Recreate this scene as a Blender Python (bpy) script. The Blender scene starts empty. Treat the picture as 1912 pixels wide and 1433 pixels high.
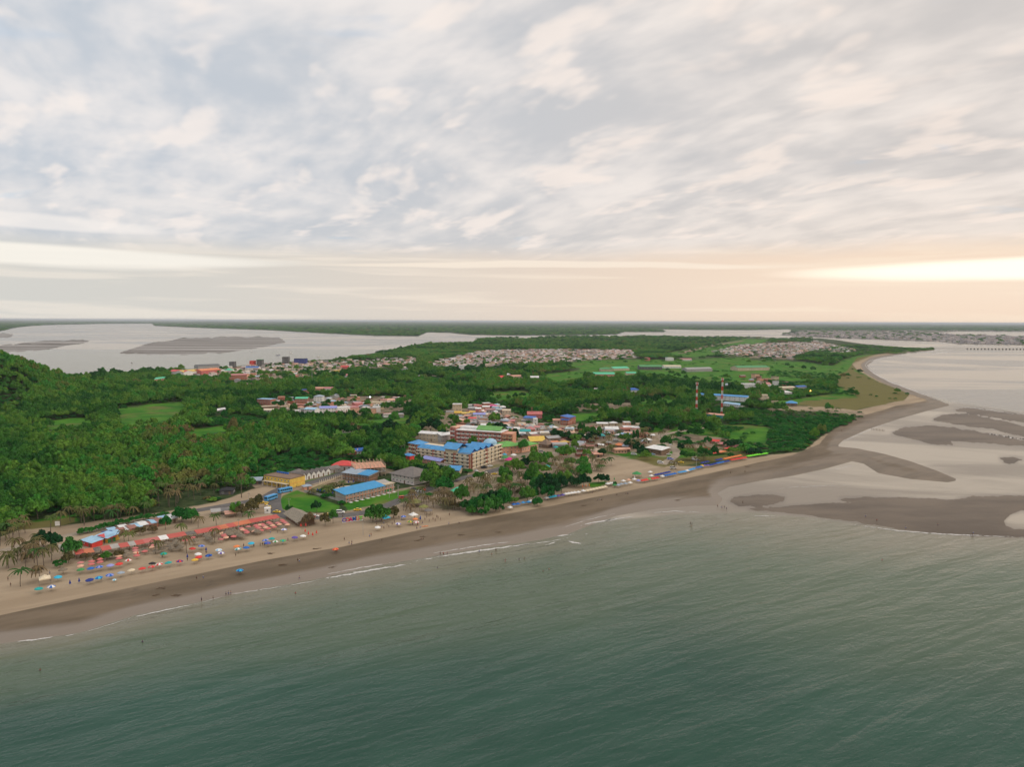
import bpy, bmesh, math, random
import numpy as np
from mathutils import Matrix, Vector
random.seed(7); RNG = np.random.default_rng(11)
scene = bpy.context.scene
COL = scene.collection

# ------------------------------------------------------------------ camera
CAM_H = 110.0
FPX = 1327.0; CX = 956.0; CY = 716.5
PITCH = math.atan((716.5 - 599.5) / FPX); ROLL = math.atan(8.0 / 1912.0)
cp, sp, cr, sr = math.cos(PITCH), math.sin(PITCH), math.cos(ROLL), math.sin(ROLL)
FWD = np.array([0, cp, -sp]); R0 = np.array([1.0, 0, 0]); U0 = np.array([0, sp, cp])
RGT = R0 * cr + U0 * sr; UPV = -R0 * sr + U0 * cr
cam_d = bpy.data.cameras.new('camera'); cam = bpy.data.objects.new('camera', cam_d); COL.objects.link(cam)
cam_d.sensor_width = 36.0; cam_d.lens = 36.0 * FPX / 1912.0
cam_d.clip_start = 1.0; cam_d.clip_end = 400000.0
cam.matrix_world = Matrix(((RGT[0], UPV[0], -FWD[0], 0), (RGT[1], UPV[1], -FWD[1], 0), (RGT[2], UPV[2], -FWD[2], CAM_H), (0, 0, 0, 1)))
scene.camera = cam
scene.render.engine = 'CYCLES'
scene.view_settings.view_transform = 'Standard'; scene.view_settings.look = 'None'
scene.view_settings.exposure = 0.0; scene.view_settings.gamma = 1.0
scene.cycles.volume_bounces = 0
scene.cycles.max_bounces = 5; scene.cycles.diffuse_bounces = 2; scene.cycles.glossy_bounces = 2
scene.cycles.transparent_max_bounces = 6

# ------------------------------------------------------------------ node helpers
class NT:
    """tiny wrapper to write node graphs briefly"""
    def __init__(s, tree): s.t = tree; s.n = tree.nodes; s.l = tree.links
    def new(s, typ, **kw):
        n = s.n.new(typ)
        for k, v in kw.items():
            setattr(n, k, v)
        return n
    def link(s, a, b): s.l.new(a, b)
    def put(s, sock, v):
        if isinstance(v, bpy.types.NodeSocket): s.l.new(v, sock)
        elif v is not None: sock.default_value = v
    def math(s, op, a, b=None, c=None, clamp=False):
        n = s.new('ShaderNodeMath', operation=op, use_clamp=clamp)
        s.put(n.inputs[0], a)
        if b is not None: s.put(n.inputs[1], b)
        if c is not None: s.put(n.inputs[2], c)
        return n.outputs[0]
    def vmath(s, op, a, b=None, scale=None):
        n = s.new('ShaderNodeVectorMath', operation=op)
        s.put(n.inputs[0], a)
        if b is not None: s.put(n.inputs[1], b)
        if scale is not None: s.put(n.inputs['Scale'], scale)
        return n.outputs[0]
    def noise(s, vec, scale, detail=4, rough=0.55, dist=0.0):
        n = s.new('ShaderNodeTexNoise')
        if vec is not None: s.link(vec, n.inputs['Vector'])
        n.inputs['Scale'].default_value = scale; n.inputs['Detail'].default_value = detail
        n.inputs['Roughness'].default_value = rough; n.inputs['Distortion'].default_value = dist
        return n.outputs['Fac']
    def ramp(s, fac, stops, interp='LINEAR'):
        n = s.new('ShaderNodeValToRGB'); s.put(n.inputs[0], fac)
        cr_ = n.color_ramp; cr_.interpolation = interp
        while len(cr_.elements) < len(stops): cr_.elements.new(0.5)
        for e, (p, c) in zip(cr_.elements, stops):
            e.position = p; e.color = (c[0], c[1], c[2], 1) if not isinstance(c, (int, float)) else (c, c, c, 1)
        return n.outputs[0]
    def mix(s, fac, a, b, blend='MIX'):
        n = s.new('ShaderNodeMix', data_type='RGBA', blend_type=blend)
        s.put(n.inputs[0], fac)
        for i, v in ((6, a), (7, b)):
            if isinstance(v, (tuple, list)): v = (v[0], v[1], v[2], 1)
            s.put(n.inputs[i], v)
        return n.outputs[2]
    def smooth(s, v, lo, hi):
        n = s.new('ShaderNodeMapRange', interpolation_type='SMOOTHSTEP')
        s.put(n.inputs[0], v); n.inputs[1].default_value = lo; n.inputs[2].default_value = hi
        return n.outputs[0]
    def mapping(s, vec, scale=(1, 1, 1), rot=(0, 0, 0), loc=(0, 0, 0)):
        if rot[2]:                                    # turn first, then stretch
            r = s.new('ShaderNodeMapping'); s.link(vec, r.inputs[0]); r.inputs['Rotation'].default_value = rot; vec = r.outputs[0]
        n = s.new('ShaderNodeMapping'); s.link(vec, n.inputs[0])
        n.inputs['Scale'].default_value = scale; n.inputs['Location'].default_value = loc
        return n.outputs[0]

# ------------------------------------------------------------------ sky (world) + sun
SUN_AZ = math.radians(100); SUN_EL = math.radians(24)      # veiled sun, off to the right
w = bpy.data.worlds.new('World'); scene.world = w; w.use_nodes = True; w.cycles.sampling_method = 'MANUAL'; w.cycles.sample_map_resolution = 256
t = NT(w.node_tree); t.n.clear()
out = t.new('ShaderNodeOutputWorld'); bg = t.new('ShaderNodeBackground')
geo = t.new('ShaderNodeTexCoord').outputs['Generated']
sky = t.new('ShaderNodeTexSky', sky_type='NISHITA', sun_disc=False)
sky.sun_elevation = SUN_EL; sky.sun_rotation = SUN_AZ; sky.altitude = 100; sky.dust_density = 2.0
sky_c = t.vmath('SCALE', sky.outputs[0], scale=0.10)
sepn = t.new('ShaderNodeSeparateXYZ'); t.link(t.vmath('NORMALIZE', geo), sepn.inputs[0])
X, Y, Z = sepn.outputs
zc = t.math('MAXIMUM', Z, 0.0)
den = t.math('ADD', zc, 0.16)
comb = t.new('ShaderNodeCombineXYZ'); t.link(t.math('DIVIDE', X, den), comb.inputs[0]); t.link(t.math('DIVIDE', Y, den), comb.inputs[1])
UV = comb.outputs[0]
warp = t.new('ShaderNodeTexNoise'); t.link(UV, warp.inputs[0]); warp.inputs['Scale'].default_value = 0.7; warp.inputs['Detail'].default_value = 2
UVw = t.vmath('ADD', UV, t.vmath('SCALE', warp.outputs['Color'], scale=0.5))
big = t.noise(t.mapping(UVw, rot=(0, 0, 0.9), scale=(0.6, 0.9, 1)), 0.9, 2, 0.5)
mid = t.noise(t.mapping(UVw, rot=(0, 0, 1.0), scale=(0.62, 1.1, 1), loc=(3.1, 1.7, 0)), 2.6, 3, 0.5)
fine = t.noise(t.mapping(UVw, rot=(0, 0, 1.0), scale=(0.7, 1.15, 1), loc=(9, 4, 0)), 7.0, 3, 0.5)
cl = t.math('ADD', t.math('ADD', t.math('MULTIPLY', big, 0.26), t.math('MULTIPLY', mid, 0.42)), t.math('MULTIPLY', fine, 0.32))
clm = t.smooth(cl, 0.39, 0.64)
az = t.math('ARCTAN2', X, Y)                         # 0 ahead, + to the right
azr = t.smooth(az, -0.65, 0.65)
# cloud colours: blue grey undersides, cream tops, warmer to the right and towards the horizon
shadow_c = t.mix(azr, (0.55, 0.60, 0.665), (0.635, 0.60, 0.58))
light_c = t.mix(azr, (0.84, 0.81, 0.80), (0.89, 0.81, 0.75))
cloud = t.mix(clm, shadow_c, light_c)
lowm = t.smooth(Z, 0.20, 0.04)
cloud = t.mix(t.math('MULTIPLY', lowm, 0.45), cloud, t.mix(azr, (0.62, 0.63, 0.63), (0.80, 0.68, 0.57)))
pinkn = t.smooth(t.noise(t.mapping(UVw, rot=(0, 0, 1.0), scale=(0.7, 1.15, 1), loc=(1, 14, 0)), 4.2, 3, 0.55), 0.52, 0.68)
cloud = t.mix(t.math('MULTIPLY', pinkn, 0.7), cloud, t.mix(azr, (0.95, 0.87, 0.82), (0.97, 0.84, 0.75)))
gaps = t.smooth(t.noise(t.mapping(UVw, scale=(0.8, 1.1, 1), loc=(21, 3, 0)), 2.2, 3, 0.6), 0.62, 0.76)
blue = t.mix(0.6, sky_c, (0.62, 0.78, 0.95))
cloud = t.mix(t.math('MULTIPLY', gaps, 0.6), cloud, blue)
# streaks near the horizon: flat layers, sampled on azimuth and elevation
comb2 = t.new('ShaderNodeCombineXYZ'); t.link(az, comb2.inputs[0]); t.link(Z, comb2.inputs[1])
st = t.noise(t.mapping(comb2.outputs[0], scale=(2.2, 46, 1), loc=(0.3, 0, 0)), 1.0, 4, 0.55, 0.3)
st2 = t.noise(t.mapping(comb2.outputs[0], scale=(1.5, 16, 1), loc=(5.3, 2, 0)), 1.0, 4, 0.5, 0.2)
edge = t.noise(t.mapping(comb2.outputs[0], scale=(3.2, 3, 1), loc=(1.3, 0, 0)), 1.0, 4, 0.6)
strip_c = t.mix(azr, (0.66, 0.65, 0.61), (0.92, 0.71, 0.55))
strip_c = t.mix(t.math('MULTIPLY', t.smooth(st, 0.48, 0.62), 0.5), strip_c, t.mix(azr, (0.92, 0.84, 0.74), (1.0, 0.83, 0.65)))
Zw = t.math('ADD', Z, t.math('MULTIPLY', t.math('SUBTRACT', edge, 0.5), 0.035))
strip_m = t.smooth(Zw, 0.108, 0.076)                 # below the cloud deck's lower edge
cloud = t.mix(strip_m, cloud, strip_c)
# bright slots: one low on the left, the sun's gap low on the right
def slot(az0, azw, z0, zw, zamp):
    a = t.math('DIVIDE', t.math('SUBTRACT', az, az0), azw)
    zz = t.math('ADD', Z, t.math('MULTIPLY', t.math('SUBTRACT', st2, 0.5), zamp))
    b = t.math('DIVIDE', t.math('SUBTRACT', zz, z0), zw)
    d = t.math('ADD', t.math('POWER', t.math('ABSOLUTE', a), 2.0), t.math('POWER', t.math('ABSOLUTE', b), 2.0))
    return t.smooth(d, 1.25, 0.35)
s1 = slot(-0.66, 0.38, 0.075, 0.012, 0.03)
s2 = slot(0.76, 0.40, 0.062, 0.015, 0.016)
s3 = slot(0.05, 0.34, 0.074, 0.0045, 0.03)
s4 = slot(-0.60, 0.16, 0.112, 0.010, 0.03)
cloud = t.mix(t.math('MULTIPLY', s1, 0.78), cloud, (1.0, 0.95, 0.86))
cloud = t.mix(t.math('MULTIPLY', s3, 0.65), cloud, (1.0, 0.88, 0.74))
cloud = t.mix(t.math('MULTIPLY', s4, 0.6), cloud, (0.97, 0.91, 0.86))
cloud = t.mix(t.math('MULTIPLY', t.smooth(t.math('ABSOLUTE', t.math('SUBTRACT', Z, 0.045)), 0.075, 0.0), t.math('MULTIPLY', t.smooth(az, 0.0, 0.6), 0.5)), cloud, (1.0, 0.84, 0.68))
cloud = t.mix(s2, cloud, (1.3, 1.15, 0.95))
# thicker light from overhead and behind, as under any broken cloud deck
zen = t.math('MULTIPLY_ADD', t.smooth(Z, 0.42, 0.95), 0.75, 1.0)
final = t.vmath('SCALE', cloud, scale=zen)
t.link(final, bg.inputs[0]); bg.inputs[1].default_value = 1.0
t.link(bg.outputs[0], out.inputs[0])
sun_d = bpy.data.lights.new('sun', 'SUN'); sun_d.energy = 1.1; sun_d.angle = math.radians(12); sun_d.color = (1.0, 0.87, 0.72)
sun = bpy.data.objects.new('sun', sun_d); COL.objects.link(sun)
sd = Vector((math.sin(SUN_AZ) * math.cos(SUN_EL), math.cos(SUN_AZ) * math.cos(SUN_EL), math.sin(SUN_EL)))
sun.rotation_euler = sd.to_track_quat('Z', 'Y').to_euler()

# ------------------------------------------------------------------ geometry of the view
CAMP = np.array([0, 0, CAM_H])
def project(x, y, z):
    dx, dy, dz = x - 0.0, y - 0.0, z - CAM_H
    f = dx * FWD[0] + dy * FWD[1] + dz * FWD[2]
    f = np.where(np.abs(f) < 1e-6, 1e-6, f)
    r = dx * RGT[0] + dy * RGT[1] + dz * RGT[2]; u = dx * UPV[0] + dy * UPV[1] + dz * UPV[2]
    return CX + FPX * r / f, CY - FPX * u / f, f
def unproj(px, py, z=0.0):
    a = (px - CX) / FPX; b = -(py - CY) / FPX
    d = FWD + a * RGT + b * UPV
    k = (CAM_H - z) / max(-d[2], 1e-5)
    return np.array([d[0] * k, d[1] * k, z])

def sdf(poly, px, py, cap=60.0):
    """signed distance (pixels of the photo used as survey units) to a polygon, + inside"""
    P = np.asarray(poly, float); px = np.asarray(px, float); py = np.asarray(py, float)
    outv = np.full(px.shape, -cap)
    lo = P.min(0) - cap; hi = P.max(0) + cap
    m = (px > lo[0]) & (px < hi[0]) & (py > lo[1]) & (py < hi[1])
    if not m.any(): return outv
    x = px[m]; y = py[m]; d2 = np.full(x.shape, 1e18); ins = np.zeros(x.shape, bool)
    n = len(P)
    for i in range(n):
        a = P[i]; b = P[(i + 1) % n]; e = b - a
        tt = np.clip(((x - a[0]) * e[0] + (y - a[1]) * e[1]) / max(e @ e, 1e-9), 0, 1)
        ddx = x - a[0] - tt * e[0]; ddy = y - a[1] - tt * e[1]
        d2 = np.minimum(d2, ddx * ddx + ddy * ddy)
        if a[1] != b[1]:
            c = ((a[1] > y) != (b[1] > y)) & (x < (b[0] - a[0]) * (y - a[1]) / (b[1] - a[1]) + a[0])
            ins ^= c
    d = np.sqrt(d2); outv[m] = np.clip(np.where(ins, d, -d), -cap, cap)
    return outv
def union(polys, px, py, cap=60.0):
    o = np.full(np.shape(px), -cap)
    for p in polys: o = np.maximum(o, sdf(p, px, py, cap))
    return o

LAND = [(-700,1380),(-300,1275),(0,1203),(80,1192),(150,1182),(250,1150),(370,1125),(480,1102),(600,1080),(700,1058),(850,1032),(1000,1010),
 (1060,998),(1100,982),(1150,964),(1230,950),(1300,945),(1340,945),(1350,932),(1338,922),(1360,910),(1420,898),(1480,889),(1540,876),(1590,862),
 (1612,866),(1640,884),(1700,895),(1770,901),(1790,897),(1750,880),(1700,862),(1650,848),(1600,838),(1562,834),(1575,822),(1620,802),(1680,782),
 (1730,768),(1775,757),(1740,742),(1700,728),(1660,713),(1630,697),(1618,683),(1635,671),(1690,660),(1730,656),(1745,654),(1745,650),(1700,650),(1640,646),
 (1600,641),(1560,635),(1530,632),(1450,633),(1370,630),(1300,630),(1200,628),(1160,629),(1060,628.5),(1010,630),(990,633),(930,632),(890,634),
 (885,641),(800,643),(760,650),(700,660),(645,670),(520,677),(420,686),(320,692),(200,700),(110,708),(0,708),(-700,716)]
FAR = [(-900,650),(-300,636),(0,619),(30,612),(60,609),(100,607),(200,605),(285,604.5),(288,609),(380,613),(500,617),(600,622.5),(700,627.5),
 (780,628.5),(798,621),(840,622),(880,626),(960,627),(1060,626.5),(1150,625),(1165,620.5),(1240,620.5),(1238,617),(1215,615),(1300,616.5),
 (1400,617),(1480,615.5),(1475,620),(1456,626),(1500,629),(1560,632),(1650,635),(1760,639),(1790,643),(1912,645),(2800,655),(2800,400),(-900,400)]
POOL_FAR = [(1720,622.5),(1800,625),(1912,629),(2500,636),(2500,624),(1912,620),(1790,619.5)]
BARS = [
 [(1400,951),(1450,949),(1500,945),(1560,941),(1604,940),(1570,933),(1620,930),(1700,932),(1780,935),(1815,929),(1860,928),(2300,926),(2300,948),(1905,953),(1885,960),(1872,972),(1875,984),(1892,990),(2300,996),(2300,1016),(1912,1003),(1800,1000),(1700,990),(1600,975),(1500,960)],
 [(1363,936),(1372,930),(1400,927),(1440,925),(1465,929),(1462,936),(1440,942),(1410,946),(1378,944)],
 [(1785,767),(1800,763),(1830,764),(1912,776),(2200,800),(2200,812),(1912,788),(1850,778)],
 [(1745,784),(1760,776),(1800,774),(1860,785),(1912,798),(2200,850),(2200,870),(1912,815),(1850,800),(1790,793)],
 [(1667,809),(1690,800),(1730,797),(1780,800),(1850,812),(1912,825),(2200,870),(2200,885),(1912,832),(1830,826),(1770,822),(1778,831),(1745,829),(1700,818)],
 [(225,660),(270,645),(340,634),(430,630),(520,632),(530,638),(500,645),(430,657),(350,661)],
 [(-200,662),(0,647),(60,640),(100,638),(165,637),(120,645),(70,654),(0,658)],
 [(-200,640),(-50,630),(0,625),(25,626),(20,628),(-60,632)],
 [(1868,857),(1895,856),(1908,859),(1890,861)],[(1875,862),(1898,863),(1885,865)],
]
# ground uses
SAND = [(-700,1000),(0,1003),(40,988),(110,983),(200,971),(300,958),(400,940),(470,915),(520,903),(560,912),(530,938),(545,957),(640,960),(740,950),
 (800,945),(850,955),(960,936),(1040,915),(1105,897),(1085,880),(1100,862),(1130,850),(1180,857),(1250,871),(1300,872),(1350,864),(1420,852),(1500,843),(1535,815),(1570,798),(1620,780),
 (1612,770),(1550,765),(1470,768),(1440,760),(1520,758),(1600,766),(1690,745),(1698,736),(1640,714),(1600,692),(1590,680),(1600,668),(1640,662),(1700,654),(1800,654),(1950,700),(1950,1500),(-700,1500)]
WET = [(-700,1300),(-300,1215),(0,1150),(150,1118),(300,1086),(500,1046),(640,1022),(800,987),(900,969),(1000,951),(1100,931),(1250,901),(1400,868),
 (1480,850),(1530,830),(1548,808),(1600,780),(1680,757),(1735,749),(1695,735),(1640,711),(1614,696),(1607,681),(1626,668),(1700,656),(1800,654),(1950,700),(1950,1500),(-700,1500)]
GRASS = [
 [(215,765),(270,757),(350,750),(340,775),(310,790),(260,800),(222,792)],
 [(517,938),(530,925),(555,916),(580,925),(635,945),(632,953),(600,957),(560,958),(528,953)],
 [(1080,695),(1090,678),(1230,674),(1380,672),(1500,676),(1600,690),(1560,706),(1500,712),(1400,716),(1300,712),(1230,700),(1150,702)],
 [(1240,660),(1330,645),(1390,633),(1445,634),(1370,655),(1300,668),(1250,664)],
 [(1545,690),(1575,672),(1602,664),(1640,660),(1590,680),(1600,692),(1640,714),(1698,736),(1690,747),(1600,766),(1480,757),(1440,752),(1560,735),(1560,705)],
 [(1240,815),(1262,798),(1300,795),(1400,795),(1440,800),(1430,830),(1370,822),(1290,812)],
 [(1128,846),(1180,846),(1250,855),(1262,868),(1240,873),(1180,858)],
 [(1160,800),(1200,793),(1245,796),(1235,806),(1180,812)],
 [(555,902),(600,892),(640,880),(640,886),(600,898),(560,908)],
 [(640,940),(700,930),(790,908),(800,915),(740,935),(650,955)],
 [(20,990),(60,972),(130,962),(150,972),(110,984),(60,990)],
 [(1260,835),(1330,838),(1400,838),(1420,850),(1350,862),(1270,870),(1245,850)],
 [(1095,902),(1130,897),(1140,903),(1105,912)],
 [(1050,680),(1100,672),(1250,672),(1200,684),(1090,690)],
 [(585,805),(650,800),(700,803),(680,812),(600,815)],
 [(640,790),(760,776),(780,788),(700,800)],[(1000,702),(1080,692),(1100,705),(1040,714)],[(900,735),(980,729),(1000,741),(930,748)],[(1180,746),(1260,742),(1270,752),(1200,757)],[(60,790),(150,780),(190,790),(100,805)],[(330,805),(420,795),(440,805),(360,818)],
 [(1060,774),(1115,770),(1125,786),(1070,788)],
 [(1290,672),(1340,669),(1400,667),(1400,673),(1300,676)],
]
DRYG = [[(1560,700),(1590,690),(1640,712),(1700,735),(1695,750),(1600,768),(1480,760),(1500,748),(1600,742),(1560,720)],[(1600,668),(1640,660),(1600,690),(1575,700)],[(10,992),(60,975),(140,965),(140,990)],[(1130,868),(1200,852),(1260,855),(1420,845),(1420,856),(1240,880)],[(1300,835),(1400,838),(1400,850),(1300,845)]]
DIRT = [
 [(640,958),(700,925),(790,905),(870,893),(880,872),(740,860),(790,800),(830,765),(940,760),(1000,790),(1060,790),(1160,790),(1240,800),(1300,815),(1400,835),(1420,850),(1250,872),(1130,850),(1105,895),(1040,912),(960,932),(850,955)],
 [(560,748),(620,740),(780,742),(750,768),(680,775),(560,775),(490,762),(500,740)],
 [(818,690),(800,682),(850,668),(900,657),(1000,654),(1180,655),(1190,668),(1100,674),(1000,680),(880,686)],
 [(310,700),(400,688),(560,676),(640,676),(780,668),(780,682),(640,690),(600,705),(470,712),(420,706)],
 [(1330,658),(1380,645),(1480,640),(1560,645),(1500,660),(1480,672),(1360,664)],
 [(0,1010),(150,985),(330,955),(420,940),(520,905),(620,885),(640,900),(560,925),(540,960),(300,1000),(0,1040)],
 [(470,905),(520,890),(600,880),(690,865),(740,880),(640,905),(560,915),(480,915)],
 [(1255,812),(1290,803),(1380,800),(1410,812),(1380,826),(1300,822)],
 [(1440,765),(1520,757),(1620,768),(1618,778),(1500,768)],
 [(1270,655),(1380,636),(1395,637),(1300,660)],
 [(1385,664),(1460,662),(1470,667),(1390,669)],
 [(1440,745),(1455,740),(1450,770),(1430,770)],
 [(1465,628),(1500,617),(1700,617),(2400,622),(2400,652),(1912,645),(1790,643),(1700,637),(1560,632)],
 [(1070,757),(1120,753),(1185,753),(1180,764),(1080,768)],
 [(380,948),(450,935),(540,925),(570,960),(480,985),(330,1000),(330,960)],
]
HILLC = unproj(-80, 600 + 110 / 1150.0 * 1327 - 6, 0)[:2]; HILLC = HILLC / np.linalg.norm(HILLC) * 1150
def terrain(x, y):
    """height of the ground; the shore is where it crosses 0"""
    x = np.asarray(x, float); y = np.asarray(y, float)
    px, py, f = project(x, y, 0.0)
    ok = f > 1
    px = np.where(ok, px, -5000.0); py = np.where(ok, py, 5000.0)
    s = np.maximum(sdf(LAND, px, py), np.minimum(sdf(FAR, px, py), -sdf(POOL_FAR, px, py)))
    z = np.where(s > 0, 1.6 * (1 - np.exp(-np.abs(s) / 22.0)), np.maximum(s * 0.05, -2.5))
    wob = 1.1 * np.sin(px * .11 + 2 * np.sin(px * .031)) * np.sin(px * .047 + 1.3) + 0.6 * np.sin(px * .29 + py)
    b = union(BARS, px, py, 30) + wob * np.where(py < 665, 1.0, 0.8)
    zb = np.where(b > 0, 0.05 + 0.28 * (1 - np.exp(-np.abs(b) / 5.0)), np.maximum(0.05 + b * 0.05, -2.5))
    zb = np.where((py < 665) & (b > 0), 0.05 + 0.10 * np.minimum(b, 5) / 5 + 0.13 * np.sin(py * 2.3 + px * .021 + 2 * np.sin(px * .013)) * np.clip((b) / 2, 0, 1), zb)
    z = np.maximum(z, zb)
    d2 = ((x - HILLC[0]) ** 2 + (y - HILLC[1]) ** 2) / 112.0 ** 2
    return z + 68.0 * np.exp(-d2)
def P(px, py):
    z = 1.5
    for _ in range(4):
        p = unproj(px, py, z); z = float(terrain(np.array([p[0]]), np.array([p[1]]))[0])
    p = unproj(px, py, max(z, 0.0)); return Vector((p[0], p[1], max(z, 0.0)))
def mpp(px, py):
    """metres per photo pixel at that ground point"""
    p = unproj(px, py, 1.5); return float(np.linalg.norm(p - CAMP)) / FPX

# ------------------------------------------------------------------ object helpers
def new_mesh(name, V, F, mat=None, smooth=False):
    me = bpy.data.meshes.new(name)
    me.from_pydata([tuple(v) for v in V], [], [tuple(f) for f in F]); 
    if mat: me.materials.append(mat)
    if smooth: me.polygons.foreach_set('use_smooth', [True] * len(me.polygons))
    return me
def mesh_np(name, V, quads, mat=None, smooth=True):
    me = bpy.data.meshes.new(name); V = np.ascontiguousarray(V, dtype=np.float32); q = np.ascontiguousarray(quads, dtype=np.int32)
    k = q.shape[1]
    me.vertices.add(len(V)); me.vertices.foreach_set('co', V.ravel())
    me.loops.add(q.size); me.loops.foreach_set('vertex_index', q.ravel())
    me.polygons.add(len(q)); me.polygons.foreach_set('loop_start', np.arange(0, q.size, k, dtype=np.int32))
    me.update(calc_edges=True)
    if smooth: me.polygons.foreach_set('use_smooth', np.ones(len(q), bool))
    if mat: me.materials.append(mat)
    me.validate(); return me
def link(name, data, parent=None, loc=(0, 0, 0), rz=0.0, scale=None):
    o = bpy.data.objects.new(name, data); COL.objects.link(o)
    o.location = loc; o.rotation_euler = (0, 0, rz)
    if scale is not None: o.scale = scale if hasattr(scale, '__len__') else (scale,) * 3
    if parent: o.parent = parent
    return o
def tag(o, label=None, cat=None, group=None, kind=None):
    if label: o['label'] = label
    if cat: o['category'] = cat
    if group: o['group'] = group
    if kind: o['kind'] = kind
    return o

# ------------------------------------------------------------------ materials
MATS = {}
def mat_new(name):
    m = bpy.data.materials.new(name); m.use_nodes = True; n = NT(m.node_tree)
    b = m.node_tree.nodes['Principled BSDF']; return m, n, b
def simple(name, col, rough=0.7, var=0.12, scale=0.6, metallic=0.0, stain=0.0):
    """paint or cloth with slight mottling and weathering of its own"""
    if name in MATS: return MATS[name]
    m, n, b = mat_new(name)
    tc = n.new('ShaderNodeNewGeometry').outputs['Position']
    f = n.noise(tc, scale, 4, 0.6)
    lo = tuple(c * (1 - var * 1.6) for c in col); hi = tuple(min(1, c * (1 + var)) for c in col)
    c = n.ramp(f, [(0.3, lo), (0.7, hi)])
    if stain:
        f2 = n.smooth(n.noise(n.mapping(tc, scale=(1, 1, 0.35)), 0.35, 5, 0.65), 0.48, 0.72)
        c = n.mix(n.math('MULTIPLY', f2, stain), c, tuple(x * 0.4 + 0.02 for x in col))
    n.link(c, b.inputs['Base Color']); b.inputs['Roughness'].default_value = rough; b.inputs['Metallic'].default_value = metallic
    b.inputs['Specular IOR Level'].default_value = 0.3
    MATS[name] = m; return m

# ground
m_ground, n, b = mat_new('ground')
pos = n.new('ShaderNodeNewGeometry').outputs['Position']
A1 = n.new('ShaderNodeAttribute', attribute_name='useA'); A2 = n.new('ShaderNodeAttribute', attribute_name='useB')
s1_ = n.new('ShaderNodeSeparateColor'); n.link(A1.outputs['Color'], s1_.inputs[0]); sand_v, wet_v, grass_v = s1_.outputs
s2_ = n.new('ShaderNodeSeparateColor'); n.link(A2.outputs['Color'], s2_.inputs[0]); dirt_v, bar_v, far_v = s2_.outputs
nz = n.noise(pos, 0.045, 6, 0.62); nzf = n.noise(pos, 0.25, 5, 0.6); nzb = n.noise(pos, 0.008, 4, 0.55)
def mask(v, amp=0.3, soft=0.05, src=None):
    x = n.math('ADD', v, n.math('MULTIPLY', n.math('SUBTRACT', src or nz, 0.5), amp))
    return n.smooth(x, 0.5 - soft, 0.5 + soft)
floor_c = n.mix(n.smooth(nzf, 0.35, 0.65), (0.022, 0.042, 0.014), (0.055, 0.075, 0.028))
grass_c = n.mix(n.smooth(nz, 0.35, 0.65), (0.024, 0.120, 0.010), (0.068, 0.185, 0.016))
grass_c = n.mix(n.math('MAXIMUM', n.math('MULTIPLY', n.smooth(n.noise(pos, 0.02, 5, 0.7), 0.5, 0.68), 0.7), n.math('MULTIPLY', n.smooth(n.math('ADD', A1.outputs['Alpha'], n.math('MULTIPLY', n.math('SUBTRACT', nz, 0.5), 0.8)), 0.42, 0.66), 0.85)), grass_c, (0.15, 0.115, 0.045))
dirt_c = n.mix(n.smooth(nzf, 0.3, 0.7), (0.20, 0.155, 0.105), (0.33, 0.26, 0.185))
dirt_c = n.mix(n.math('MULTIPLY', n.smooth(n.noise(pos, 0.06, 5, 0.65), 0.54, 0.64), 0.75), dirt_c, (0.13, 0.14, 0.05))
strk = n.noise(n.mapping(pos, rot=(0, 0, -0.60), scale=(0.2, 1, 1)), 0.06, 5, 0.6)
sand_c = n.mix(n.smooth(strk, 0.35, 0.68), (0.285, 0.218, 0.146), (0.365, 0.284, 0.195))
trk = n.smooth(n.noise(n.mapping(pos, rot=(0, 0, -0.60), scale=(0.12, 1.3, 1)), 0.22, 4, 0.6), 0.56, 0.66)
sand_c = n.mix(n.math('MULTIPLY', trk, 0.25), sand_c, (0.22, 0.17, 0.12))
sand_c = n.mix(n.math('MULTIPLY', n.smooth(nzf, 0.60, 0.75), 0.3), sand_c, (0.19, 0.15, 0.11))
wet_c = n.mix(n.smooth(n.noise(n.mapping(pos, rot=(0, 0, -0.60), scale=(0.25, 1, 1)), 0.08, 5, 0.65), 0.35, 0.65), (0.108, 0.079, 0.048), (0.160, 0.119, 0.077))
wet_c = n.mix(n.math('MULTIPLY', n.smooth(nz, 0.62, 0.72), 0.6), wet_c, (0.07, 0.055, 0.04))
damp_c = (0.205, 0.168, 0.130)
mg = mask(grass_v, 0.9, 0.12); md = mask(dirt_v, 0.6); ms = mask(sand_v, 0.35); mw = mask(wet_v, 0.22, 0.04, strk)
c = n.mix(md, floor_c, dirt_c); c = n.mix(ms, c, sand_c); c = n.mix(mg, c, grass_c)
c = n.mix(mw, c, wet_c)
bar_m = n.smooth(bar_v, 0.12, 0.30)
sepz = n.new('ShaderNodeSeparateXYZ'); n.link(pos, sepz.inputs[0])
barc = n.mix(n.smooth(n.noise(n.mapping(pos, scale=(0.35, 1, 1)), 0.04, 5, 0.6), 0.35, 0.65), (0.072, 0.050, 0.030), (0.125, 0.092, 0.060))
mudst = n.smooth(n.noise(n.mapping(pos, scale=(0.06, 1, 1)), 0.011, 5, 0.7), 0.42, 0.60)
c = n.mix(bar_m, c, n.mix(n.smooth(sepz.outputs[1], 1900, 2000), barc, n.mix(mudst, (0.13, 0.115, 0.10), (0.34, 0.32, 0.30))))
far_c = n.mix(n.smooth(nzb, 0.4, 0.6), (0.03, 0.05, 0.028), (0.05, 0.075, 0.035))
farm = n.smooth(far_v, 0.4, 0.6)
c = n.mix(farm, c, n.mix(n.math('MULTIPLY', mask(dirt_v, 0.3), 0.7), far_c, (0.20, 0.17, 0.145)))
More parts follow.
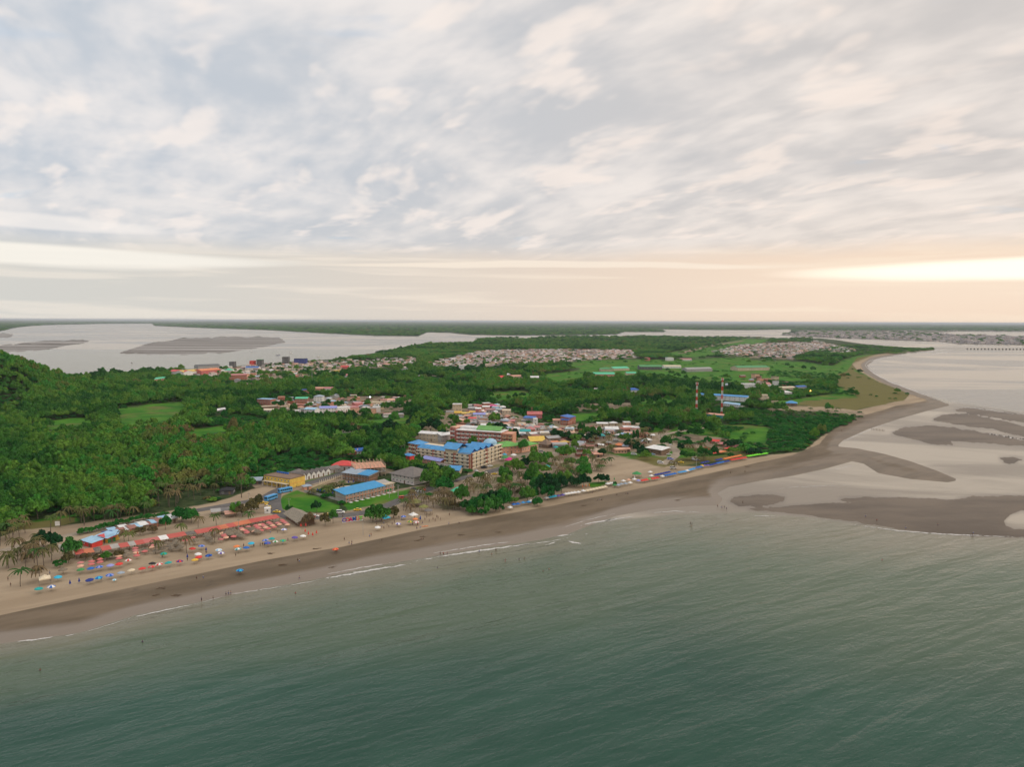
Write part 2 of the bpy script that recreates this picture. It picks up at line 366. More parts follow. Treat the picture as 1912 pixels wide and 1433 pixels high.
# soaked strip right at the water's edge
edgew = n.smooth(n.math('ADD', sepz.outputs[2], n.math('MULTIPLY', n.math('SUBTRACT', strk, 0.5), 0.9)), 1.02, 0.62)
spit = n.smooth(sepz.outputs[0], 175, 120)
c = n.mix(n.math('MULTIPLY', n.math('MULTIPLY', n.math('MULTIPLY', edgew, spit), mw), n.math('MULTIPLY_ADD', bar_m, -0.85, 0.85)), c, damp_c)
n.link(c, b.inputs['Base Color'])
rg = n.mix(n.math('MAXIMUM', n.math('MULTIPLY', mw, n.math('MULTIPLY_ADD', edgew, 0.5, 0.12)), n.math('MULTIPLY', bar_m, 0.05)), (0.9, 0.9, 0.9), (0.22, 0.22, 0.22))
n.link(rg, b.inputs['Roughness']); n.link(n.math('MULTIPLY_ADD', mw, 0.2, 0.06), b.inputs['Specular IOR Level'])
bp = n.new('ShaderNodeBump'); bp.inputs['Strength'].default_value = 0.5; bp.inputs['Distance'].default_value = 0.25
n.link(nzf, bp.inputs['Height']); n.link(bp.outputs[0], b.inputs['Normal'])

# sea and lagoon
m_sea, n, b = mat_new('water')
pos = n.new('ShaderNodeNewGeometry').outputs['Position']
A = n.new('ShaderNodeAttribute', attribute_name='depth'); sA = n.new('ShaderNodeSeparateColor'); n.link(A.outputs['Color'], sA.inputs[0])
shore_v, flat_v, lag_v = sA.outputs          # nearness to shore, tidal flat, muddy (lagoon and bay)
WROT = -0.56
nb = n.noise(pos, 0.012, 4, 0.6)
deep = n.mix(n.smooth(nb, 0.35, 0.65), (0.010, 0.050, 0.032), (0.018, 0.066, 0.043))
midc = (0.066, 0.098, 0.056); shoal = (0.165, 0.150, 0.100); mud = (0.30, 0.25, 0.205)
pn = n.math('MULTIPLY', n.math('SUBTRACT', n.noise(n.mapping(pos, rot=(0, 0, WROT), scale=(0.3, 1, 1)), 0.025, 5, 0.6), 0.5), 0.35)
sv = n.math('ADD', shore_v, pn)
c = n.mix(n.smooth(sv, 0.05, 0.75), deep, midc); c = n.mix(n.smooth(sv, 0.72, 1.05), c, shoal)
flatn = n.noise(n.mapping(pos, rot=(0, 0, 0.35), scale=(0.35, 1, 1)), 0.012, 5, 0.6, 0.6)
flat_c = n.mix(n.smooth(flatn, 0.42, 0.60), (0.20, 0.165, 0.122), (0.35, 0.30, 0.23))
c = n.mix(n.smooth(n.math('ADD', flat_v, pn), 0.42, 0.62), c, flat_c)
wetn = n.math('MULTIPLY', n.math('SUBTRACT', n.noise(n.mapping(pos, rot=(0, 0, 0.25), scale=(0.3, 1, 1)), 0.035, 5, 0.65), 0.5), 0.55)
c = n.mix(n.math('MULTIPLY', n.smooth(n.math('ADD', A.outputs['Alpha'], wetn), 0.22, 0.56), 0.9), c, (0.135, 0.108, 0.080))
swirl = n.noise(n.mapping(pos, scale=(0.5, 1, 1)), 0.0022, 5, 0.6, 1.2)
mud_c = n.mix(n.smooth(swirl, 0.44, 0.56), (0.20, 0.19, 0.165), (0.36, 0.31, 0.24))
c = n.mix(lag_v, c, mud_c)
n.link(c, b.inputs['Base Color'])
b.inputs['IOR'].default_value = 1.33; b.inputs['Specular IOR Level'].default_value = 0.33
# waves run parallel to the beach
wp = n.mapping(pos, rot=(0, 0, WROT), scale=(0.16, 1, 1))
w1 = n.noise(wp, 0.055, 3, 0.5, 0.4); w2 = n.noise(n.mapping(pos, rot=(0, 0, WROT + 0.15), scale=(0.3, 1, 1)), 0.22, 4, 0.6, 0.3); w3 = n.noise(n.mapping(pos, rot=(0, 0, WROT - 0.3), scale=(0.5, 1, 1)), 0.9, 3, 0.6)
hgt = n.math('ADD', n.math('ADD', n.math('MULTIPLY', w1, 3.0), n.math('MULTIPLY', w2, 0.9)), n.math('MULTIPLY', w3, 0.22))
calm = n.math('MAXIMUM', n.smooth(flat_v, 0.3, 0.6), n.math('MULTIPLY', lag_v, 0.7))
bp = n.new('ShaderNodeBump'); bp.inputs['Distance'].default_value = 1.0
n.link(n.math('MULTIPLY_ADD', calm, -0.68, 0.80), bp.inputs['Strength'])
n.link(hgt, bp.inputs['Height']); n.link(bp.outputs[0], b.inputs['Normal'])
n.link(n.math('MULTIPLY_ADD', calm, 0.14, 0.16), b.inputs['Roughness'])

# ------------------------------------------------------------------ ground and water sheets (polar mesh round the camera's foot)
fov = np.radians(np.arange(-50, 50.001, 0.095)); outer = np.radians(np.arange(54, 307, 6.0))
AZ = np.concatenate([fov, outer])
dyp = np.concatenate([[0.9, 1.3], np.arange(2, 60, 1.0), np.arange(60, 160, 2.0), np.arange(160, 640, 3.0), np.arange(640, 1000, 20), [1100, 1400, 2200, 5000]])
base_ang = PITCH - np.arctan((CY - 599.5) / FPX)
ang = PITCH + np.arctan((599.5 + dyp - CY) / FPX)
RAD = CAM_H / np.tan(np.clip(ang, 1e-4, 1.5)); RAD = np.clip(RAD, 3, 160000)
AA, RR = np.meshgrid(AZ, RAD)          # rows far -> near
GX = np.sin(AA) * RR; GY = np.cos(AA) * RR
nr, nc = GX.shape
ii = np.arange(nr - 1)[:, None] * nc; jj = np.arange(nc)[None, :]; j2 = (np.arange(nc) + 1) % nc; j2 = j2[None, :]
Q = np.stack([ii + jj, ii + nc + jj, ii + nc + j2, ii + j2], -1).reshape(-1, 4)
TZ = terrain(GX, GY)
PX0, PY0, F0 = project(GX, GY, 0.0); bad = F0 < 1; PX0 = np.where(bad, -5000., PX0); PY0 = np.where(bad, 5000., PY0)
PXT, PYT, _ = project(GX, GY, np.where(TZ < 5, TZ, 1.5)); PXT = np.where(bad, -5000., PXT); PYT = np.where(bad, 5000., PYT)
def enc(s, W): return np.clip(0.5 + s / (2.0 * W), 0, 1)
def color_attr(me, name, r, g, b_, a4=None):
    a = me.attributes.new(name, 'FLOAT_COLOR', 'POINT')
    arr = np.stack([r.ravel(), g.ravel(), b_.ravel(), np.ones(r.size) if a4 is None else a4.ravel()], -1).astype(np.float32); a.data.foreach_set('color', arr.ravel())
# ground sheet: keep only faces near or above water level
keepv = (TZ > -0.9).ravel()
kf = keepv[Q].any(1)
Vg = np.stack([GX.ravel(), GY.ravel(), TZ.ravel()], -1)
used = np.unique(Q[kf]); remap = -np.ones(len(Vg), int); remap[used] = np.arange(len(used))
me = mesh_np('ground', Vg[used], remap[Q[kf]], m_ground)
def sub(a): return a.ravel()[used]
pxs, pys = sub(PXT), sub(PYT)
color_attr(me, 'useA', enc(sdf(SAND, pxs, pys), 14), enc(sdf(WET, pxs, pys), 14), enc(union(GRASS, pxs, pys), 7), enc(union(DRYG, pxs, pys), 8))
farland = np.minimum(sdf(FAR, pxs, pys), 30); farland = np.where(pys > 652, -30, farland)
color_attr(me, 'useB', enc(union(DIRT, pxs, pys), 10), enc(union(BARS, pxs, pys), 4), enc(farland, 4))
tag(link('ground', me), kind='structure')
# water sheet
me = mesh_np('water', np.stack([GX.ravel(), GY.ravel(), np.zeros(GX.size)], -1), Q, m_sea)
SEA_EDGE = [(-700,1380),(-300,1275),(0,1203),(150,1182),(370,1125),(600,1080),(850,1032),(1060,998),(1150,964),(1250,955),(1400,958),(1500,966),(1600,980),(1700,992),(1800,1002),(1912,1006),(2400,1020),(2400,500),(-700,500)]
dsea = -sdf(SEA_EDGE, PX0, PY0, 420)
right = np.clip((PX0 - 200) / 1500, 0, 1)
shore = np.clip(1 - dsea / (170 + 220 * right), 0, 1)
shore = np.where(bad, 0, shore)
FLAT = [(1120,975),(1200,940),(1330,905),(1500,860),(1560,820),(1700,765),(1790,752),(1912,772),(2400,830),(2400,1010),(1912,1004),(1800,1000),(1700,990),(1600,976),(1500,963),(1400,957),(1280,960)]
BAY = [(1600,655),(2600,640),(2600,850),(1912,772),(1790,755),(1700,735),(1600,700)]
lag = np.clip(np.maximum((PY0 < 653) * 1.0, np.clip(sdf(BAY, PX0, PY0) / 6 + 0.3, 0, 1)), 0, 1) * (~bad)
color_attr(me, 'depth', shore, enc(sdf(FLAT, PX0, PY0), 18), lag, np.where(bad | (PY0 < 665), 0, enc(union(BARS, PX0, PY0), 16)))
tag(link('water', me), kind='structure')

# ------------------------------------------------------------------ air
HAZE = 2.8e-5
m = bpy.data.materials.new('haze'); m.use_nodes = True; m.node_tree.nodes.clear(); n = NT(m.node_tree)
o_ = n.new('ShaderNodeOutputMaterial'); v = n.new('ShaderNodeVolumePrincipled')
v.inputs['Color'].default_value = (0.80, 0.86, 0.92, 1); v.inputs['Density'].default_value = HAZE; v.inputs['Anisotropy'].default_value = 0.0
n.link(v.outputs[0], o_.inputs['Volume'])
L = 165000.0; z0, z1 = -4.0, 122.0
hv = [(x, y, z) for z in (z0, z1) for x, y in ((-L, -L), (L, -L), (L, L), (-L, L))]
hf = [(0, 3, 2, 1), (4, 5, 6, 7), (0, 1, 5, 4), (1, 2, 6, 5), (2, 3, 7, 6), (3, 0, 4, 7)]
tag(link('haze', new_mesh('haze', hv, hf, m)), kind='stuff')

# ------------------------------------------------------------------ mesh builder
class MB:
    def __init__(s): s.v = []; s.f = []; s.m = []
    def add(s, vs, fs, m=0):
        k = len(s.v); s.v += [tuple(v) for v in vs]; s.f += [tuple(i + k for i in f) for f in fs]; s.m += [m] * len(fs); return s
    def box(s, x0, x1, y0, y1, z0, z1, m=0):
        return s.add([(x0,y0,z0),(x1,y0,z0),(x1,y1,z0),(x0,y1,z0),(x0,y0,z1),(x1,y0,z1),(x1,y1,z1),(x0,y1,z1)],
              [(0,3,2,1),(4,5,6,7),(0,1,5,4),(1,2,6,5),(2,3,7,6),(3,0,4,7)], m)
    def bbox(s, x0, x1, y0, y1, z0, z1, b=0.1, m=0):
        """box with chamfered top"""
        return s.add([(x0,y0,z0),(x1,y0,z0),(x1,y1,z0),(x0,y1,z0),(x0,y0,z1-b),(x1,y0,z1-b),(x1,y1,z1-b),(x0,y1,z1-b),(x0+b,y0+b,z1),(x1-b,y0+b,z1),(x1-b,y1-b,z1),(x0+b,y1-b,z1)],
              [(0,3,2,1),(0,1,5,4),(1,2,6,5),(2,3,7,6),(3,0,4,7),(4,5,9,8),(5,6,10,9),(6,7,11,10),(7,4,8,11),(8,9,10,11)], m)
    def tube(s, p0, p1, r0, r1=None, n=8, m=0, cap=True):
        r1 = r0 if r1 is None else r1
        p0 = Vector(p0); p1 = Vector(p1); d = (p1 - p0); 
        if d.length < 1e-6: return s
        d.normalize(); a = d.orthogonal().normalized(); b = d.cross(a)
        vs = []
        for p, r in ((p0, r0), (p1, r1)):
            for i in range(n):
                t_ = 2 * math.pi * i / n; vs.append(p + (a * math.cos(t_) + b * math.sin(t_)) * r)
        fs = [(i, (i + 1) % n, n + (i + 1) % n, n + i) for i in range(n)]
        if cap: fs += [tuple(range(n))[::-1], tuple(range(n, 2 * n))]
        return s.add(vs, fs, m)
    def lathe(s, prof, n=16, m=0, cx=0, cy=0):
        vs = []
        for r, z in prof:
            for i in range(n):
                t_ = 2 * math.pi * i / n; vs.append((cx + r * math.cos(t_), cy + r * math.sin(t_), z))
        fs = []
        for k in range(len(prof) - 1):
            for i in range(n): fs.append((k * n + i, k * n + (i + 1) % n, (k + 1) * n + (i + 1) % n, (k + 1) * n + i))
        return s.add(vs, fs, m)
    def build(s, name, mats, parent=None, smooth=False, loc=(0, 0, 0)):
        return link(name, s.mesh(name, mats, smooth), parent, loc)
    def mesh(s, name, mats, smooth=False):
        me = bpy.data.meshes.new(name); me.from_pydata(s.v, [], s.f)
        if not isinstance(mats, (list, tuple)): mats = [mats]
        for m_ in mats: me.materials.append(m_)
        me.polygons.foreach_set('material_index', s.m)
        if smooth: me.polygons.foreach_set('use_smooth', [True] * len(s.f))
        me.update(); return me
def empty(name, loc, rz=0.0):
    o = bpy.data.objects.new(name, None); COL.objects.link(o); o.location = loc; o.rotation_euler = (0, 0, rz); o.empty_display_size = 0.5
    return o
def copy_thing(src, loc, rz=0.0, scale=1.0, label=None, group=None):
    """copy a thing, its parts and their sub-parts"""
    r = src.copy(); COL.objects.link(r); r.location = loc; r.rotation_euler = (0, 0, rz); r.scale = (scale,) * 3 if not hasattr(scale, '__len__') else scale
    if label: r['label'] = label
    if group: r['group'] = group
    for ch in list(src.children):
        c = ch.copy(); COL.objects.link(c); c.parent = r
        for g in list(ch.children):
            d = g.copy(); COL.objects.link(d); d.parent = c
    return r
def recolor(obj, part, mat_, slot=0):
    for c in obj.children:
        if c.name.split('.')[0] == part:
            c.material_slots[slot].link = 'OBJECT'; c.material_slots[slot].material = mat_
def remove_tree(o):
    for c in list(o.children):
        for g in list(c.children): bpy.data.objects.remove(g)
        bpy.data.objects.remove(c)
    bpy.data.objects.remove(o)

FOOT = []           # occupied circles (x, y, r): trees keep off them
def reserve(p, r): FOOT.append((p[0], p[1], r))

# ------------------------------------------------------------------ materials for things
PAL = dict(
 creamwhite=(0.74,0.66,0.52), redhotel=(0.50,0.19,0.155), plaster=(0.70,0.62,0.58),
 white=(0.72,0.71,0.68), cream=(0.66,0.56,0.40), beige=(0.50,0.41,0.29), yellow=(0.66,0.42,0.06), gold=(0.68,0.47,0.10), orange=(0.72,0.22,0.07),
 salmon=(0.60,0.30,0.20), pink=(0.52,0.15,0.14), rose=(0.50,0.19,0.18), red=(0.62,0.055,0.045), brick=(0.36,0.14,0.09), rust=(0.30,0.12,0.085), brown=(0.20,0.13,0.085),
 blue=(0.022,0.13,0.44), skyblue=(0.065,0.29,0.58), paleblue=(0.32,0.52,0.68), steel=(0.30,0.36,0.42), navy=(0.025,0.045,0.22), purple=(0.13,0.09,0.34), lavender=(0.28,0.30,0.62),
 teal=(0.02,0.33,0.32), cyan=(0.04,0.42,0.62), green=(0.05,0.26,0.08), leafgreen=(0.14,0.36,0.08), mint=(0.08,0.50,0.28), lime=(0.18,0.70,0.04), olive=(0.20,0.20,0.06),
 grey=(0.34,0.33,0.32), darkgrey=(0.10,0.10,0.10), concrete=(0.36,0.34,0.31), thatch=(0.20,0.165,0.12), thatchgrey=(0.17,0.15,0.135), black=(0.02,0.02,0.022), peach=(0.66,0.38,0.26), taxi=(0.75,0.50,0.03), magenta=(0.60,0.04,0.22))
def paint(c, stain=0.35): return simple('paint_' + c, PAL[c], 0.75, 0.10, 0.5, stain=stain)
def cloth(c): return simple('cloth_' + c, PAL[c], 0.85, 0.10, 1.2)
def gloss(c): return simple('gloss_' + c, PAL[c], 0.28, 0.03, 0.5)
def tin(c):
    nm = 'tin_' + c
    if nm in MATS: return MATS[nm]
    m, n, b = mat_new(nm); tc = n.new('ShaderNodeTexCoord').outputs['Object']; pos = n.new('ShaderNodeNewGeometry').outputs['Position']
    wv = n.new('ShaderNodeTexWave', bands_direction='X'); n.link(tc, wv.inputs[0]); wv.inputs['Scale'].default_value = 1.6
    col = PAL[c]
    base = n.ramp(n.noise(pos, 0.35, 5, 0.65), [(0.3, tuple(x * 0.72 for x in col)), (0.7, tuple(min(1, x * 1.12) for x in col))])
    base = n.mix(n.math('MULTIPLY', n.smooth(wv.outputs[1], 0.75, 1.0), 0.30), base, tuple(x * 0.5 for x in col))
    rust = n.smooth(n.noise(n.mapping(tc, scale=(1, 0.25, 1)), 0.5, 6, 0.7), 0.58, 0.72)
    base = n.mix(n.math('MULTIPLY', rust, 0.42), base, (0.20, 0.10, 0.06))
    n.link(base, b.inputs['Base Color']); b.inputs['Roughness'].default_value = 0.5; b.inputs['Specular IOR Level'].default_value = 0.35
    MATS[nm] = m; return m
m_glass = simple('glass', (0.03, 0.04, 0.05), 0.12, 0.3, 0.2)
m_metal = simple('metal', (0.30, 0.30, 0.31), 0.45, 0.1, 1.0, 0.6)
m_wood = simple('wood', (0.14, 0.095, 0.06), 0.85, 0.2, 2.0)
m_tyre = simple('tyre', (0.02, 0.02, 0.02), 0.9, 0.1)
m_skin = simple('skin', (0.20, 0.11, 0.07), 0.6, 0.1)
m_hair = simple('hair', (0.015, 0.012, 0.01), 0.8, 0.1)

# leaves: several palettes, each varied from tree to tree and leaf clump to leaf clump
def leaf_mat(name, stops, spread=1.0, patch=True):
    m, n, b = mat_new(name)
    oi = n.new('ShaderNodeObjectInfo').outputs['Random']; pos = n.new('ShaderNodeNewGeometry').outputs['Position']
    f = oi
    if patch: f = n.math('ADD', n.math('MULTIPLY', oi, 0.34), n.math('MULTIPLY', n.smooth(n.noise(pos, 0.0055, 4, 0.6), 0.36, 0.64), 0.66))
    c = n.ramp(f, stops)
    v = n.noise(pos, 0.55, 3, 0.6)
    c = n.mix(n.smooth(v, 0.35, 0.7), n.vmath('SCALE', c, scale=0.80), n.vmath('SCALE', c, scale=1.16))
    n.link(c, b.inputs['Base Color']); b.inputs['Roughness'].default_value = 0.7; b.inputs['Specular IOR Level'].default_value = 0.02
    return m
m_leaf = leaf_mat('leaves', [(0.0, (0.010, 0.062, 0.016)), (0.22, (0.024, 0.115, 0.022)), (0.42, (0.058, 0.180, 0.028)), (0.62, (0.125, 0.250, 0.036)), (0.80, (0.045, 0.225, 0.035)), (0.92, (0.17, 0.20, 0.050)), (1.0, (0.18, 0.13, 0.065))])
m_leafb = leaf_mat('bright_leaves', [(0.0, (0.018, 0.12, 0.025)), (0.5, (0.03, 0.16, 0.03)), (1.0, (0.06, 0.19, 0.035))], patch=False)
m_leafd = leaf_mat('dark_leaves', [(0.0, (0.010, 0.050, 0.018)), (0.5, (0.015, 0.070, 0.024)), (1.0, (0.024, 0.085, 0.025))], patch=False)
m_leafo = leaf_mat('dry_leaves', [(0.0, (0.085, 0.085, 0.035)), (0.5, (0.13, 0.115, 0.05)), (1.0, (0.16, 0.12, 0.065))], patch=False)
m_palm = leaf_mat('palm_leaves', [(0.0, (0.030, 0.085, 0.022)), (0.5, (0.06, 0.11, 0.03)), (1.0, (0.11, 0.13, 0.04))], patch=False)
m_palmd = leaf_mat('dry_palm_leaves', [(0.0, (0.075, 0.085, 0.030)), (0.5, (0.12, 0.105, 0.045)), (1.0, (0.165, 0.115, 0.065))], patch=False)
m_bark = simple('bark', (0.13, 0.10, 0.075), 0.9, 0.2, 1.5)

# ------------------------------------------------------------------ trees
def crown_mesh(name, seed, blobs, leaves, flat=0.75, leaf=0.15, mat_=None, base=0.0):
    """crown of many small leaf faces round uneven clumps; about 1 unit radius, bottom near z=0"""
    g = np.random.default_rng(seed); C = []; R = []
    for i in range(blobs):
        a = g.uniform(0, 2 * math.pi); r = math.sqrt(g.uniform(0, 1)) * 0.72; h = (1 - (r / 0.95) ** 2) * flat * g.uniform(0.35, 1.05)
        C.append((r * math.cos(a), r * math.sin(a), base + 0.32 + h)); R.append(g.uniform(0.22, 0.40) * (1.1 - 0.35 * r))
    C = np.array(C); R = np.array(R); w_ = R ** 2 / (R ** 2).sum()
    k = g.choice(blobs, leaves, p=w_); d = g.normal(size=(leaves, 3)); d /= np.linalg.norm(d, axis=1)[:, None]; d[:, 2] = np.where(d[:, 2] < -0.25, -d[:, 2], d[:, 2])
    ctr = C[k] + d * (R[k] * g.uniform(0.72, 1.08, leaves))[:, None]
    nrm = d + g.normal(size=(leaves, 3)) * 0.45; nrm /= np.linalg.norm(nrm, axis=1)[:, None]
    ref = np.where(np.abs(nrm[:, 2:3]) < 0.9, np.array([[0, 0, 1.0]]), np.array([[1.0, 0, 0]]))
    a = np.cross(nrm, ref); a /= np.linalg.norm(a, axis=1)[:, None]; b_ = np.cross(nrm, a)
    s_ = g.uniform(0.6, 1.25, leaves)[:, None] * leaf
    V = np.concatenate([ctr - a * s_ - b_ * s_ * 0.3, ctr + b_ * s_ * 0.8, ctr + a * s_ - b_ * s_ * 0.2, ctr - b_ * s_ * 0.75 + nrm * s_ * 0.15])
    i = np.arange(leaves); Qd = np.stack([i, i + leaves, i + 2 * leaves, i + 3 * leaves], -1)[:, [0, 3, 2, 1]]
    return mesh_np(name, V, Qd, mat_, smooth=False)
def trunk_mesh(seed, h=1.0, r=0.05, forks=4):
    g = random.Random(seed); mb = MB(); top = (g.uniform(-.06, .06), g.uniform(-.06, .06), h * 0.55)
    mb.tube((0, 0, -0.06), (top[0] * .5, top[1] * .5, h * 0.28), r, r * 0.8, 7, cap=False); mb.tube((top[0] * .5, top[1] * .5, h * 0.28), top, r * 0.8, r * 0.6, 7, cap=False)
    for i in range(forks):
        a = 2 * math.pi * (i + g.random() * .6) / forks; rr = g.uniform(0.25, 0.5)
        mb.tube(top, (rr * math.cos(a), rr * math.sin(a), h * g.uniform(0.8, 1.05)), r * 0.5, r * 0.15, 5, cap=False)
    return mb
CROWNS = [crown_mesh('crown', 1, 15, 1700, 0.62, 0.085, m_leaf), crown_mesh('crown', 2, 18, 1800, 0.85, 0.080, m_leaf), crown_mesh('crown', 3, 11, 1500, 0.5, 0.090, m_leaf),
          crown_mesh('crown', 4, 20, 1800, 1.0, 0.082, m_leaf), crown_mesh('crown', 5, 9, 1300, 0.7, 0.085, m_leaf), crown_mesh('crown', 6, 24, 2000, 0.7, 0.075, m_leaf)]
TRUNK = trunk_mesh(5, 1.0, 0.055).mesh('trunk', m_bark, True)
TRUNKS = [trunk_mesh(k, 1.0, 0.05, 3 + k % 3).mesh('trunk', m_bark, True) for k in range(3)]

def palm_crown_mesh(name, seed, nf=15, mat_=None, L=1.0, droop=1.0):
    g = random.Random(seed); V = []; F = []
    for i in range(nf):
        a = 2 * math.pi * (i + g.uniform(-.3, .3)) / nf; up = g.uniform(0.05, 0.85); ll = L * g.uniform(0.8, 1.1); dr = droop * g.uniform(0.7, 1.3)
        ca, sa = math.cos(a), math.sin(a); pts = []
        for s_ in range(6):
            u = s_ / 5.0; rr = ll * (u - 0.12 * u * u * dr); zz = ll * (up * u - (0.55 + up * 0.6) * dr * u * u)
            pts.append((rr * ca, rr * sa, zz))
        for side in (-1, 1):
            for s_ in range(5):
                u0, u1 = s_ / 5.0, (s_ + 1) / 5.0
                w0 = 0.17 * ll * (0.35 + 1.2 * u0) * (1 - u0 * 0.75); w1 = 0.17 * ll * (0.35 + 1.2 * u1) * (1.0 - u1 * 0.93)
                p0, p1 = pts[s_], pts[s_ + 1]; k = len(V)
                V += [p0, p1, (p1[0] - sa * side * w1 * 0.9 + ca * w1 * .5, p1[1] + ca * side * w1 * 0.9 + sa * w1 * .5, p1[2] - w1 * 0.75), (p0[0] - sa * side * w0 * 0.9 + ca * w0 * .3, p0[1] + ca * side * w0 * 0.9 + sa * w0 * .3, p0[2] - w0 * 0.75)]
                F.append((k, k + 1, k + 2, k + 3))
    return new_mesh(name, V, F, mat_)
PALM_G = [palm_crown_mesh('fronds', k, 15, m_palm) for k in (1, 2)]
PALM_D = [palm_crown_mesh('fronds', k, 12, m_palmd, droop=1.25) for k in (3, 4)]
def palm_trunk(seed):
    g = random.Random(seed); mb = MB(); bx, by = g.uniform(-.08, .08), g.uniform(-.08, .08); pv = (0, 0, -0.04)
    for i in range(1, 6):
        u = i / 5.0; p = (bx * u * u, by * u * u, u); mb.tube(pv, p, 0.024 - 0.010 * (u - .2), 0.024 - 0.010 * u, 7, cap=False); pv = p
    return mb.mesh('trunk', m_bark, True), (bx, by)
PTRUNK = [palm_trunk(k) for k in (1, 2, 3)]
def make_palm(px, py, h, label, dry=False, group='palm trees along the beach', at=None):
    p = at if at is not None else P(px, py); g = random.Random(int(p[0] * 31 + p[1] * 17)); tm, (bx, by) = g.choice(PTRUNK)
    o = empty('palm_tree', p, g.uniform(0, 6.28)); tag(o, label, 'palm tree', group)
    tr = link('trunk', tm, o, scale=(h * 0.9, h * 0.9, h)); 
    c = link('fronds', g.choice(PALM_D if dry else PALM_G), o, (bx * h * .9, by * h * .9, h * 0.985), g.uniform(0, 6), scale=4.6 * g.uniform(0.85, 1.1))
    return o
def crown_variant(mat_, k):
    key = ('cv', mat_.name, k)
    if key not in MATS:
        me = CROWNS[k].copy(); me.materials.clear(); me.materials.append(mat_); me.name = 'crown'; MATS[key] = me
    return MATS[key]
def make_tree(px, py, r, h, label, mat_=None, k=None, group=None, at=None, squash=1.0):
    p = at if at is not None else P(px, py); g = random.Random(int(abs(p[0]) * 13 + abs(p[1]) * 7)); k = g.randrange(6) if k is None else k
    o = empty('broadleaf_tree', p, g.uniform(0, 6.28)); tag(o, label, 'tree', group)
    ch = min(h * 0.90, r * 2.1) * squash
    link('trunk', g.choice(TRUNKS), o, scale=(r * 0.9, r * 0.9, h - ch * 0.5))
    link('crown', crown_variant(mat_ or m_leaf, k), o, (0, 0, h - ch - .16 * ch), scale=(r * 1.12, r * 1.12, ch * 1.16 / 1.25))
    return o

# ------------------------------------------------------------------ windows, doors shared by all buildings
def window_mesh(frame, w=1.1, h=1.1):
    key = ('win', frame.name, w, h)
    if key not in MATS:
        mb = MB(); f = 0.09
        mb.box(-w/2, w/2, -0.06, 0.02, 0, f, 0); mb.box(-w/2, w/2, -0.06, 0.02, h-f, h, 0); mb.box(-w/2, -w/2+f, -0.06, 0.02, f, h-f, 0); mb.box(w/2-f, w/2, -0.06, 0.02, f, h-f, 0)
        mb.box(-0.03, 0.03, -0.05, 0.0, f, h-f, 0); mb.box(-w/2+f, w/2-f, -0.025, 0.03, f, h-f, 1)
        MATS[key] = mb.mesh('window', [frame, m_glass])
    return MATS[key]
def door_mesh(c):
    key = ('door', c.name)
    if key not in MATS:
        mb = MB(); mb.box(-0.5, 0.5, -0.05, 0.02, 0, 2.1, 0); mb.box(-0.58, -0.5, -0.07, 0.02, 0, 2.18, 1); mb.box(0.5, 0.58, -0.07, 0.02, 0, 2.18, 1); mb.box(-0.5, 0.5, -0.07, 0.02, 2.1, 2.18, 1);
        MATS[key] = mb.mesh('door', [c, m_wood])
    return MATS[key]
def add_door(parent, c, loc):
    d = link('door', door_mesh(c), parent, loc)
    if 'handle' not in MATS: MATS['handle'] = MB().box(0.34, 0.42, -0.10, -0.051, 1.0, 1.08).mesh('handle', m_metal)
    link('handle', MATS['handle'], d); return d
def roof_mb(kind, L, D, h, rise, ov=0.5, th=0.16, m=0):
    mb = MB(); x0, x1, y0, y1 = -ov, L + ov, -ov, D + ov
    def slab(q):                                   # q: 4 top corners -> a sheet with thickness
        b = [(x, y, z - th) for x, y, z in q]
        mb.add(list(q) + b, [(0,1,2,3),(7,6,5,4),(0,4,5,1),(1,5,6,2),(2,6,7,3),(3,7,4,0)], m)
    z = h
    if kind == 'gable':
        yc = D / 2; zo = z + rise
        slab([(x0,y0,z),(x1,y0,z),(x1,yc,zo),(x0,yc,zo)]); slab([(x1,y1,z),(x0,y1,z),(x0,yc+.002,zo),(x1,yc+.002,zo)])
    elif kind == 'gabley':
        xc = L / 2; zo = z + rise
        slab([(x0,y0,z),(xc,y0,zo),(xc,y1,zo),(x0,y1,z)]); slab([(xc+.002,y0,zo),(x1,y0,z),(x1,y1,z),(xc+.002,y1,zo)])
    elif kind == 'hip':
        i = min(L, D) / 2 + ov
        if L >= D: a, b_ = (x0 + i, D / 2), (x1 - i, D / 2)
        else: a, b_ = (L / 2, y0 + i), (L / 2, y1 - i)
        zo = z + rise
        vs = [(x0,y0,z),(x1,y0,z),(x1,y1,z),(x0,y1,z),(a[0],a[1],zo),(b_[0],b_[1],zo),(x0,y0,z-th),(x1,y0,z-th),(x1,y1,z-th),(x0,y1,z-th)]
        if L >= D: fs = [(0,1,5,4),(1,2,5),(2,3,4,5),(3,0,4)]
        else: fs = [(0,1,4),(1,2,5,4),(2,3,5),(3,0,4,5)]
        mb.add(vs, fs + [(0,6,7,1),(1,7,8,2),(2,8,9,3),(3,9,6,0),(9,8,7,6)], m)
    elif kind == 'shed':
        slab([(x0,y0,z),(x1,y0,z),(x1,y1,z+rise),(x0,y1,z+rise)])
    elif kind == 'shedb':
        slab([(x0,y0,z+rise),(x1,y0,z+rise),(x1,y1,z),(x0,y1,z)])
    else:
        mb.box(-0.12, L + 0.12, -0.12, D + 0.12, z, z + 0.14, m)
        for q in ((-0.1, L+0.1, -0.1, 0.08), (-0.1, L+0.1, D-0.08, D+0.1), (-0.1, 0.08, 0.08, D-0.08), (L-0.08, L+0.1, 0.08, D-0.08)): mb.box(*q, z + 0.142, z + 0.45, m)
    return mb
def frame_of(A, B):
    a = P(*A) if not isinstance(A, Vector) else A; b = P(*B) if not isinstance(B, Vector) else B; d = b - a; return a, math.atan2(d.y, d.x), math.hypot(d.x, d.y)
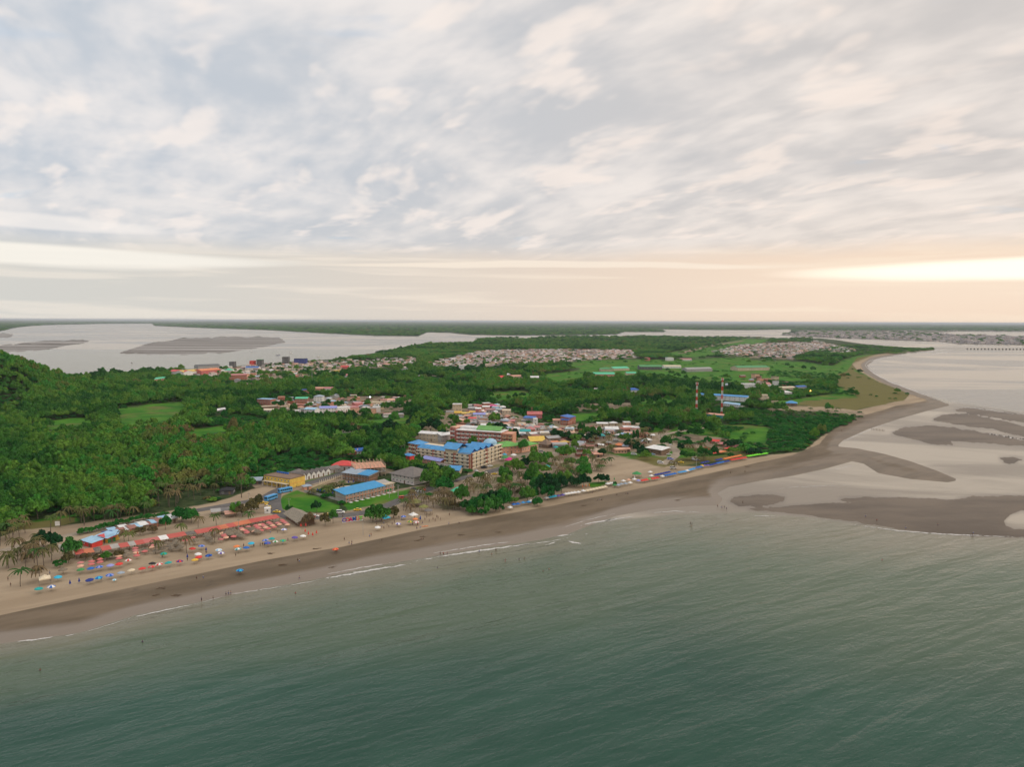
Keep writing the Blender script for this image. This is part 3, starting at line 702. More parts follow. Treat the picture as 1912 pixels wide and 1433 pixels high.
def building(label, A, B, depth, h, roof='gable', rise=1.5, wall='beige', rcol='grey', name='house', cat='house', floors=1, group=None, win=True, doors=1, wspace=3.2, tinr=True, wcol='white', ov=0.5, posts=False, sides=True, chimney=False, walls=True, band=None, rmat=None):
    a, rz, L = frame_of(A, B); o = empty(name, a, rz); tag(o, label, cat, group)
    D = depth; R = rmat or (tin(rcol) if tinr else paint(rcol)); W = paint(wall)
    ca, sa = math.cos(rz), math.sin(rz); reserve((a.x + ca * L/2 - sa * D/2, a.y + sa * L/2 + ca * D/2), math.hypot(L, D) / 2 * 0.95)
    if walls:
        mb = MB(); mb.box(0, L, 0, D, -0.5, h)
        if roof == 'gable':
            for x in (0.0, L - 0.2): mb.add([(x,0,h),(x,D,h),(x,D/2,h+rise-.12),(x+.2,0,h),(x+.2,D,h),(x+.2,D/2,h+rise-.12)], [(0,2,1),(3,4,5),(0,3,5,2),(1,2,5,4)])
        if roof == 'gabley':
            for y in (0.0, D - 0.2): mb.add([(0,y,h),(L,y,h),(L/2,y,h+rise-.12),(0,y+.2,h),(L,y+.2,h),(L/2,y+.2,h+rise-.12)], [(0,1,2),(3,5,4),(0,2,5,3),(1,4,5,2)])
        if roof in ('shed', 'shedb'):
            z0_, z1_ = (h, h + rise) if roof == 'shed' else (h + rise, h)
            mb.add([(0,0,h),(L,0,h),(L,D,h),(0,D,h),(0,0,z0_-.18),(L,0,z0_-.18),(L,D,z1_-.18),(0,D,z1_-.18)], [(0,1,5,4),(1,2,6,5),(2,3,7,6),(3,0,4,7),(4,5,6,7)])
        mb.build('wall', W, o)
        if floors > 1:
            bm_ = MB()
            for f_ in range(1, floors): z = h * f_ / floors; bm_.box(-0.05, L + 0.05, -0.05, D + 0.05, z - 0.12, z + 0.05)
            bm_.build('floor_band', paint(band or 'white'), o)
        if win:
            wm = window_mesh(paint(wcol), 1.1 if L / max(1, int(L / wspace)) > 2.2 else 0.8, 1.1); fh = h / floors
            k = max(1, int(L / wspace)); dx = L / k; nd = 0
            for f_ in range(floors):
                for i in range(k):
                    if f_ == 0 and nd < doors and i == k // 2:
                        add_door(o, paint('brown'), (dx * (i + .5), 0, 0.0)); nd += 1; continue
                    link('window', wm, o, (dx * (i + .5), 0, fh * f_ + fh * 0.36))
                if sides:
                    k2 = max(1, int(D / wspace)); dy = D / k2
                    for i in range(k2):
                        link('window', wm, o, (0 if rz < -0.15 else L, dy * (i + .5), fh * f_ + fh * 0.36), -math.pi / 2 if rz < -0.15 else math.pi / 2)
    else:
        for i, (x, y) in enumerate([(0.1, 0.1), (L - 0.1, 0.1), (L - 0.1, D - 0.1), (0.1, D - 0.1)] + ([(L / 2, 0.1), (L / 2, D - 0.1)] if L > 7 else [])):
            zt = h + (rise * (y / D) if roof == 'shed' else 0) - 0.1
            MB().tube((x, y, -0.4), (x, y, zt), 0.09, None, 6).build('post', m_wood, o)
    roof_mb(roof, L, D, h, rise, ov).build('roof', R, o)
    return o, L

# ------------------------------------------------------------------ parasols and tents
def parasol_proto(kind='beach'):
    o = empty('beach_umbrella', (0, 0, 0)); mb = MB(); n = 8; H_ = 2.45; R_ = 1.55
    prof = [(0.03, H_), (R_ * 0.5, H_ - 0.28), (R_, H_ - 0.62)]; vs = []
    top = (0, 0, H_)
    for i in range(n):
        a = 2 * math.pi * i / n; vs.append((R_ * .52 * math.cos(a), R_ * .52 * math.sin(a), H_ - 0.24))
    for i in range(2 * n):
        a = math.pi * i / n; r = R_ if i % 2 == 0 else R_ * 0.955; vs.append((r * math.cos(a), r * math.sin(a), H_ - (0.66 if i % 2 == 0 else 0.60)))
    for i in range(2 * n):
        v_ = vs[n + i]; vs.append((v_[0] * 1.0, v_[1] * 1.0, v_[2] - 0.20))
    vs.append(top); T = len(vs) - 1
    for i in range(n):
        j = (i + 1) % n; a0 = n + 2 * i; a1 = n + 2 * i + 1; a2 = n + (2 * i + 2) % (2 * n)
        mb2 = [(T, i, j), (i, a0, a1), (i, a1, j), (j, a1, a2)]
        mb.f += mb2; mb.m += [i % 2] * 4
        b0, b1, b2 = a0 + 2 * n, a1 + 2 * n, a2 + 2 * n
        mb.f += [(a0, b0, b1, a1), (a1, b1, b2, a2)]; mb.m += [i % 2] * 2
    mb.v = vs
    mb.build('canopy', [cloth('blue'), cloth('blue')], o)
    MB().tube((0, 0, -0.3), (0, 0, H_ + 0.08), 0.035, None, 6).build('pole', m_metal, o)
    t_ = MB(); t_.box(-0.45, 0.45, -0.4, 0.4, 0.68, 0.73); [t_.box(sx-.03, sx+.03, sy-.03, sy+.03, 0, .68) for sx in (-.38, .38) for sy in (-.33, .33)]
    return o
PARA = parasol_proto()
def parasol(px, py, c1, c2=None, label='', group='umbrellas on the open beach', size=1.0, cat='beach umbrella'):
    """px,py: middle of the canopy in the photo"""
    m_ = mpp(px, py); p = P(px, py + 1.9 * size / m_); o = copy_thing(PARA, p, random.uniform(0, 0.8), size, label, group); o['category'] = cat
    recolor(o, 'canopy', cloth(c1), 0); recolor(o, 'canopy', cloth(c2 or c1), 1)
    o.rotation_euler[0] = random.uniform(-.09, .09); o.rotation_euler[1] = random.uniform(-.09, .09)
    reserve(p, 2.0); return o
def thatch_proto():
    o = empty('thatched_parasol', (0, 0, 0)); mb = MB(); g = random.Random(3); n = 14
    prof = [(0.04, 2.7), (0.5, 2.45), (1.1, 2.1), (1.65, 1.72), (1.7, 1.62)]; mb.lathe(prof, n)
    for i in range(n * 2):
        a = 2 * math.pi * i / (n * 2); r = 1.6; mb.add([(r*math.cos(a-.1), r*math.sin(a-.1), 1.76), (r*math.cos(a+.1), r*math.sin(a+.1), 1.76), (1.85*math.cos(a)*g.uniform(.95,1.05), 1.85*math.sin(a), 1.45)], [(0, 1, 2)])
    mb.build('canopy', simple('thatch_top', PAL['thatch'], 0.95, 0.35, 3.0), o); MB().tube((0, 0, -0.3), (0, 0, 2.6), 0.06, None, 6).build('pole', m_wood, o); return o
THATCH = thatch_proto()
def tent_proto():
    o = empty('beach_tent', (0, 0, 0)); mb = MB(); s_ = 1.5; h = 2.1
    mb.add([(-s_,-s_,h),(s_,-s_,h),(s_,s_,h),(-s_,s_,h),(0,0,h+1.0),(-s_,-s_,h-.28),(s_,-s_,h-.28),(s_,s_,h-.28),(-s_,s_,h-.28),(-.7,-.7,h+.42),(.7,-.7,h+.42),(.7,.7,h+.42),(-.7,.7,h+.42)],
           [(0,1,10,9),(1,2,11,10),(2,3,12,11),(3,0,9,12),(9,10,4),(10,11,4),(11,12,4),(12,9,4),(0,5,6,1),(1,6,7,2),(2,7,8,3),(3,8,5,0)])
    mb.build('canopy', [cloth('white')], o)
    for x in (-1, 1):
        for y in (-1, 1): MB().tube((x * 1.45, y * 1.45, -0.2), (x * 1.45, y * 1.45, h - 0.02), 0.04, None, 6).build('leg', m_metal, o)
    return o
TENT = tent_proto()
ROWDIR = math.radians(36)
def tent(px, py, c, label, group='tents pitched in a row along the beach', size=1.0, rz=None):
    m_ = mpp(px, py); p = P(px, py + 2.2 * size / m_); o = copy_thing(TENT, p, ROWDIR if rz is None else rz, size, label, group); recolor(o, 'canopy', cloth(c)); reserve(p, 2.5); return o

# ------------------------------------------------------------------ vehicles
def car_proto(kind='sedan'):
    nm = {'sedan': 'parked_car', 'suv': 'parked_van'}[kind]; o = empty(nm, (0, 0, 0)); L, W = (4.3, 1.7) if kind == 'sedan' else (4.9, 1.85)
    z1, z2 = (0.92, 1.45) if kind == 'sedan' else (1.15, 1.95)
    # section along x: hood, windscreen, roof, rear
    if kind == 'sedan': prof = [(-L/2,.35),(-L/2,.75),(-L*.47,.86),(-L*.30,z1+.02),(-L*.17,z2-.03),(L*.10,z2),(L*.27,z1+.03),(L*.46,.78),(L/2,.62),(L/2,.32)]
    else: prof = [(-L/2,.38),(-L/2,1.0),(-L*.485,z1+.05),(-L*.44,z2-.05),(-L*.40,z2),(L*.14,z2),(L*.28,z1+.02),(L*.47,.98),(L/2,.8),(L/2,.36)]
    def section(x, z):
        return W / 2 if z <= z1 + 0.001 else W / 2 - 0.16 * (z - z1) / (z2 - z1) - .04
    V = []; n = len(prof)
    for sgn in (-1, 1):
        for x, z in prof: V.append((x, sgn * section(x, z), z))
    F = [(i, (i + 1) % n, n + (i + 1) % n, n + i) for i in range(n)] + [tuple(range(n))[::-1], tuple(range(n, 2 * n))]
    mb = MB(); mb.add(V, F); mb.build('body', [gloss('white')], o)
    g_ = MB(); e = .015
    xs = (-L*.27, L*.22) if kind == 'sedan' else (-L*.42, L*.24); xt = (-L*.15, L*.09) if kind == 'sedan' else (-L*.40, L*.13)
    for sgn in (-1, 1):
        y0_, y1_ = sgn * (W/2 - .035 + e), sgn * (W/2 - .185 + e); q = [(xs[0], y0_, z1+.06), (xs[1], y0_, z1+.06), (xt[1], y1_, z2-.08), (xt[0], y1_, z2-.08)]
        g_.add(q, [(0,1,2,3) if sgn < 0 else (3,2,1,0)])
    wx = (L*.265, L*.115) if kind == 'sedan' else (L*.27, L*.15); rx = (-L*.285, -L*.18) if kind == 'sedan' else (-L*.478, -L*.446)
    for (xa, xb), sgn in ((wx, 1), (rx, -1)):
        g_.add([(xa + sgn*.03, -W/2+.18, z1+.06), (xa + sgn*.03, W/2-.18, z1+.06), (xb + sgn*.03, W/2-.26, z2-.07), (xb + sgn*.03, -W/2+.26, z2-.07)], [(0,1,2,3) if sgn > 0 else (3,2,1,0)])
    g_.build('glass', m_glass, o)
    for x in (-L*.31, L*.31):
        for sgn in (-1, 1):
            w_ = MB(); w_.tube((x, sgn * (W/2 - .2), .33), (x, sgn * (W/2 + .02), .33), .33, None, 14); wo = w_.build('wheel', m_tyre, o); MB().tube((x, sgn * (W/2 + .01), .33), (x, sgn * (W/2 + .035), .33), .19, None, 10).build('rim', m_metal, wo)
    for sgn in (-1, 1): MB().bbox(L/2 - .08, L/2 + .02, sgn*(W/2-.25)-.16, sgn*(W/2-.25)+.16, .6, .76, .03).build('headlight', paint('white'), o)
    for sgn in (-1, 1): MB().bbox(-L/2 - .02, -L/2 + .08, sgn*(W/2-.22)-.13, sgn*(W/2-.22)+.13, .66, .82, .03).build('tail_light', paint('red'), o)
    return o
CAR = car_proto('sedan'); VAN = car_proto('suv')
def car(px, py, c, label, ang=None, kind='sedan', group='cars parked near the beach', cat=None):
    p = P(px, py); src = CAR if kind == 'sedan' else VAN; o = copy_thing(src, p, math.radians(ang if ang is not None else random.uniform(0, 360)), 1.0, label, group)
    o['category'] = cat or ('car' if kind == 'sedan' else 'van'); recolor(o, 'body', gloss(c)); reserve(p, 3); return o
def make_bus(px, py, ang, label):
    p = P(px, py); o = empty('bus', p, math.radians(ang)); tag(o, label, 'bus', 'blue buses on the shore road'); L, W, H_ = 9.0, 2.5, 3.0
    mb = MB(); mb.bbox(-L/2, L/2, -W/2, W/2, .4, H_, .18); mb.box(-L/2+.5, L/2-.5, -W/2+.3, W/2-.3, H_+.001, H_+.12, 0); mb.build('body', [gloss('skyblue')], o)
    for s_ in (-1, 1):
        for i in range(6):
            x = -L/2 + .75 + i * 1.35; y = s_ * (W/2 + .012); MB().box(x, x + 1.12, min(y, y - s_*.05), max(y, y - s_*.05), 1.55, 2.4).build('window', m_glass, o)
    MB().box(L/2 - .03, L/2 + .015, -W/2+.18, W/2-.18, 1.35, 2.6).build('windscreen', m_glass, o); MB().box(-L/2 - .015, -L/2 + .03, -W/2+.3, W/2-.3, 1.6, 2.5).build('rear_window', m_glass, o)
    for x in (-L*.30, L*.32):
        for s_ in (-1, 1):
            w_ = MB(); w_.tube((x, s_*(W/2-.28), .48), (x, s_*(W/2+.03), .48), .48, None, 14); wo = w_.build('wheel', m_tyre, o); MB().tube((x, s_*(W/2+.02), .48), (x, s_*(W/2+.045), .48), .25, None, 10).build('rim', m_metal, wo)
    for s_ in (-1, 1): MB().bbox(L/2-.05, L/2+.03, s_*.85-.2, s_*.85+.2, .75, .95, .03).build('headlight', paint('white'), o)
    MB().box(-L/2+.1, L/2-.1, -W/2-.012, W/2+.012, 1.0, 1.22).build('stripe', paint('paleblue'), o)
    reserve(p, 6); return o
def motorbike_proto():
    o = empty('motorbike', (0, 0, 0))
    for x in (-.65, .65):
        w_ = MB()
        for i in range(12):
            a, b_ = 2*math.pi*i/12, 2*math.pi*(i+1)/12; w_.tube((x+.27*math.cos(a), 0, .3+.27*math.sin(a)), (x+.27*math.cos(b_), 0, .3+.27*math.sin(b_)), .05, None, 5, cap=False)
        w_.tube((x, -.05, .3), (x, .05, .3), .06, None, 8); w_.build('wheel', m_tyre, o)
    f_ = MB(); f_.tube((-.65, 0, .3), (-.1, 0, .55), .04, None, 6); f_.tube((-.1, 0, .55), (.4, 0, .8), .05, None, 6); f_.tube((.65, 0, .3), (.38, 0, .98), .035, None, 6); f_.bbox(-.25, .2, -.14, .14, .25, .55, .06); f_.bbox(-.05, .32, -.13, .13, .66, .86, .07); f_.build('frame', [gloss('red')], o)
    MB().bbox(-.7, .0, -.12, .12, .68, .80, .04).build('seat', m_tyre, o); MB().tube((.38, -.33, 1.0), (.38, .33, 1.0), .02, None, 6).build('handlebar', m_metal, o); return o
MOTO = motorbike_proto()

# ------------------------------------------------------------------ people: one continuous skinned body, clothes over it
def skinned(name, J, E, mat_, sub=1):
    me = bpy.data.meshes.new(name); me.from_pydata([j[:3] for j in J], E, []); o = bpy.data.objects.new(name, me); COL.objects.link(o)
    md = o.modifiers.new('s', 'SKIN'); me.skin_vertices.new() if not me.skin_vertices else None
    for i, j in enumerate(J): me.skin_vertices[0].data[i].radius = (j[3], j[4] if len(j) > 4 else j[3])
    me.skin_vertices[0].data[0].use_root = True
    if sub: s2 = o.modifiers.new('u', 'SUBSURF'); s2.levels = sub; s2.render_levels = sub
    dg = bpy.context.evaluated_depsgraph_get(); r = bpy.data.meshes.new_from_object(o.evaluated_get(dg)); bpy.data.objects.remove(o)
    r.name = name; r.materials.clear(); r.materials.append(mat_); r.polygons.foreach_set('use_smooth', [True] * len(r.polygons)); return r
def person_proto(pose):
    st = {'stand': (0, 0, .10, -.08), 'walk': (.30, -.26, .22, -.22), 'sit': None}[pose]
    o = empty('person', (0, 0, 0)); hip = .93; 
    if pose == 'sit': hip = .18
    J = [(0,0,hip,.14,.10),(0,0,hip+.22,.13,.10),(0,0,hip+.45,.17,.11),(0,0,hip+.54,.06,.06),(0,.02,hip+.64,.085,.095),(0,.02,hip+.76,.08,.09)]; E = [(0,1),(1,2),(2,3),(3,4),(4,5)]
    for s_ in (-1, 1):
        k = len(J)
        if pose == 'sit':
            J += [(s_*.10,.02,hip,.09),(s_*.14,.42,hip+.30,.065),(s_*.14,.72,.08,.045),(s_*.14,.86,.05,.04)]; J += [(s_*.20,0,hip+.44,.055),(s_*.26,.14,hip+.20,.042),(s_*.18,.36,hip+.22,.032),(s_*.16,.44,hip+.23,.03)]
        else:
            f_ = st[0] if s_ < 0 else st[1]; h_ = st[2] if s_ < 0 else st[3]
            J += [(s_*.10,0,hip-.05,.09),(s_*.11,f_*.5,hip-.45,.062),(s_*.11,f_ - .03,.10,.042),(s_*.12,f_+.10,.04,.04)]; J += [(s_*.20,0,hip+.44,.055),(s_*.27,-h_*.3,hip+.16,.042),(s_*.28,-h_+.10,hip-.08,.032),(s_*.28,-h_+.14,hip-.17,.030)]
        E += [(0,k),(k,k+1),(k+1,k+2),(k+2,k+3),(2,k+4),(k+4,k+5),(k+5,k+6),(k+6,k+7)]
    link('body', skinned('body', J, E, m_skin), o)
    SJ = [(0,0,hip+.12,.155,.125),(0,0,hip+.30,.155,.12),(0,0,hip+.46,.17,.125),(-.20,0,hip+.44,.075),(-.255,0.02,hip+.30,.07),(.20,0,hip+.44,.075),(.255,.02,hip+.30,.07)]
    link('shirt', skinned('shirt', SJ, [(0,1),(1,2),(2,3),(3,4),(2,5),(5,6)], cloth('white')), o)
    PJ = [(0,0,hip+.02,.16,.125)]; PE = []
    for s_ in (-1, 1):
        k = len(PJ); leg = [j for j in J if abs(j[0] - s_*.10) < 1e-6][0]; kn = [j for j in J if abs(j[0] - s_*(.14 if pose == 'sit' else .11)) < 1e-6][0]
        PJ += [(leg[0], leg[1], leg[2], .105), (kn[0], kn[1], kn[2] + .04, .085)]; PE += [(0, k), (k, k+1)]
    link('shorts', skinned('shorts', PJ, PE, cloth('navy')), o)
    hb = MB(); hb.lathe([(.005,.125),(.06,.11),(.095,.05),(.10,-.02),(.085,-.06)], 12); h_ = hb.build('hair', m_hair, o, True, (0, -.005, hip + .735)); return o
PPL = {k: person_proto(k) for k in ('stand', 'walk', 'sit')}
def person(px, py, top, bottom, label, pose='stand', group='people on the beach', wade=0.0):
    p = P(px, py); p.z -= wade; o = copy_thing(PPL[pose], p, random.uniform(0, 6.28), random.uniform(.96, 1.05), label, group); tag(o, None, 'person')
    recolor(o, 'shirt', cloth(top)); recolor(o, 'shorts', cloth(bottom)); reserve(p, 1.5); return o

# ------------------------------------------------------------------ roads and paths
m_asph = simple('asphalt', (0.115, 0.105, 0.098), 0.85, 0.18, 0.4, stain=0.3)
m_track = simple('track', (0.30, 0.245, 0.18), 0.95, 0.15, 0.3, stain=0.15)
def strip(name, pts, width, mat_, lift=0.05, n=6):
    W = [P(*p) for p in pts]; C = []
    for i in range(len(W) - 1):
        p0 = W[max(i-1,0)]; p1 = W[i]; p2 = W[i+1]; p3 = W[min(i+2,len(W)-1)]
        for k in range(n):
            t_ = k / n; C.append(0.5 * ((2*p1) + (p2-p0)*t_ + (2*p0-5*p1+4*p2-p3)*t_*t_ + (3*p1-p0-3*p2+p3)*t_**3))
    C.append(W[-1]); V = []; F = []
    for i, c in enumerate(C):
        d = (C[min(i+1,len(C)-1)] - C[max(i-1,0)]); d.z = 0; d.normalize(); nrm = Vector((-d.y, d.x, 0))
        for s_ in (-.5, .5):
            q = c + nrm * width * s_; V.append((q.x, q.y, float(terrain(np.array([q.x]), np.array([q.y]))[0]) + lift))
        if i: k = 2 * i; F.append((k-2, k, k+1, k-1))
    o = link(name, new_mesh(name, V, F, mat_)); tag(o, kind='structure')
    for c in C[::4]: reserve(c, width * 0.6)
    return o
strip('road', [(300,966),(350,957),(430,943),(490,931),(525,914),(575,903),(640,884),(700,866)], 8, m_asph)
strip('beach_road', [(513,922),(512,942),(520,958),(560,968),(620,965),(680,958),(720,946),(770,925),(850,897),(900,885),(960,868),(1012,852)], 8, m_asph, 0.058)
strip('village_road', [(1330,797),(1290,803),(1240,812),(1238,822),(1254,834),(1264,846),(1254,857),(1236,868)], 7, m_track, 0.05)
strip('path', [(0,1030),(80,1010),(180,990),(280,970)], 6, m_track, 0.05)
strip('garden_path', [(585,905),(640,893),(660,902)], 2.5, m_track, 0.06)
strip('village_street', [(936,860),(990,847),(1040,846),(1090,838),(1140,826),(1200,815),(1238,812)], 7, m_track, 0.062)
strip('runway', [(1272,660),(1330,646),(1388,637)], 24, simple('runway', (0.26, 0.17, 0.12), .9, .15, .05), 0.3)

# ------------------------------------------------------------------ the blue roofed hotel and its neighbours
def wing(root, A, B, D, H, floors, bays, wall, bal, pier='brick', balcony=True, drop=0.0, ext=0.0):
    """one wing of a big hotel: wall, piers, floor slabs, balconies and windows, all parts of root"""
    a, rz, L = frame_of(A, B); off = a - Vector(root.location); off.z = 0; W = paint(wall); fh = H / floors
    def part(mb, nm, mt, x=0, y=0, z=0): o = mb.build(nm, mt, root, False, (0,0,0)) if isinstance(mb, MB) else link(nm, mb, root); c, s_ = math.cos(rz), math.sin(rz); o.location = (off.x + c*x - s_*y, off.y + s_*x + c*y, off.z + z); o.rotation_euler = (0,0,rz); return o
    part(MB().box(0, L, 0, D, -.5, H), 'wall', W)
    dx = L / bays; wm = window_mesh(paint('creamwhite'), min(2.0, dx * .42), 1.5)
    for i in range(bays + 1):
        if i in (0, bays, bays // 2): pm = MB(); pm.box(i*dx - (.9 if i else 0), i*dx + (.9 if i < bays else 0), -1.0, -.003, -.4, H); part(pm, 'brick_pier', paint(pier))
    for f_ in range(floors):
        for i in range(bays):
            part(wm, 'window', None, dx*(i+.5), 0, f_*fh + .35)
            if balcony:
                b_ = MB(); w2 = dx * .40; b_.box(-w2, w2, -1.5, -.004, 0, .16); b_.box(-w2, w2, -1.5, -1.40, .162, .95); b_.box(-w2, -w2+.1, -1.40, -.004, .162, .95); b_.box(w2-.1, w2, -1.40, -.004, .162, .95)
                part(b_.mesh('balcony', [paint(bal, .2)]), 'balcony', None, dx*(i+.5), 0, f_*fh + .02)
    nb = max(1, int(D / 4.5)); sd = 0 if rz < -.1 else L
    for f_ in range(floors):
        for i in range(nb): o = part(wm, 'window', None, sd, D*(i+.5)/nb, f_*fh + .5); o.rotation_euler = (0,0,rz + (-math.pi/2 if rz < -.1 else math.pi/2))
    ca, sa = math.cos(rz), math.sin(rz); reserve((a.x + ca*L/2 - sa*D/2, a.y + sa*L/2 + ca*D/2), math.hypot(L, D)/2)
    for q in range(0, int(L) + 1, 8): reserve((a.x + ca*q - sa*D/2, a.y + sa*q + ca*D/2), D*.75)
    return a, rz, L, off, part
C0 = P(879, 876)
hotel = empty('blue_roofed_hotel', C0); tag(hotel, 'cream four storey hotel with brick piers, rows of balconies and bright blue gabled roofs', 'hotel')
bl = tin('skyblue')
a, rz, L, off, part = wing(hotel, (879,876), (934,857), 17, 11.6, 4, 8, 'cream', 'creamwhite')
U1 = Vector((math.cos(rz), math.sin(rz), 0)); N1 = Vector((-math.sin(rz), math.cos(rz), 0)); CC = Vector(C0)
for i in range(4):     # four blue gables side by side over the front
    g0 = i * L / 5.2; mb = roof_mb('gabley', L/5.2 - .3, 17, 11.6, 2.7, .4); part(mb.mesh('gable_roof', [bl]), 'gable_roof', None, g0 + .3, 0, .02)
    mb = MB(); w_ = L/5.2 - .5; mb.add([(0,0,0),(w_,0,0),(w_/2,0,2.3),(0,.2,0),(w_,.2,0),(w_/2,.2,2.3)], [(0,1,2),(3,5,4),(0,2,5,3),(1,4,5,2)]); part(mb.mesh('gable', [paint('navy')]), 'gable', None, g0 + .4, .35, 11.6)
mb = MB(); mb.lathe([(5.2,0),(5.2,3.0),(5.5,3.05),(4.2,4.6),(2.2,5.6),(.05,6.0)], 18); part(mb.mesh('round_tower', [tin('paleblue')]), 'round_tower', None, L - 4.5, 6.5, 10.4)
mb = MB(); mb.box(L - 9, L + .6, -.62, 12.5, 0, .3); 
for f_ in (2.9, 5.8, 8.7, 11.3): mb.box(L - 9, L + 1.2, -1.7, 12, f_ - .12, f_ + .35)
part(mb.mesh('floor_slab', [paint('cream')]), 'floor_slab', None)
part(MB().box(L + .02, L + 1.0, 1.5, 5, 0, 12.2).mesh('glass_strip', [paint('teal')]), 'glass_strip', None)
a, rz, L, off, part = wing(hotel, CC + N1*22.5 - U1*.5, CC + N1*.2 - U1*.5, 19, 10.8, 4, 5, 'cream', 'creamwhite')
part(roof_mb('gable', L*.55, 15, 13.4, 3.6, .8).mesh('tower_roof', [bl]), 'tower_roof', None, -1, -1, .1); part(MB().box(0, L*.5, .4, 13, 10.8, 13.5).mesh('tower', [paint('cream')]), 'tower', None)
part(roof_mb('shed', L*.45, 13, 10.9, 2.2, .5).mesh('side_roof', [bl]), 'side_roof', None, L*.55, 0, .1)
a, rz, L, off, part = wing(hotel, (778,853), (843,862), 12, 7.4, 3, 8, 'cream', 'creamwhite')
for i in range(6): part(roof_mb('shed', L/6.3 - .5, 5, 7.5, 2.4, .1).mesh('awning_roof', [bl]), 'awning_roof', None, .4 + i*L/6.3, 0, 0)
part(MB().box(0, L, 5.2, 12.3, 7.42, 9.4).mesh('upper_floor', [paint('cream')]), 'upper_floor', None)
a, rz, L, off, part = wing(hotel, (765,849), (780,852), 10, 9.5, 3, 2, 'cream', 'creamwhite')
part(roof_mb('hip', L, 10, 9.6, 2.6, 1.3).mesh('hip_roof', [bl]), 'hip_roof', None)

C1 = P(852, 831); rh = empty('red_hotel', C1); tag(rh, 'long red four storey hotel with white balconies and green gabled roof', 'hotel')
a, rz, L, off, part = wing(rh, (853,832), (937,838), 15, 13.6, 4, 10, 'redhotel', 'white', 'redhotel')
mb = MB(); mb.box(-.3, L+.3, -1.8, 15.3, 13.62, 14.1); mb.box(L*.02, L*.4, 5, 13, 14.12, 16.0); part(mb.mesh('flat_roof', [paint('white')]), 'flat_roof', None)
part(roof_mb('gable', L*.52, 12, 14.6, 3.0, .4).mesh('green_roof', [tin('leafgreen')]), 'green_roof', None, L*.42, 2.4, .1)
part(MB().box(L*.42, L*.94, 2.6, 14.2, 14.11, 14.6).mesh('top_floor', [paint('white')]), 'top_floor', None)
a, rz, L, off, part = wing(rh, (937,838), (957,839), 13, 12.4, 4, 2, 'salmon', 'peach', 'brick')
part(MB().box(-.2, L+.2, -.4, 13.2, 12.42, 12.9).mesh('parapet', [paint('salmon')]), 'parapet', None)
a, rz, L, off, part = wing(rh, (842,829), (852,831), 12, 14.8, 4, 1, 'redhotel', 'white', 'redhotel')
part(MB().box(-.2, L+.2, -.4, 12.2, 14.82, 15.4).mesh('parapet', [paint('peach')]), 'parapet', None)

def B(*a, **k): return building(*a, **k)[0]
B('salmon building with a wide green hipped roof, beside the blue roofed hotel', (938,849), (972,846), 17, 6.3, 'hip', 3.0, 'salmon', 'leafgreen', name='green_roofed_restaurant', cat='restaurant', floors=2, tinr=False, ov=1.0, band='peach')
B('low salmon annex with green roof right of the larger green roofed building', (974,846), (1004,840), 14, 5.2, 'hip', 2.4, 'peach', 'leafgreen', floors=1, tinr=False, ov=.9)
B('house under a golden yellow double roof beside the green roofed restaurant', (991,832), (1016,831), 9, 3.6, 'gable', 3.6, 'cream', 'gold', tinr=False, ov=1.2)
B('long beige two storey block with white tin roof left of the red hotel', (782,823), (822,826), 10, 6.8, 'gable', 1.5, 'beige', 'white', floors=2, cat='apartment block')
B('pale grey house with torn white tin roof next to the long beige block', (824,827), (845,824), 10, 6.2, 'gable', 1.6, 'grey', 'white', floors=2)
B('big two storey hall with dark weathered hipped roof and green lower awning', (731,899), (773,907), 19, 5.6, 'hip', 4.2, 'plaster', 'thatchgrey', floors=2, cat='hall', name='hall', tinr=False, ov=1.6, band='green')
B('long mauve roof of a low annex left of the blue roofed hotel', (789,864), (822,870), 7, 3.2, 'gable', 1.6, 'salmon', 'lavender', ov=.8)
B('dark grey hipped shed behind the big hall', (788,878), (832,884), 11, 3.2, 'hip', 2.6, 'brown', 'thatchgrey', tinr=False, ov=1)
B('small pavilion with blue folded roof at the foot of the blue hotel', (836,886), (857,887), 9, 3.2, 'gable', 2.4, 'beige', 'skyblue', ov=1.0)
B('little red kiosk with blue top left of the blue roofed hotel', (753,858), (765,860), 5, 3.4, 'hip', 1.6, 'red', 'skyblue')
# hotel with the pool
o, L = building('long two storey seafront hotel wing with bright blue metal roof', (645,939), (736,917), 9.5, 4.9, 'shed', 1.6, 'concrete', 'cyan', name='pool_hotel', cat='hotel', floors=2, wspace=2.6, ov=1.1, doors=3, band='brick')
for c in list(o.children):
    if c.name.startswith('roof'): bpy.data.objects.remove(c)
roof_mb('shed', L*.78, 9.5, 4.9, 1.6, 1.0).build('blue_roof', simple('roof_cyan', (0.02,0.25,0.50), .45, .08, .3, stain=.15), o)
r_ = MB().box(L*.80, L+.5, -.6, 10.0, 4.95, 5.3); r_.build('terrace_roof', paint('beige'), o)
MB().box(L*.80, L*.94, -.10, -.02, .6, 2.3).build('green_banner', cloth('green'), o)
for i in range(9): MB().box(L*(i+.3)/9, L*(i+.75)/9, -3.4, -1.0, -.2, .12).build('door_step', paint('white'), o)
gl = MB(); 
for i in range(16): gl.box(L*i/16, L*i/16+.22, -1.0, -.78, 0, 4.8)
gl.box(0, L, -1.02, -.1, 2.4, 2.6); gl.build('gallery', paint('salmon'), o)
o, L = building('two storey gallery block behind the pool with half blue, half weathered roof', (640,896), (689,903), 9, 5.0, 'shed', 1.3, 'brown', 'steel', name='gallery_block', cat='hotel block', floors=2, wspace=2.4, ov=.8, band='salmon')
roof_mb('shed', L*.35, 9.3, 5.35, 1.3, .8).build('blue_roof', simple('roof_cyan', (0.02,0.25,0.50), .45, .08, .3, stain=.15), o).location.x = L * .62
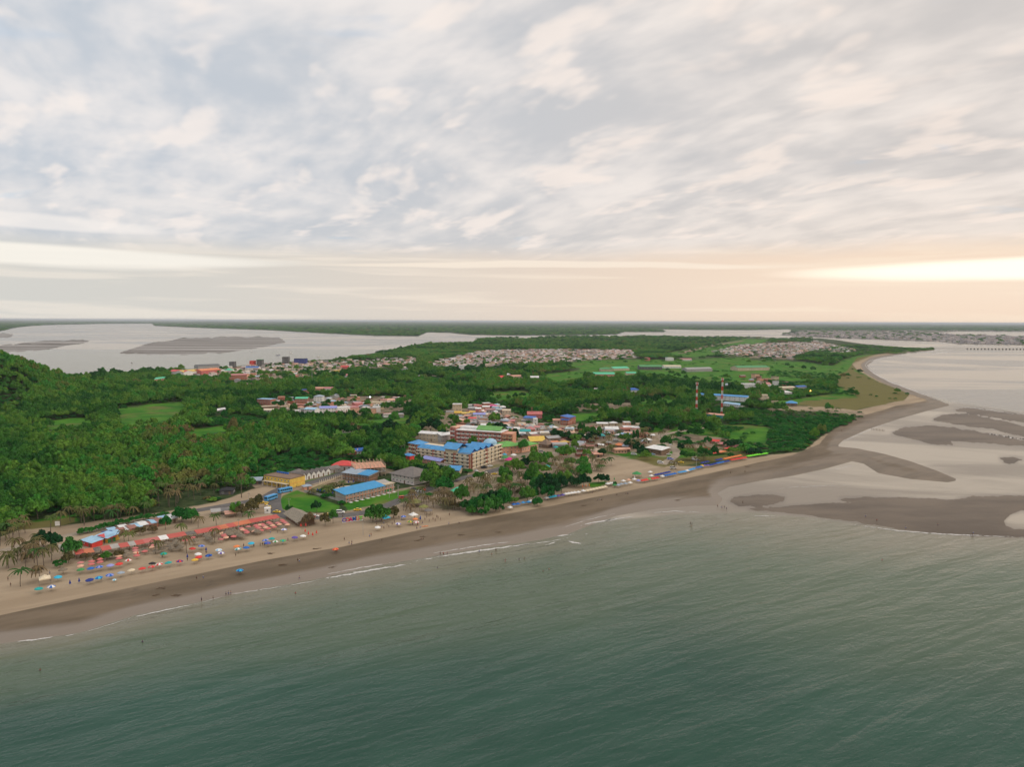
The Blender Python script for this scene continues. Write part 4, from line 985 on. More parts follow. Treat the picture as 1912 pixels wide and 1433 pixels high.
# pool and deck
pc = P(650, 914); pl = empty('swimming_pool', pc); tag(pl, 'round pale blue swimming pool with cream rim beside the blue roofed wing', 'pool'); reserve(pc, 8)
MB().lathe([(0.01,.20),(6.6,.20),(6.8,.42),(8.6,.40),(8.8,-.2)], 28).build('rim', paint('cream', .1), pl); MB().lathe([(.01,.30),(6.7,.30)], 28).build('pool_water', simple('pool_water', (0.10, 0.30, 0.50), .1, .1, .5), pl)
for i, (x, y) in enumerate([(593,919),(598,920.5),(611,924),(621,924.5),(606,921),(651,904),(660,903)]):
    p = P(x, y); o = empty('closed_umbrella', p); tag(o, 'folded navy parasol in the pool garden, number of several alike', 'umbrella', 'folded parasols in the pool garden'); o['label'] = 'folded navy parasol standing in the pool garden'
    MB().tube((0,0,-.2),(0,0,2.3),.05,None,6).build('pole', m_metal, o); MB().lathe([(.06,2.4),(.34,1.7),(.62,.95),(.5,.9)], 8).build('canopy', cloth('navy'), o)
def posts_row(A, B_, n, h, mat_, label, wall=None, name='post', cat='post', grp=None):
    a, b_ = P(*A), P(*B_)
    for i in range(n):
        p = a.lerp(b_, i / (n - 1)); o = MB().tube((0,0,-.3),(0,0,h),.18,.15,8).add([],[]).build(name, mat_, None, False, p); tag(o, label, cat, grp)
posts_row((597,906), (637,894), 12, 3.0, paint('cream'), 'white concrete post in the row along the pool garden', name='garden_post', cat='post', grp='white posts round the pool garden')
def wall_run(pts, h, c, label, name='garden_wall'):
    mb = MB(); w0 = P(*pts[0])
    for i in range(len(pts) - 1):
        a, b_ = P(*pts[i]) - w0, P(*pts[i+1]) - w0; d = (b_ - a).normalized(); nn = Vector((-d.y, d.x, 0)) * .1
        mb.add([a-nn, b_-nn, b_+nn, a+nn, a-nn+Vector((0,0,h)), b_-nn+Vector((0,0,h)), b_+nn+Vector((0,0,h)), a+nn+Vector((0,0,h))], [(0,1,5,4),(1,2,6,5),(2,3,7,6),(3,0,4,7),(4,5,6,7)])
    o = mb.build(name, paint(c), None, False, w0); tag(o, label, 'wall'); return o
wall_run([(568,919),(600,927),(642,939)], 1.4, 'concrete', 'low grey wall between the lawn and the pool garden')
wall_run([(568,917),(597,906),(637,893)], 1.0, 'beige', 'low beige wall along the road beside the pool garden')
wall_run([(851,795),(898,800)], 3.2, 'brick', 'long brick terrace wall below the yellow roofed houses')
B('small gatehouse with blue and green roof at the corner of the pool garden', (568,917), (582,915), 4, 2.6, 'hip', 1.1, 'salmon', 'steel', name='gatehouse', cat='kiosk')
# construction skeleton
a, rz, L = frame_of((664,893), (720,889)); o = empty('unfinished_building', a, rz); tag(o, 'unfinished two storey concrete frame with bare columns sticking up', 'construction'); reserve((a.x + L/2, a.y + 9), 17)
for k, z in enumerate((3.0, 6.1)): MB().box(-.3, L+.3, -.3, 20.3, z, z + .3).build('floor_slab', paint('salmon' if k else 'concrete'), o)
for i in range(9):
    for j in range(5):
        mb = MB(); x = L*i/8; y = 20*j/4; mb.box(x-.17, x+.17, y-.17, y+.17, -.4, 2.995); mb.box(x-.17, x+.17, y-.17, y+.17, 3.305, 6.095); mb.box(x-.17, x+.17, y-.17, y+.17, 6.405, 6.4 + random.uniform(2.0, 3.0)); mb.build('column', paint('beige'), o)
for i in range(4): MB().box(L*(i*2+.15)/8, L*(i*2+.85)/8, 19.6, 19.8, .05, 2.9).build('wall_panel', paint('brick'), o)
# house and shops along the road
B('white house with rust red hipped roof at the forest edge above the road', (622,878), (656,879), 10, 3.6, 'hip', 2.6, 'white', 'red', tinr=True, ov=1.2)
B('salmon shed with blue patch of roof deep in the trees', (649,850), (666,850), 8, 3, 'gable', 1.6, 'brick', 'salmon')
B('bright blue roofed hut in the trees right of the salmon shed', (667,850), (682,848), 8, 3, 'gable', 1.8, 'white', 'blue')
o, L = building('orange yellow two storey guesthouse with dark flat roof and blue water tanks', (493,905), (542,913), 13, 6.0, 'flat', 0, 'gold', 'brown', name='guesthouse', cat='guesthouse', floors=2, tinr=False, band='orange', wspace=2.8)
for i in range(6): MB().lathe([(.01,7.2),(.55,7.1),(.7,6.8),(.7,6.2),(.6,6.16)], 10, 0, 1.5 + i * 1.9, 10.5).build('water_tank', paint('blue'), o)
MB().box(1, L-1, -2.4, -.02, 2.9, 3.1).build('awning', paint('cream'), o)
for i in range(6): MB().tube((1.2 + i*(L-2.4)/5, -2.3, -.2), (1.2 + i*(L-2.4)/5, -2.3, 2.9), .12, None, 6).build('awning_post', paint('white'), o)
B('low shack with patched blue roof left of the yellow guesthouse', (462,906), (487,905), 8, 2.6, 'shed', .7, 'darkgrey', 'steel')
B('dark hut with grey roof at the bend of the road', (410,925), (435,924), 7, 2.6, 'hip', 1.5, 'darkgrey', 'black', tinr=False)
ca_ = [(546,902.5),(555,900.5),(564,898.5),(573,896.5),(582,894.5),(591,892.5),(600,890.5),(609,888.3)]
for i, q in enumerate(ca_): B('white cabin with dark gabled roof, %s of the row of eight along the road' % ['first','second','third','fourth','fifth','sixth','seventh','last'][i], q, (q[0]+8, q[1]-1.8), 7, 3.0, 'gabley', 2.2, 'white', 'thatchgrey', name='cabin', cat='cabin', group='white cabins in a row along the road', tinr=False, wspace=2.5, sides=False)
B('blue roofed porch at the left end of the row of white cabins', (541,904), (548,902.5), 4, 2.4, 'shed', .6, 'white', 'cyan', walls=False)
B('large dark thatched cottage roof behind the row of white cabins', (548,896), (575,893), 10, 3.0, 'hip', 3.2, 'brown', 'thatchgrey', tinr=False, ov=1)
B('long grey shed roof at the end of the row of white cabins', (612,886), (636,882), 9, 3.0, 'gable', 1.6, 'concrete', 'thatchgrey')
# thatched beach restaurant
B('big pale thatched restaurant roof at the right end of the red stalls', (534,968), (558,984), 8.5, 2.5, 'gable', 2.6, 'brown', 'thatch', name='thatched_restaurant', cat='restaurant', tinr=False, ov=1.4, rmat=simple('thatch_roof', (0.26,0.225,0.17), .95, .25, 1.4))
# red roofed stalls
stl = [(151,1033,'red'),(168,1031,'orange'),(184,1027,'thatchgrey'),(200,1025.6,'red'),(217,1022,'concrete'),(234,1020,'red'),(249,1017,'concrete'),(263,1014.5,'red'),(278,1011.5,'rose'),(292.5,1009,'rose'),(307.5,1005.5,'white'),(323,1002.5,'red'),(340,999.5,'red'),(358,996,'thatchgrey'),(377,993.5,'red'),(392,990.5,'red'),(406,988,'red'),(420,985,'orange'),(434,982,'red'),(448,978.8,'orange'),(462,976,'orange'),(476,973,'red'),(490,970.3,'red'),(503,968,'red'),(516,966,'red')]
m_sr = {}
lbl = {'red': 'open stall under a flat coral red roof', 'orange': 'open stall under a faded orange roof', 'rose': 'open stall under a pinkish red roof', 'thatchgrey': 'open stall under a grey thatched hump', 'concrete': 'open stall under a pale worn roof', 'white': 'open stall under a cream white roof'}
for i, (x, y, c) in enumerate(stl):
    m_ = mpp(x, y); w_ = (stl[min(i+1, 24)][0] - stl[max(i-1, 0)][0]) / 2.1 * (2 if i in (0, 24) else 1)
    s_ = -0.185; yb = y + 2.5 / m_ + 2.2
    cc = {'red': (0.46,0.095,0.072), 'orange': (0.52,0.16,0.075), 'rose': (0.47,0.14,0.12)}.get(c)
    rm = simple('stall_roof_' + c, cc, .7, .08, .4, stain=.12) if cc else (simple('thatch_g', PAL['thatchgrey'], .95, .3, 1.5) if c == 'thatchgrey' else paint(c))
    n_ = ['leftmost stall','second','third','fourth','fifth','sixth','seventh','eighth','ninth','tenth','eleventh','twelfth','thirteenth','fourteenth','fifteenth','sixteenth','seventeenth','eighteenth','nineteenth','twentieth','21st','22nd','23rd','24th','last'][i]
    building('%s, %s in the long row' % (lbl[c], n_.replace(' stall', '') if i else 'first'), (x - w_/2, yb - s_*w_/2), (x + w_/2, yb + s_*w_/2), 4.6, 2.3, 'hip' if c == 'thatchgrey' else 'shed', 1.0 if c == 'thatchgrey' else .7, 'brown', 'red', name='beach_stall', cat='stall', group='roofed stalls in the long row on the beach', walls=False, ov=.25, rmat=rm)
# tin roofed market huts behind the stalls
B('yellow walled shop with blue grey tin roof, left end of the huts', (178,1011), (201,1015), 6.5, 2.6, 'shed', .7, 'yellow', 'paleblue', name='shop', cat='shop', ov=.5)
B('small shop with flat coral roof right of the yellow walled one', (202,1015), (216,1011), 7, 2.5, 'shed', .5, 'green', 'red', name='shop', cat='shop')
B('lone kiosk with pale blue roof and red end wall beside the round bush', (152,1018), (172,1024), 5, 2.5, 'shed', .6, 'red', 'paleblue', name='kiosk', cat='kiosk')
hut = [(206,1007,'navy'),(216,1003,'paleblue'),(228,1000,'rust'),(238,998,'white'),(249,996,'rust'),(259,993,'paleblue'),(270,990,'white'),(281,988,'rust'),(291,985,'paleblue'),(301,983,'rust'),(313,980,'paleblue'),(326,977,'white')]
hn = ['first','second','third','fourth','fifth','sixth','seventh','eighth','ninth','tenth','eleventh','last']; cn = {'navy':'dark blue','paleblue':'pale blue','rust':'rusty brown','white':'whitish'}
for i, (x, y, c) in enumerate(hut):
    s_ = -0.2; B('market hut with %s tin roof, %s from the left behind the red stalls' % (cn[c], hn[i]), (x - 6, y + 6*.2), (x + 6, y - 6*.2), 7.5 + random.uniform(-1, 1), 2.4 + random.uniform(-.2, .3), random.choice(['shed','gable']), .7, random.choice(['brown','brick','beige']), c, name='market_hut', cat='hut', group='tin roofed market huts behind the red stalls', wspace=2.5)
# open huts beside the road (thatched shelters among trees)
for i, (x, y, c, t_) in enumerate([(405,962,'concrete','pale flat'),(424,960,'thatchgrey','dark'),(431,966,'salmon','salmon')]): B('open shelter with %s roof under the olive trees by the road' % t_, (x-9, y+2), (x+9, y), 5, 2.2, 'shed', .5, 'brown', c, walls=False, name='shelter', cat='shelter')
for x, y, r, c, t_ in [(776,946,12,'olive','larger olive green round pavilion on the grass'),(791,955,9,'olive','smaller olive green round pavilion nearer the beach'),(856,925,15,'mint','bright mint green marquee roof among the palms'),(863,930,5,'mint','tiny mint green canopy beside the marquee'),(997,880,9,'green','green topped round gazebo in the dirt lot'),(1021,878,7,'teal','teal pointed gazebo among the bushes'),(1189,892,9,'green','dark green beach marquee behind the white tents'),(1317,845,8,'red','open coral red hipped pavilion on the grass'),(943,861,8,'green','dark green awning at the corner of the blue roofed hotel'),(951,865,9,'magenta','crimson awning beside the dark green one'),(800,962,8,'thatchgrey','low grey tarpaulin shelter near the olive pavilions'),(1038,841,5,'teal','small teal parasol on the village street'),(975,900,7,'peach','white and pink round kiosk roof among the trees'),(942,855,5,'cyan','small blue awning by the teal strip of the hotel'),(959,856,6,'white','flat white sunshade on the hotel car park')]:
    p = P(x, y); m_ = mpp(x, y); R_ = r * m_; o = empty('pavilion', p); tag(o, t_, 'pavilion'); reserve(p, R_); h = 2.2 + R_*.12; n = 10
    MB().lathe([(R_, h), (R_*.97, h+.15), (R_*.5, h + R_*.30), (.05, h + R_*.5), ], n).build('roof', cloth(c) if c in ('mint','magenta','teal','white','cyan') else paint(c), o)
    for i in range(6): a_ = math.pi*i/3; MB().tube((R_*.85*math.cos(a_), R_*.85*math.sin(a_), -.3), (R_*.85*math.cos(a_), R_*.85*math.sin(a_), h+.2), .08, None, 6).build('post', m_wood, o)
B('large open hall with plain white roof standing on the grass', (1206,846), (1235,851), 11, 4.4, 'shed', 1.0, 'brown', 'white', name='open_hall', cat='hall', tinr=False, ov=.8, posts=True, wcol='brown')
B('upper coral red flat roof among the palms near the green lot', (1325,829), (1342,830), 6, 2.6, 'shed', .6, 'brick', 'red', tinr=False, ov=.6)
B('lower coral red flat roof among the palms near the green lot', (1335,834), (1352,835), 6, 2.4, 'shed', .6, 'brick', 'rose', tinr=False, ov=.6)
for i, (x, y) in enumerate([(1337,851),(1346,848),(1363,842),(1352,849),(1363,834),(1375,838)]): B(['long low red canopy nearest the white tents','short red canopy on the grass','orange red canopy by the bush','thin red canopy over the blue tents','small dark red canopy by the big bush','rose canopy at the sand path'][i], (x-6, y+1), (x+6, y-1.5), 3.2, 1.9, 'shed', .2, 'brown', ['red','salmon','red','orange','brick','rose'][i], walls=False, name='canopy', cat='canopy', tinr=False, ov=.1)

# ------------------------------------------------------------------ village houses read off the photo: label, x, y(base), width px, height m, roof, wall, roof colour, floors
VH = [
 ('white roofed open hangar in the middle of the village', 1131,808,1155,808,12,3.2,'gable',2.0,'grey','white',1),
 ('long white roofed shed behind the village trees', 1115,797,1135,797,7,3.0,'gable',1.2,'beige','white',1),
 ('white roofed shed right of the longer one', 1139,796,1153,796,7,3.0,'hip',1.4,'beige','white',1),
 ('boxy salmon two storey house with flat white roof', 1165,800,1178,800,8,5.6,'flat',0,'salmon','white',2),
 ('teal fronted shop with pale roof, left of three', 1165,804,1175,804,6,3,'shed',.8,'teal','white',1),
 ('teal fronted shop with white roof, middle of three', 1176,804.5,1184.5,804.5,6,3,'shed',.8,'teal','white',1),
 ('teal fronted shop with white roof, right of three', 1185.5,805,1194,805,6,3,'shed',.8,'teal','white',1),
 ('beige house with flat tan roof at the edge of the village field', 1189,799,1202,799,8,3.4,'flat',0,'beige','beige',1),
 ('orange hipped roof among the village trees', 1147,837,1161,838,6,2.6,'hip',1.6,'brown','orange',1),
 ('grey tin roof beside the orange hipped one', 1162,839,1172,840,6,2.6,'gable',1.2,'brown','steel',1),
 ('pale green domed roof in the village', 1117,820,1130,820,7,2.8,'hip',2.0,'grey','teal',1),
 ('tan roofed cottage above the palm lot', 1103,847,1117,848,6,2.6,'hip',1.6,'brown','beige',1),
 ('tall brick house with lower blue roof', 1047,794,1061,795,11,5.6,'shed',1.4,'brick','blue',2),
 ('tall brick house with upper bright blue roof', 1061.5,794,1075,791,10,7.6,'shed',1.4,'brick','blue',2),
 ('small salmon roofed house left of the tall blue roofed one', 1033,791,1046,791,7,3.2,'gable',1.4,'beige','salmon',1),
 ('white fronted house with flat blue roof near the tall pink steeple', 977,788,997,789,9,4.4,'shed',1.0,'grey','blue',1),
 ('narrow white two storey house right of the flat blue roof', 996,794,1004,794,8,6.0,'flat',0,'white','white',2),
 ('pink roofed chapel hall under the steeple', 985,782,1012,782,9,4.6,'gable',3.0,'pink','pink',1),
 ('house under a bright yellow roof, left of the yellow pair', 846,777,862,777,8,3.4,'gable',1.6,'beige','yellow',1),
 ('house under a golden roof, middle of the yellow trio', 862.5,778,876,778,8,3.2,'gable',1.4,'beige','gold',1),
 ('house with a thin yellow roof edge, right of the yellow trio', 876.5,775,887,775,8,3.0,'gable',1.0,'beige','yellow',1),
 ('white fronted shophouse with long grey tin roof', 884,783,906,783,10,5.0,'gable',1.6,'white','lavender',2),
 ('grey roofed house behind the white shophouse', 873,770,890,770,8,4.4,'gable',1.5,'concrete','grey',1),
 ('pink walled two storey house in the upper village', 888,773,898,773,8,5.8,'gable',1.3,'pink','white',2),
 ('white roofed house beside the magenta one', 901,768,914,768,8,5.0,'gable',1.2,'salmon','white',2),
 ('house with small bright magenta roof in the upper village', 915,764,927,764,7,3.6,'shed',.8,'brown','magenta',1),
 ('large beige two storey house with flat top', 938,779,954,779,13,7.0,'flat',0,'beige','cream',2),
 ('white hipped roof behind the large beige house', 934,768,944,768,8,4.6,'hip',1.6,'grey','white',1),
 ('small scarlet roofed stall in the upper village', 875,787,889,787,6,3.0,'shed',.8,'white','red',1),
 ('lone white cube house beside the round tree', 898,801,907,801,6,3.4,'shed',1.0,'white','white',1),
 ('reddish house with long weathered grey roof', 934,792,950,793,8,3.4,'gable',1.4,'brick','steel',1),
 ('pink tin roof joined to the weathered grey one', 950.5,793,961,793,8,3.4,'gable',1.4,'brick','rose',1),
 ('white two storey house behind the green roofed restaurant', 960,812,970,812,8,5.4,'gable',1.4,'white','white',2),
 ('rose red pyramid roofed house behind the yellow roof', 983,809,999,809,9,3.4,'hip',2.6,'salmon','rose',1),
 ('pale teal roofed house left of the rose pyramid roof', 971,812,990,812,8,3.0,'gable',1.8,'beige','teal',1),
 ('small pink roofed house right of the rose pyramid roof', 998,804,1008,804,6,3.0,'shed',.8,'white','rose',1),
 ('low tan roofed house above the teal roof', 967,797,981,797,7,2.8,'gable',1.2,'brown','beige',1),
 ('steep dark brown thatched house right of the yellow roof', 1006,836,1022,838,9,3.0,'hip',4.4,'brown','brown',1),
 ('long grey tin roof behind the orange shop', 1024,826,1047,824,9,3.2,'gable',1.6,'brown','grey',1),
 ('orange roofed shop on the village street', 1032,834,1046,833,6,2.8,'shed',.8,'cream','orange',1),
 ('bright yellow awning shop on the village street', 1052,833,1063,831,5,2.6,'shed',.6,'brown','yellow',1),
 ('unfinished beige tower house with open arches', 845,775,862,775,9,12.0,'flat',0,'beige','white',3),
 ('brick house with pale blue roof edge at the left town', 480,756,505,757,12,7.0,'flat',0,'brick','paleblue',2),
 ('wide brown walled compound in front of the brick house', 486,768,520,766,10,4.6,'flat',0,'brown','beige',1),
 ('long white tin roof alone among dark trees', 404,772,428,768,9,3.0,'gable',1.4,'grey','white',1),
 ('white roofed shed at the forest edge of the left town', 488,771,509,771,8,3.0,'shed',.8,'white','cream',1),
 ('brick two storey house with long green roof', 551,754,574,754,12,6.4,'gable',1.8,'brick','mint',2),
 ('white three storey house with grey green hipped roof', 586,753,602,753,12,8.4,'hip',2.2,'white','steel',3),
 ('brick house with small blue roof above the green one', 561,737,577,736,10,6.2,'flat',0,'brick','blue',2),
 ('row house with reddish roof in the left town', 585,731,603,731,10,4.2,'gable',2.0,'salmon','salmon',1),
 ('reddish roofed house right of the row house', 604,731,621,731,10,4.2,'gable',2.0,'white','rose',1),
 ('school wing with white front, left of the long white row', 568,773,588,774,11,5.4,'gable',1.8,'white','paleblue',2),
 ('long white school block with mauve blue roof', 597,772,629,771,11,5.6,'gable',2.0,'white','lavender',2),
 ('plain white warehouse at the right end of the school row', 630,771,659,768,12,5.0,'flat',0,'white','white',1),
 ('red and pink house right of the white warehouse', 663,762,677,761,10,5.0,'gable',1.6,'pink','rose',1),
 ('long cream wall house with lamps by the road', 693,757,714,757,9,3.6,'flat',0,'cream','cream',1),
 ('orange roofed bungalow beside the long cream house', 716,753,738,752,10,3.2,'gable',1.8,'cream','peach',1),
 ('orange yellow warehouse in the distant left town', 623,698,640,698,14,6.0,'flat',0,'gold','gold',1),
 ('crimson roofed house above the orange warehouse', 636,690,650,690,13,5.6,'gable',2.6,'pink','red',1),
 ('rosy villa with red roof in the distant trees', 602,708,616,708,13,4.2,'gable',2.2,'cream','salmon',1),
 ('red gabled house beside the dark round trees', 640,706,655,706,13,4.6,'gable',2.4,'white','rose',1),
 ('white block of flats in the distant town', 857,693,872,693,16,12.0,'flat',0,'white','white',4),
 ('long white house with tan roof in the distant woods', 747,691,763,691,14,5.0,'gable',2.0,'white','beige',1),
 ('rambling red two storey terrace in the port quarter', 428,710,461,709,14,8.6,'gable',2.0,'brick','rose',2),
 ('red tank shaped building on the port', 466,684,474,684,14,12.0,'flat',0,'red','red',2),
 ('dark green square port building', 479,684,489,684,14,15.0,'flat',0,'darkgrey','green',3),
 ('black square silo building at the water', 527,680,538,680,16,17.0,'flat',0,'darkgrey','darkgrey',4),
 ('wide dark navy warehouse at the water', 549,681,571,681,18,14.0,'flat',0,'navy','darkgrey',3),
 ('dark green tower block left end of the port', 428,687,437,687,14,13.0,'flat',0,'darkgrey','darkgrey',3),
 ('blue roofed market hall on the port', 458,691,482,691,16,5.0,'gable',2.4,'white','blue',1),
 ('teal domed hall in front of the port', 418,697,432,697,16,6.0,'hip',3.4,'white','mint',1),
 ('long white warehouse with red roof left of the port', 315,700,342,702,22,7.0,'gable',3.0,'white','red',1),
 ('warehouse with golden roof joined to the red one', 343,702,375,699,22,7.0,'gable',3.0,'white','gold',1),
 ('warehouse with orange roof at the port gate', 376,700,412,697,22,7.5,'gable',3.0,'pink','orange',1),
 ('grey hangar behind the golden warehouse', 370,691,411,689,20,8.0,'gable',3.0,'grey','darkgrey',1),
 ('pale teal roof alone in the left forest', 139,722,155,720,10,3.6,'gable',2.2,'white','mint',1),
 ('second teal roof lower in the left forest', 156,730,174,728,10,3.6,'gable',2.4,'white','mint',1),
 ('long teal roof below the port warehouses', 284,713,312,710,10,3.6,'gable',2.4,'salmon','mint',1),
 ('long two storey school with blue roof behind the masts', 1331,747,1395,751,11,6.4,'gable',1.8,'white','skyblue',2),
 ('low school wing with pale blue roof below the long one', 1350,758,1383,762,9,3.4,'gable',1.6,'white','paleblue',1),
 ('small blue hipped roof left of the school', 1304,742,1319,742,9,3.4,'hip',2.2,'white','skyblue',1),
 ('rust roofed station building with teal end at the foot of the mast', 1316,780,1356,784,7,4.2,'shed',.8,'teal','salmon',1),
 ('open blue hipped pavilion on the sandy track', 1467,758,1488,759,11,3.6,'hip',2.8,'brown','skyblue',1),
 ('cream two storey house among trees beside the grey street', 1420,747,1436,747,10,6.4,'flat',0,'cream','cream',2),
 ('bright blue roof in the trees near the cape', 1489,727,1506,726,9,3.4,'gable',1.8,'grey','blue',1),
 ('white hipped roof left of the blue one near the cape', 1461,737,1479,737,10,3.0,'hip',2.0,'white','white',1),
 ('long pale roof above the white hipped one', 1458,729,1484,728,10,3.6,'gable',1.6,'beige','cream',1),
 ('grey white two storey block with stepped roofs', 1386,727,1413,727,14,8.0,'flat',0,'white','white',2),
 ('pale grey gabled house left of the stepped block', 1350,724,1366,723,10,4.0,'gable',2.0,'grey','steel',1),
 ('pink roofed house right of the stepped block', 1428,724,1440,723,10,5.0,'gable',2.4,'white','rose',1),
 ('very long sports hall with dark green roof', 1378,693,1437,692,30,7.0,'gable',3.5,'beige','green',1),
 ('long grey shed left of the sports hall', 1283,695,1330,694,22,6.0,'gable',3.0,'grey','grey',1),
 ('open green roofed barn in the fields', 1195,691,1236,691,24,7.0,'gable',3.4,'darkgrey','green',1),
 ('white roofed canteen beside the green roofed barn', 1240,688,1272,688,20,4.5,'gable',2.4,'white','cream',1),
 ('low green roofed barracks, upper left in the fields', 1122,694,1145,694,22,5.0,'hip',3.5,'beige','green',1),
 ('green roofed barracks, nearest in the fields', 1108,704,1148,704,20,5.0,'gable',3.4,'salmon','mint',1),
 ('green roofed barracks behind the nearest one', 1146,693,1175,692,22,5.0,'gable',3.4,'beige','mint',1),
 ('small teal roof right of the green barracks', 1170,701,1188,701,16,4.0,'gable',2.4,'beige','mint',1),
 ('red tent roof in the middle forest', 931,709,943,709,12,3.6,'gable',3.4,'white','red',1),
 ('house with white roof right of the red tent roof', 943,705,953,704,12,4.6,'gable',2.2,'brown','white',1),
 ('rambling tan house in the middle forest', 954,708,977,707,12,4.4,'gable',2.4,'beige','salmon',1),
 ('long pale grey roof alone in the middle forest', 986,709,1006,709,14,3.6,'gable',2.6,'grey','white',1),
 ('blue hipped roof under the dark trees left of the masts', 1174,734,1194,733,11,4.0,'hip',2.8,'white','blue',1),
 ('white house with flat roof at the far field edge', 1246,674,1258,674,20,8.0,'flat',0,'white','white',2),
 ('pink house at the far field edge', 1207,674,1214,674,20,8.0,'flat',0,'pink','rose',2),
 ('long low pink roofed shed at the far field edge', 1272,674,1292,674,20,4.0,'gable',2.0,'white','rose',1),
]
for (lb, x0, y0, x1, y1, D, h, rf, rise, wl, rc, fl) in VH:
    far_ = mpp(x0, y0) > 0.75
    building(lb, (x0, y0), (x1, y1), D, h, rf, rise, wl, rc, floors=fl, wspace=3.2 if not far_ else 6.5, doors=0 if far_ else 1, sides=not far_, cat='house' if fl < 3 else 'block')
# steeple and white monument
p = P(993, 781); o = empty('steeple', p); tag(o, 'thin rust red lattice steeple above the pink roofed chapel', 'tower')
for sx in (-1, 1):
    for sy in (-1, 1): MB().tube((sx*1.0, sy*1.0, 4), (sx*.45, sy*.45, 12), .12, None, 6).build('leg', paint('brick'), o)
for z in (6, 8, 10, 12): MB().box(-.9, .9, -.9, .9, z, z + .18).build('platform', paint('brick'), o)
p = P(1268, 804); o = empty('monument', p); tag(o, 'slim white monument beside the track at the village field', 'monument'); MB().bbox(-.9, .9, -.9, .9, -.2, 1.0, .1).build('plinth', paint('white'), o); MB().add([(-.6,-.6,1),(.6,-.6,1),(.6,.6,1),(-.6,.6,1),(-.35,-.35,5),(.35,-.35,5),(.35,.35,5),(-.35,.35,5)],[(0,1,5,4),(1,2,6,5),(2,3,7,6),(3,0,4,7),(4,5,6,7)]).build('shaft', paint('white'), o)
p = P(1555, 713); o = empty('stone_tower', p); tag(o, 'square pale ruined tower alone on the grassy cape', 'tower'); t_ = MB(); t_.box(-2,2,-2,2,-.3,7.5); t_.build('wall', paint('beige'), o); t_ = MB(); [t_.box(x-.4,x+.4,-2.2,2.2,7.51,8.3) for x in (-1.6,0,1.6)]; t_.build('battlement', paint('beige'), o)

# ------------------------------------------------------------------ red and white masts
def mast(px, pyb, pyt, label, ladder):
    p = P(px, pyb); m_ = mpp(px, pyb); H_ = (pyb - pyt) * m_; o = empty('radio_mast', p); tag(o, label, 'mast', None); ns = 9; w = 1.15
    pts = [(w*math.cos(a_), w*math.sin(a_)) for a_ in (math.pi/2, math.pi*7/6, math.pi*11/6)]
    for k in range(ns):
        z0_, z1_ = H_*k/ns, H_*(k+1)/ns; mb = MB(); s0 = 1 - .25*k/ns; s1 = 1 - .25*(k+1)/ns
        for i in range(3):
            q = pts[i]; r_ = pts[(i+1) % 3]; mb.tube((q[0]*s0, q[1]*s0, z0_), (q[0]*s1, q[1]*s1, z1_), .20, None, 6)
            nn = 3
            for j in range(nn):
                za, zb = z0_ + (z1_-z0_)*j/nn, z0_ + (z1_-z0_)*(j+1)/nn; mb.tube((q[0]*s0, q[1]*s0, za), (r_[0]*s0, r_[1]*s0, zb), .10, None, 4); mb.tube((q[0]*s0, q[1]*s0, zb), (r_[0]*s0, r_[1]*s0, zb), .10, None, 4); mb.tube((r_[0]*s0, r_[1]*s0, za), (q[0]*s0, q[1]*s0, zb), .10, None, 4)
        mb.build('section', paint('red' if k % 2 == 0 else 'white', .15), o)
    for i in range(6):
        a_ = i * math.pi / 3; MB().bbox(1.5*math.cos(a_)-.15, 1.5*math.cos(a_)+.15, 1.5*math.sin(a_)-.15, 1.5*math.sin(a_)+.15, H_-2.8+.3*(i % 2), H_-.4+.3*(i % 2), .05).build('antenna', paint('white'), o)
    MB().tube((0,0,H_), (0,0,H_+2.5), .06, None, 6).build('lightning_rod', m_metal, o); MB().lathe([(1.7,H_-1.6),(1.75,H_-1.5),(1.7,H_-1.4)], 12).build('antenna_ring', m_metal, o)
    reserve(p, 4)
mast(1300, 775, 716, 'red and white lattice mast, the left and slightly shorter one, rising from the trees', True)
mast(1347, 777, 709, 'red and white lattice mast, the right one, behind the rust roofed station', True)
for x, y, h, t_ in [(717,666,40,'tall thin pylon at the edge of the lagoon'),(583,716,30,'thin grey pole mast in the left town'),(1866,640,70,'tall thin mast in the city across the channel'),(448,690,0,'')]:
    if not h: continue
    p = P(x, y); o = empty('lattice_pole', p); tag(o, t_, 'mast'); w = 1.0
    for s_ in (-1, 1): MB().tube((s_*w, 0, 0), (s_*.3, 0, h), .28, .18, 6).build('leg', m_metal, o)
    for k in range(6): MB().box(-w*(1-k/9), w*(1-k/9), -.15, .15, h*(k+1)/7, h*(k+1)/7 + .3).build('crossbar', m_metal, o)

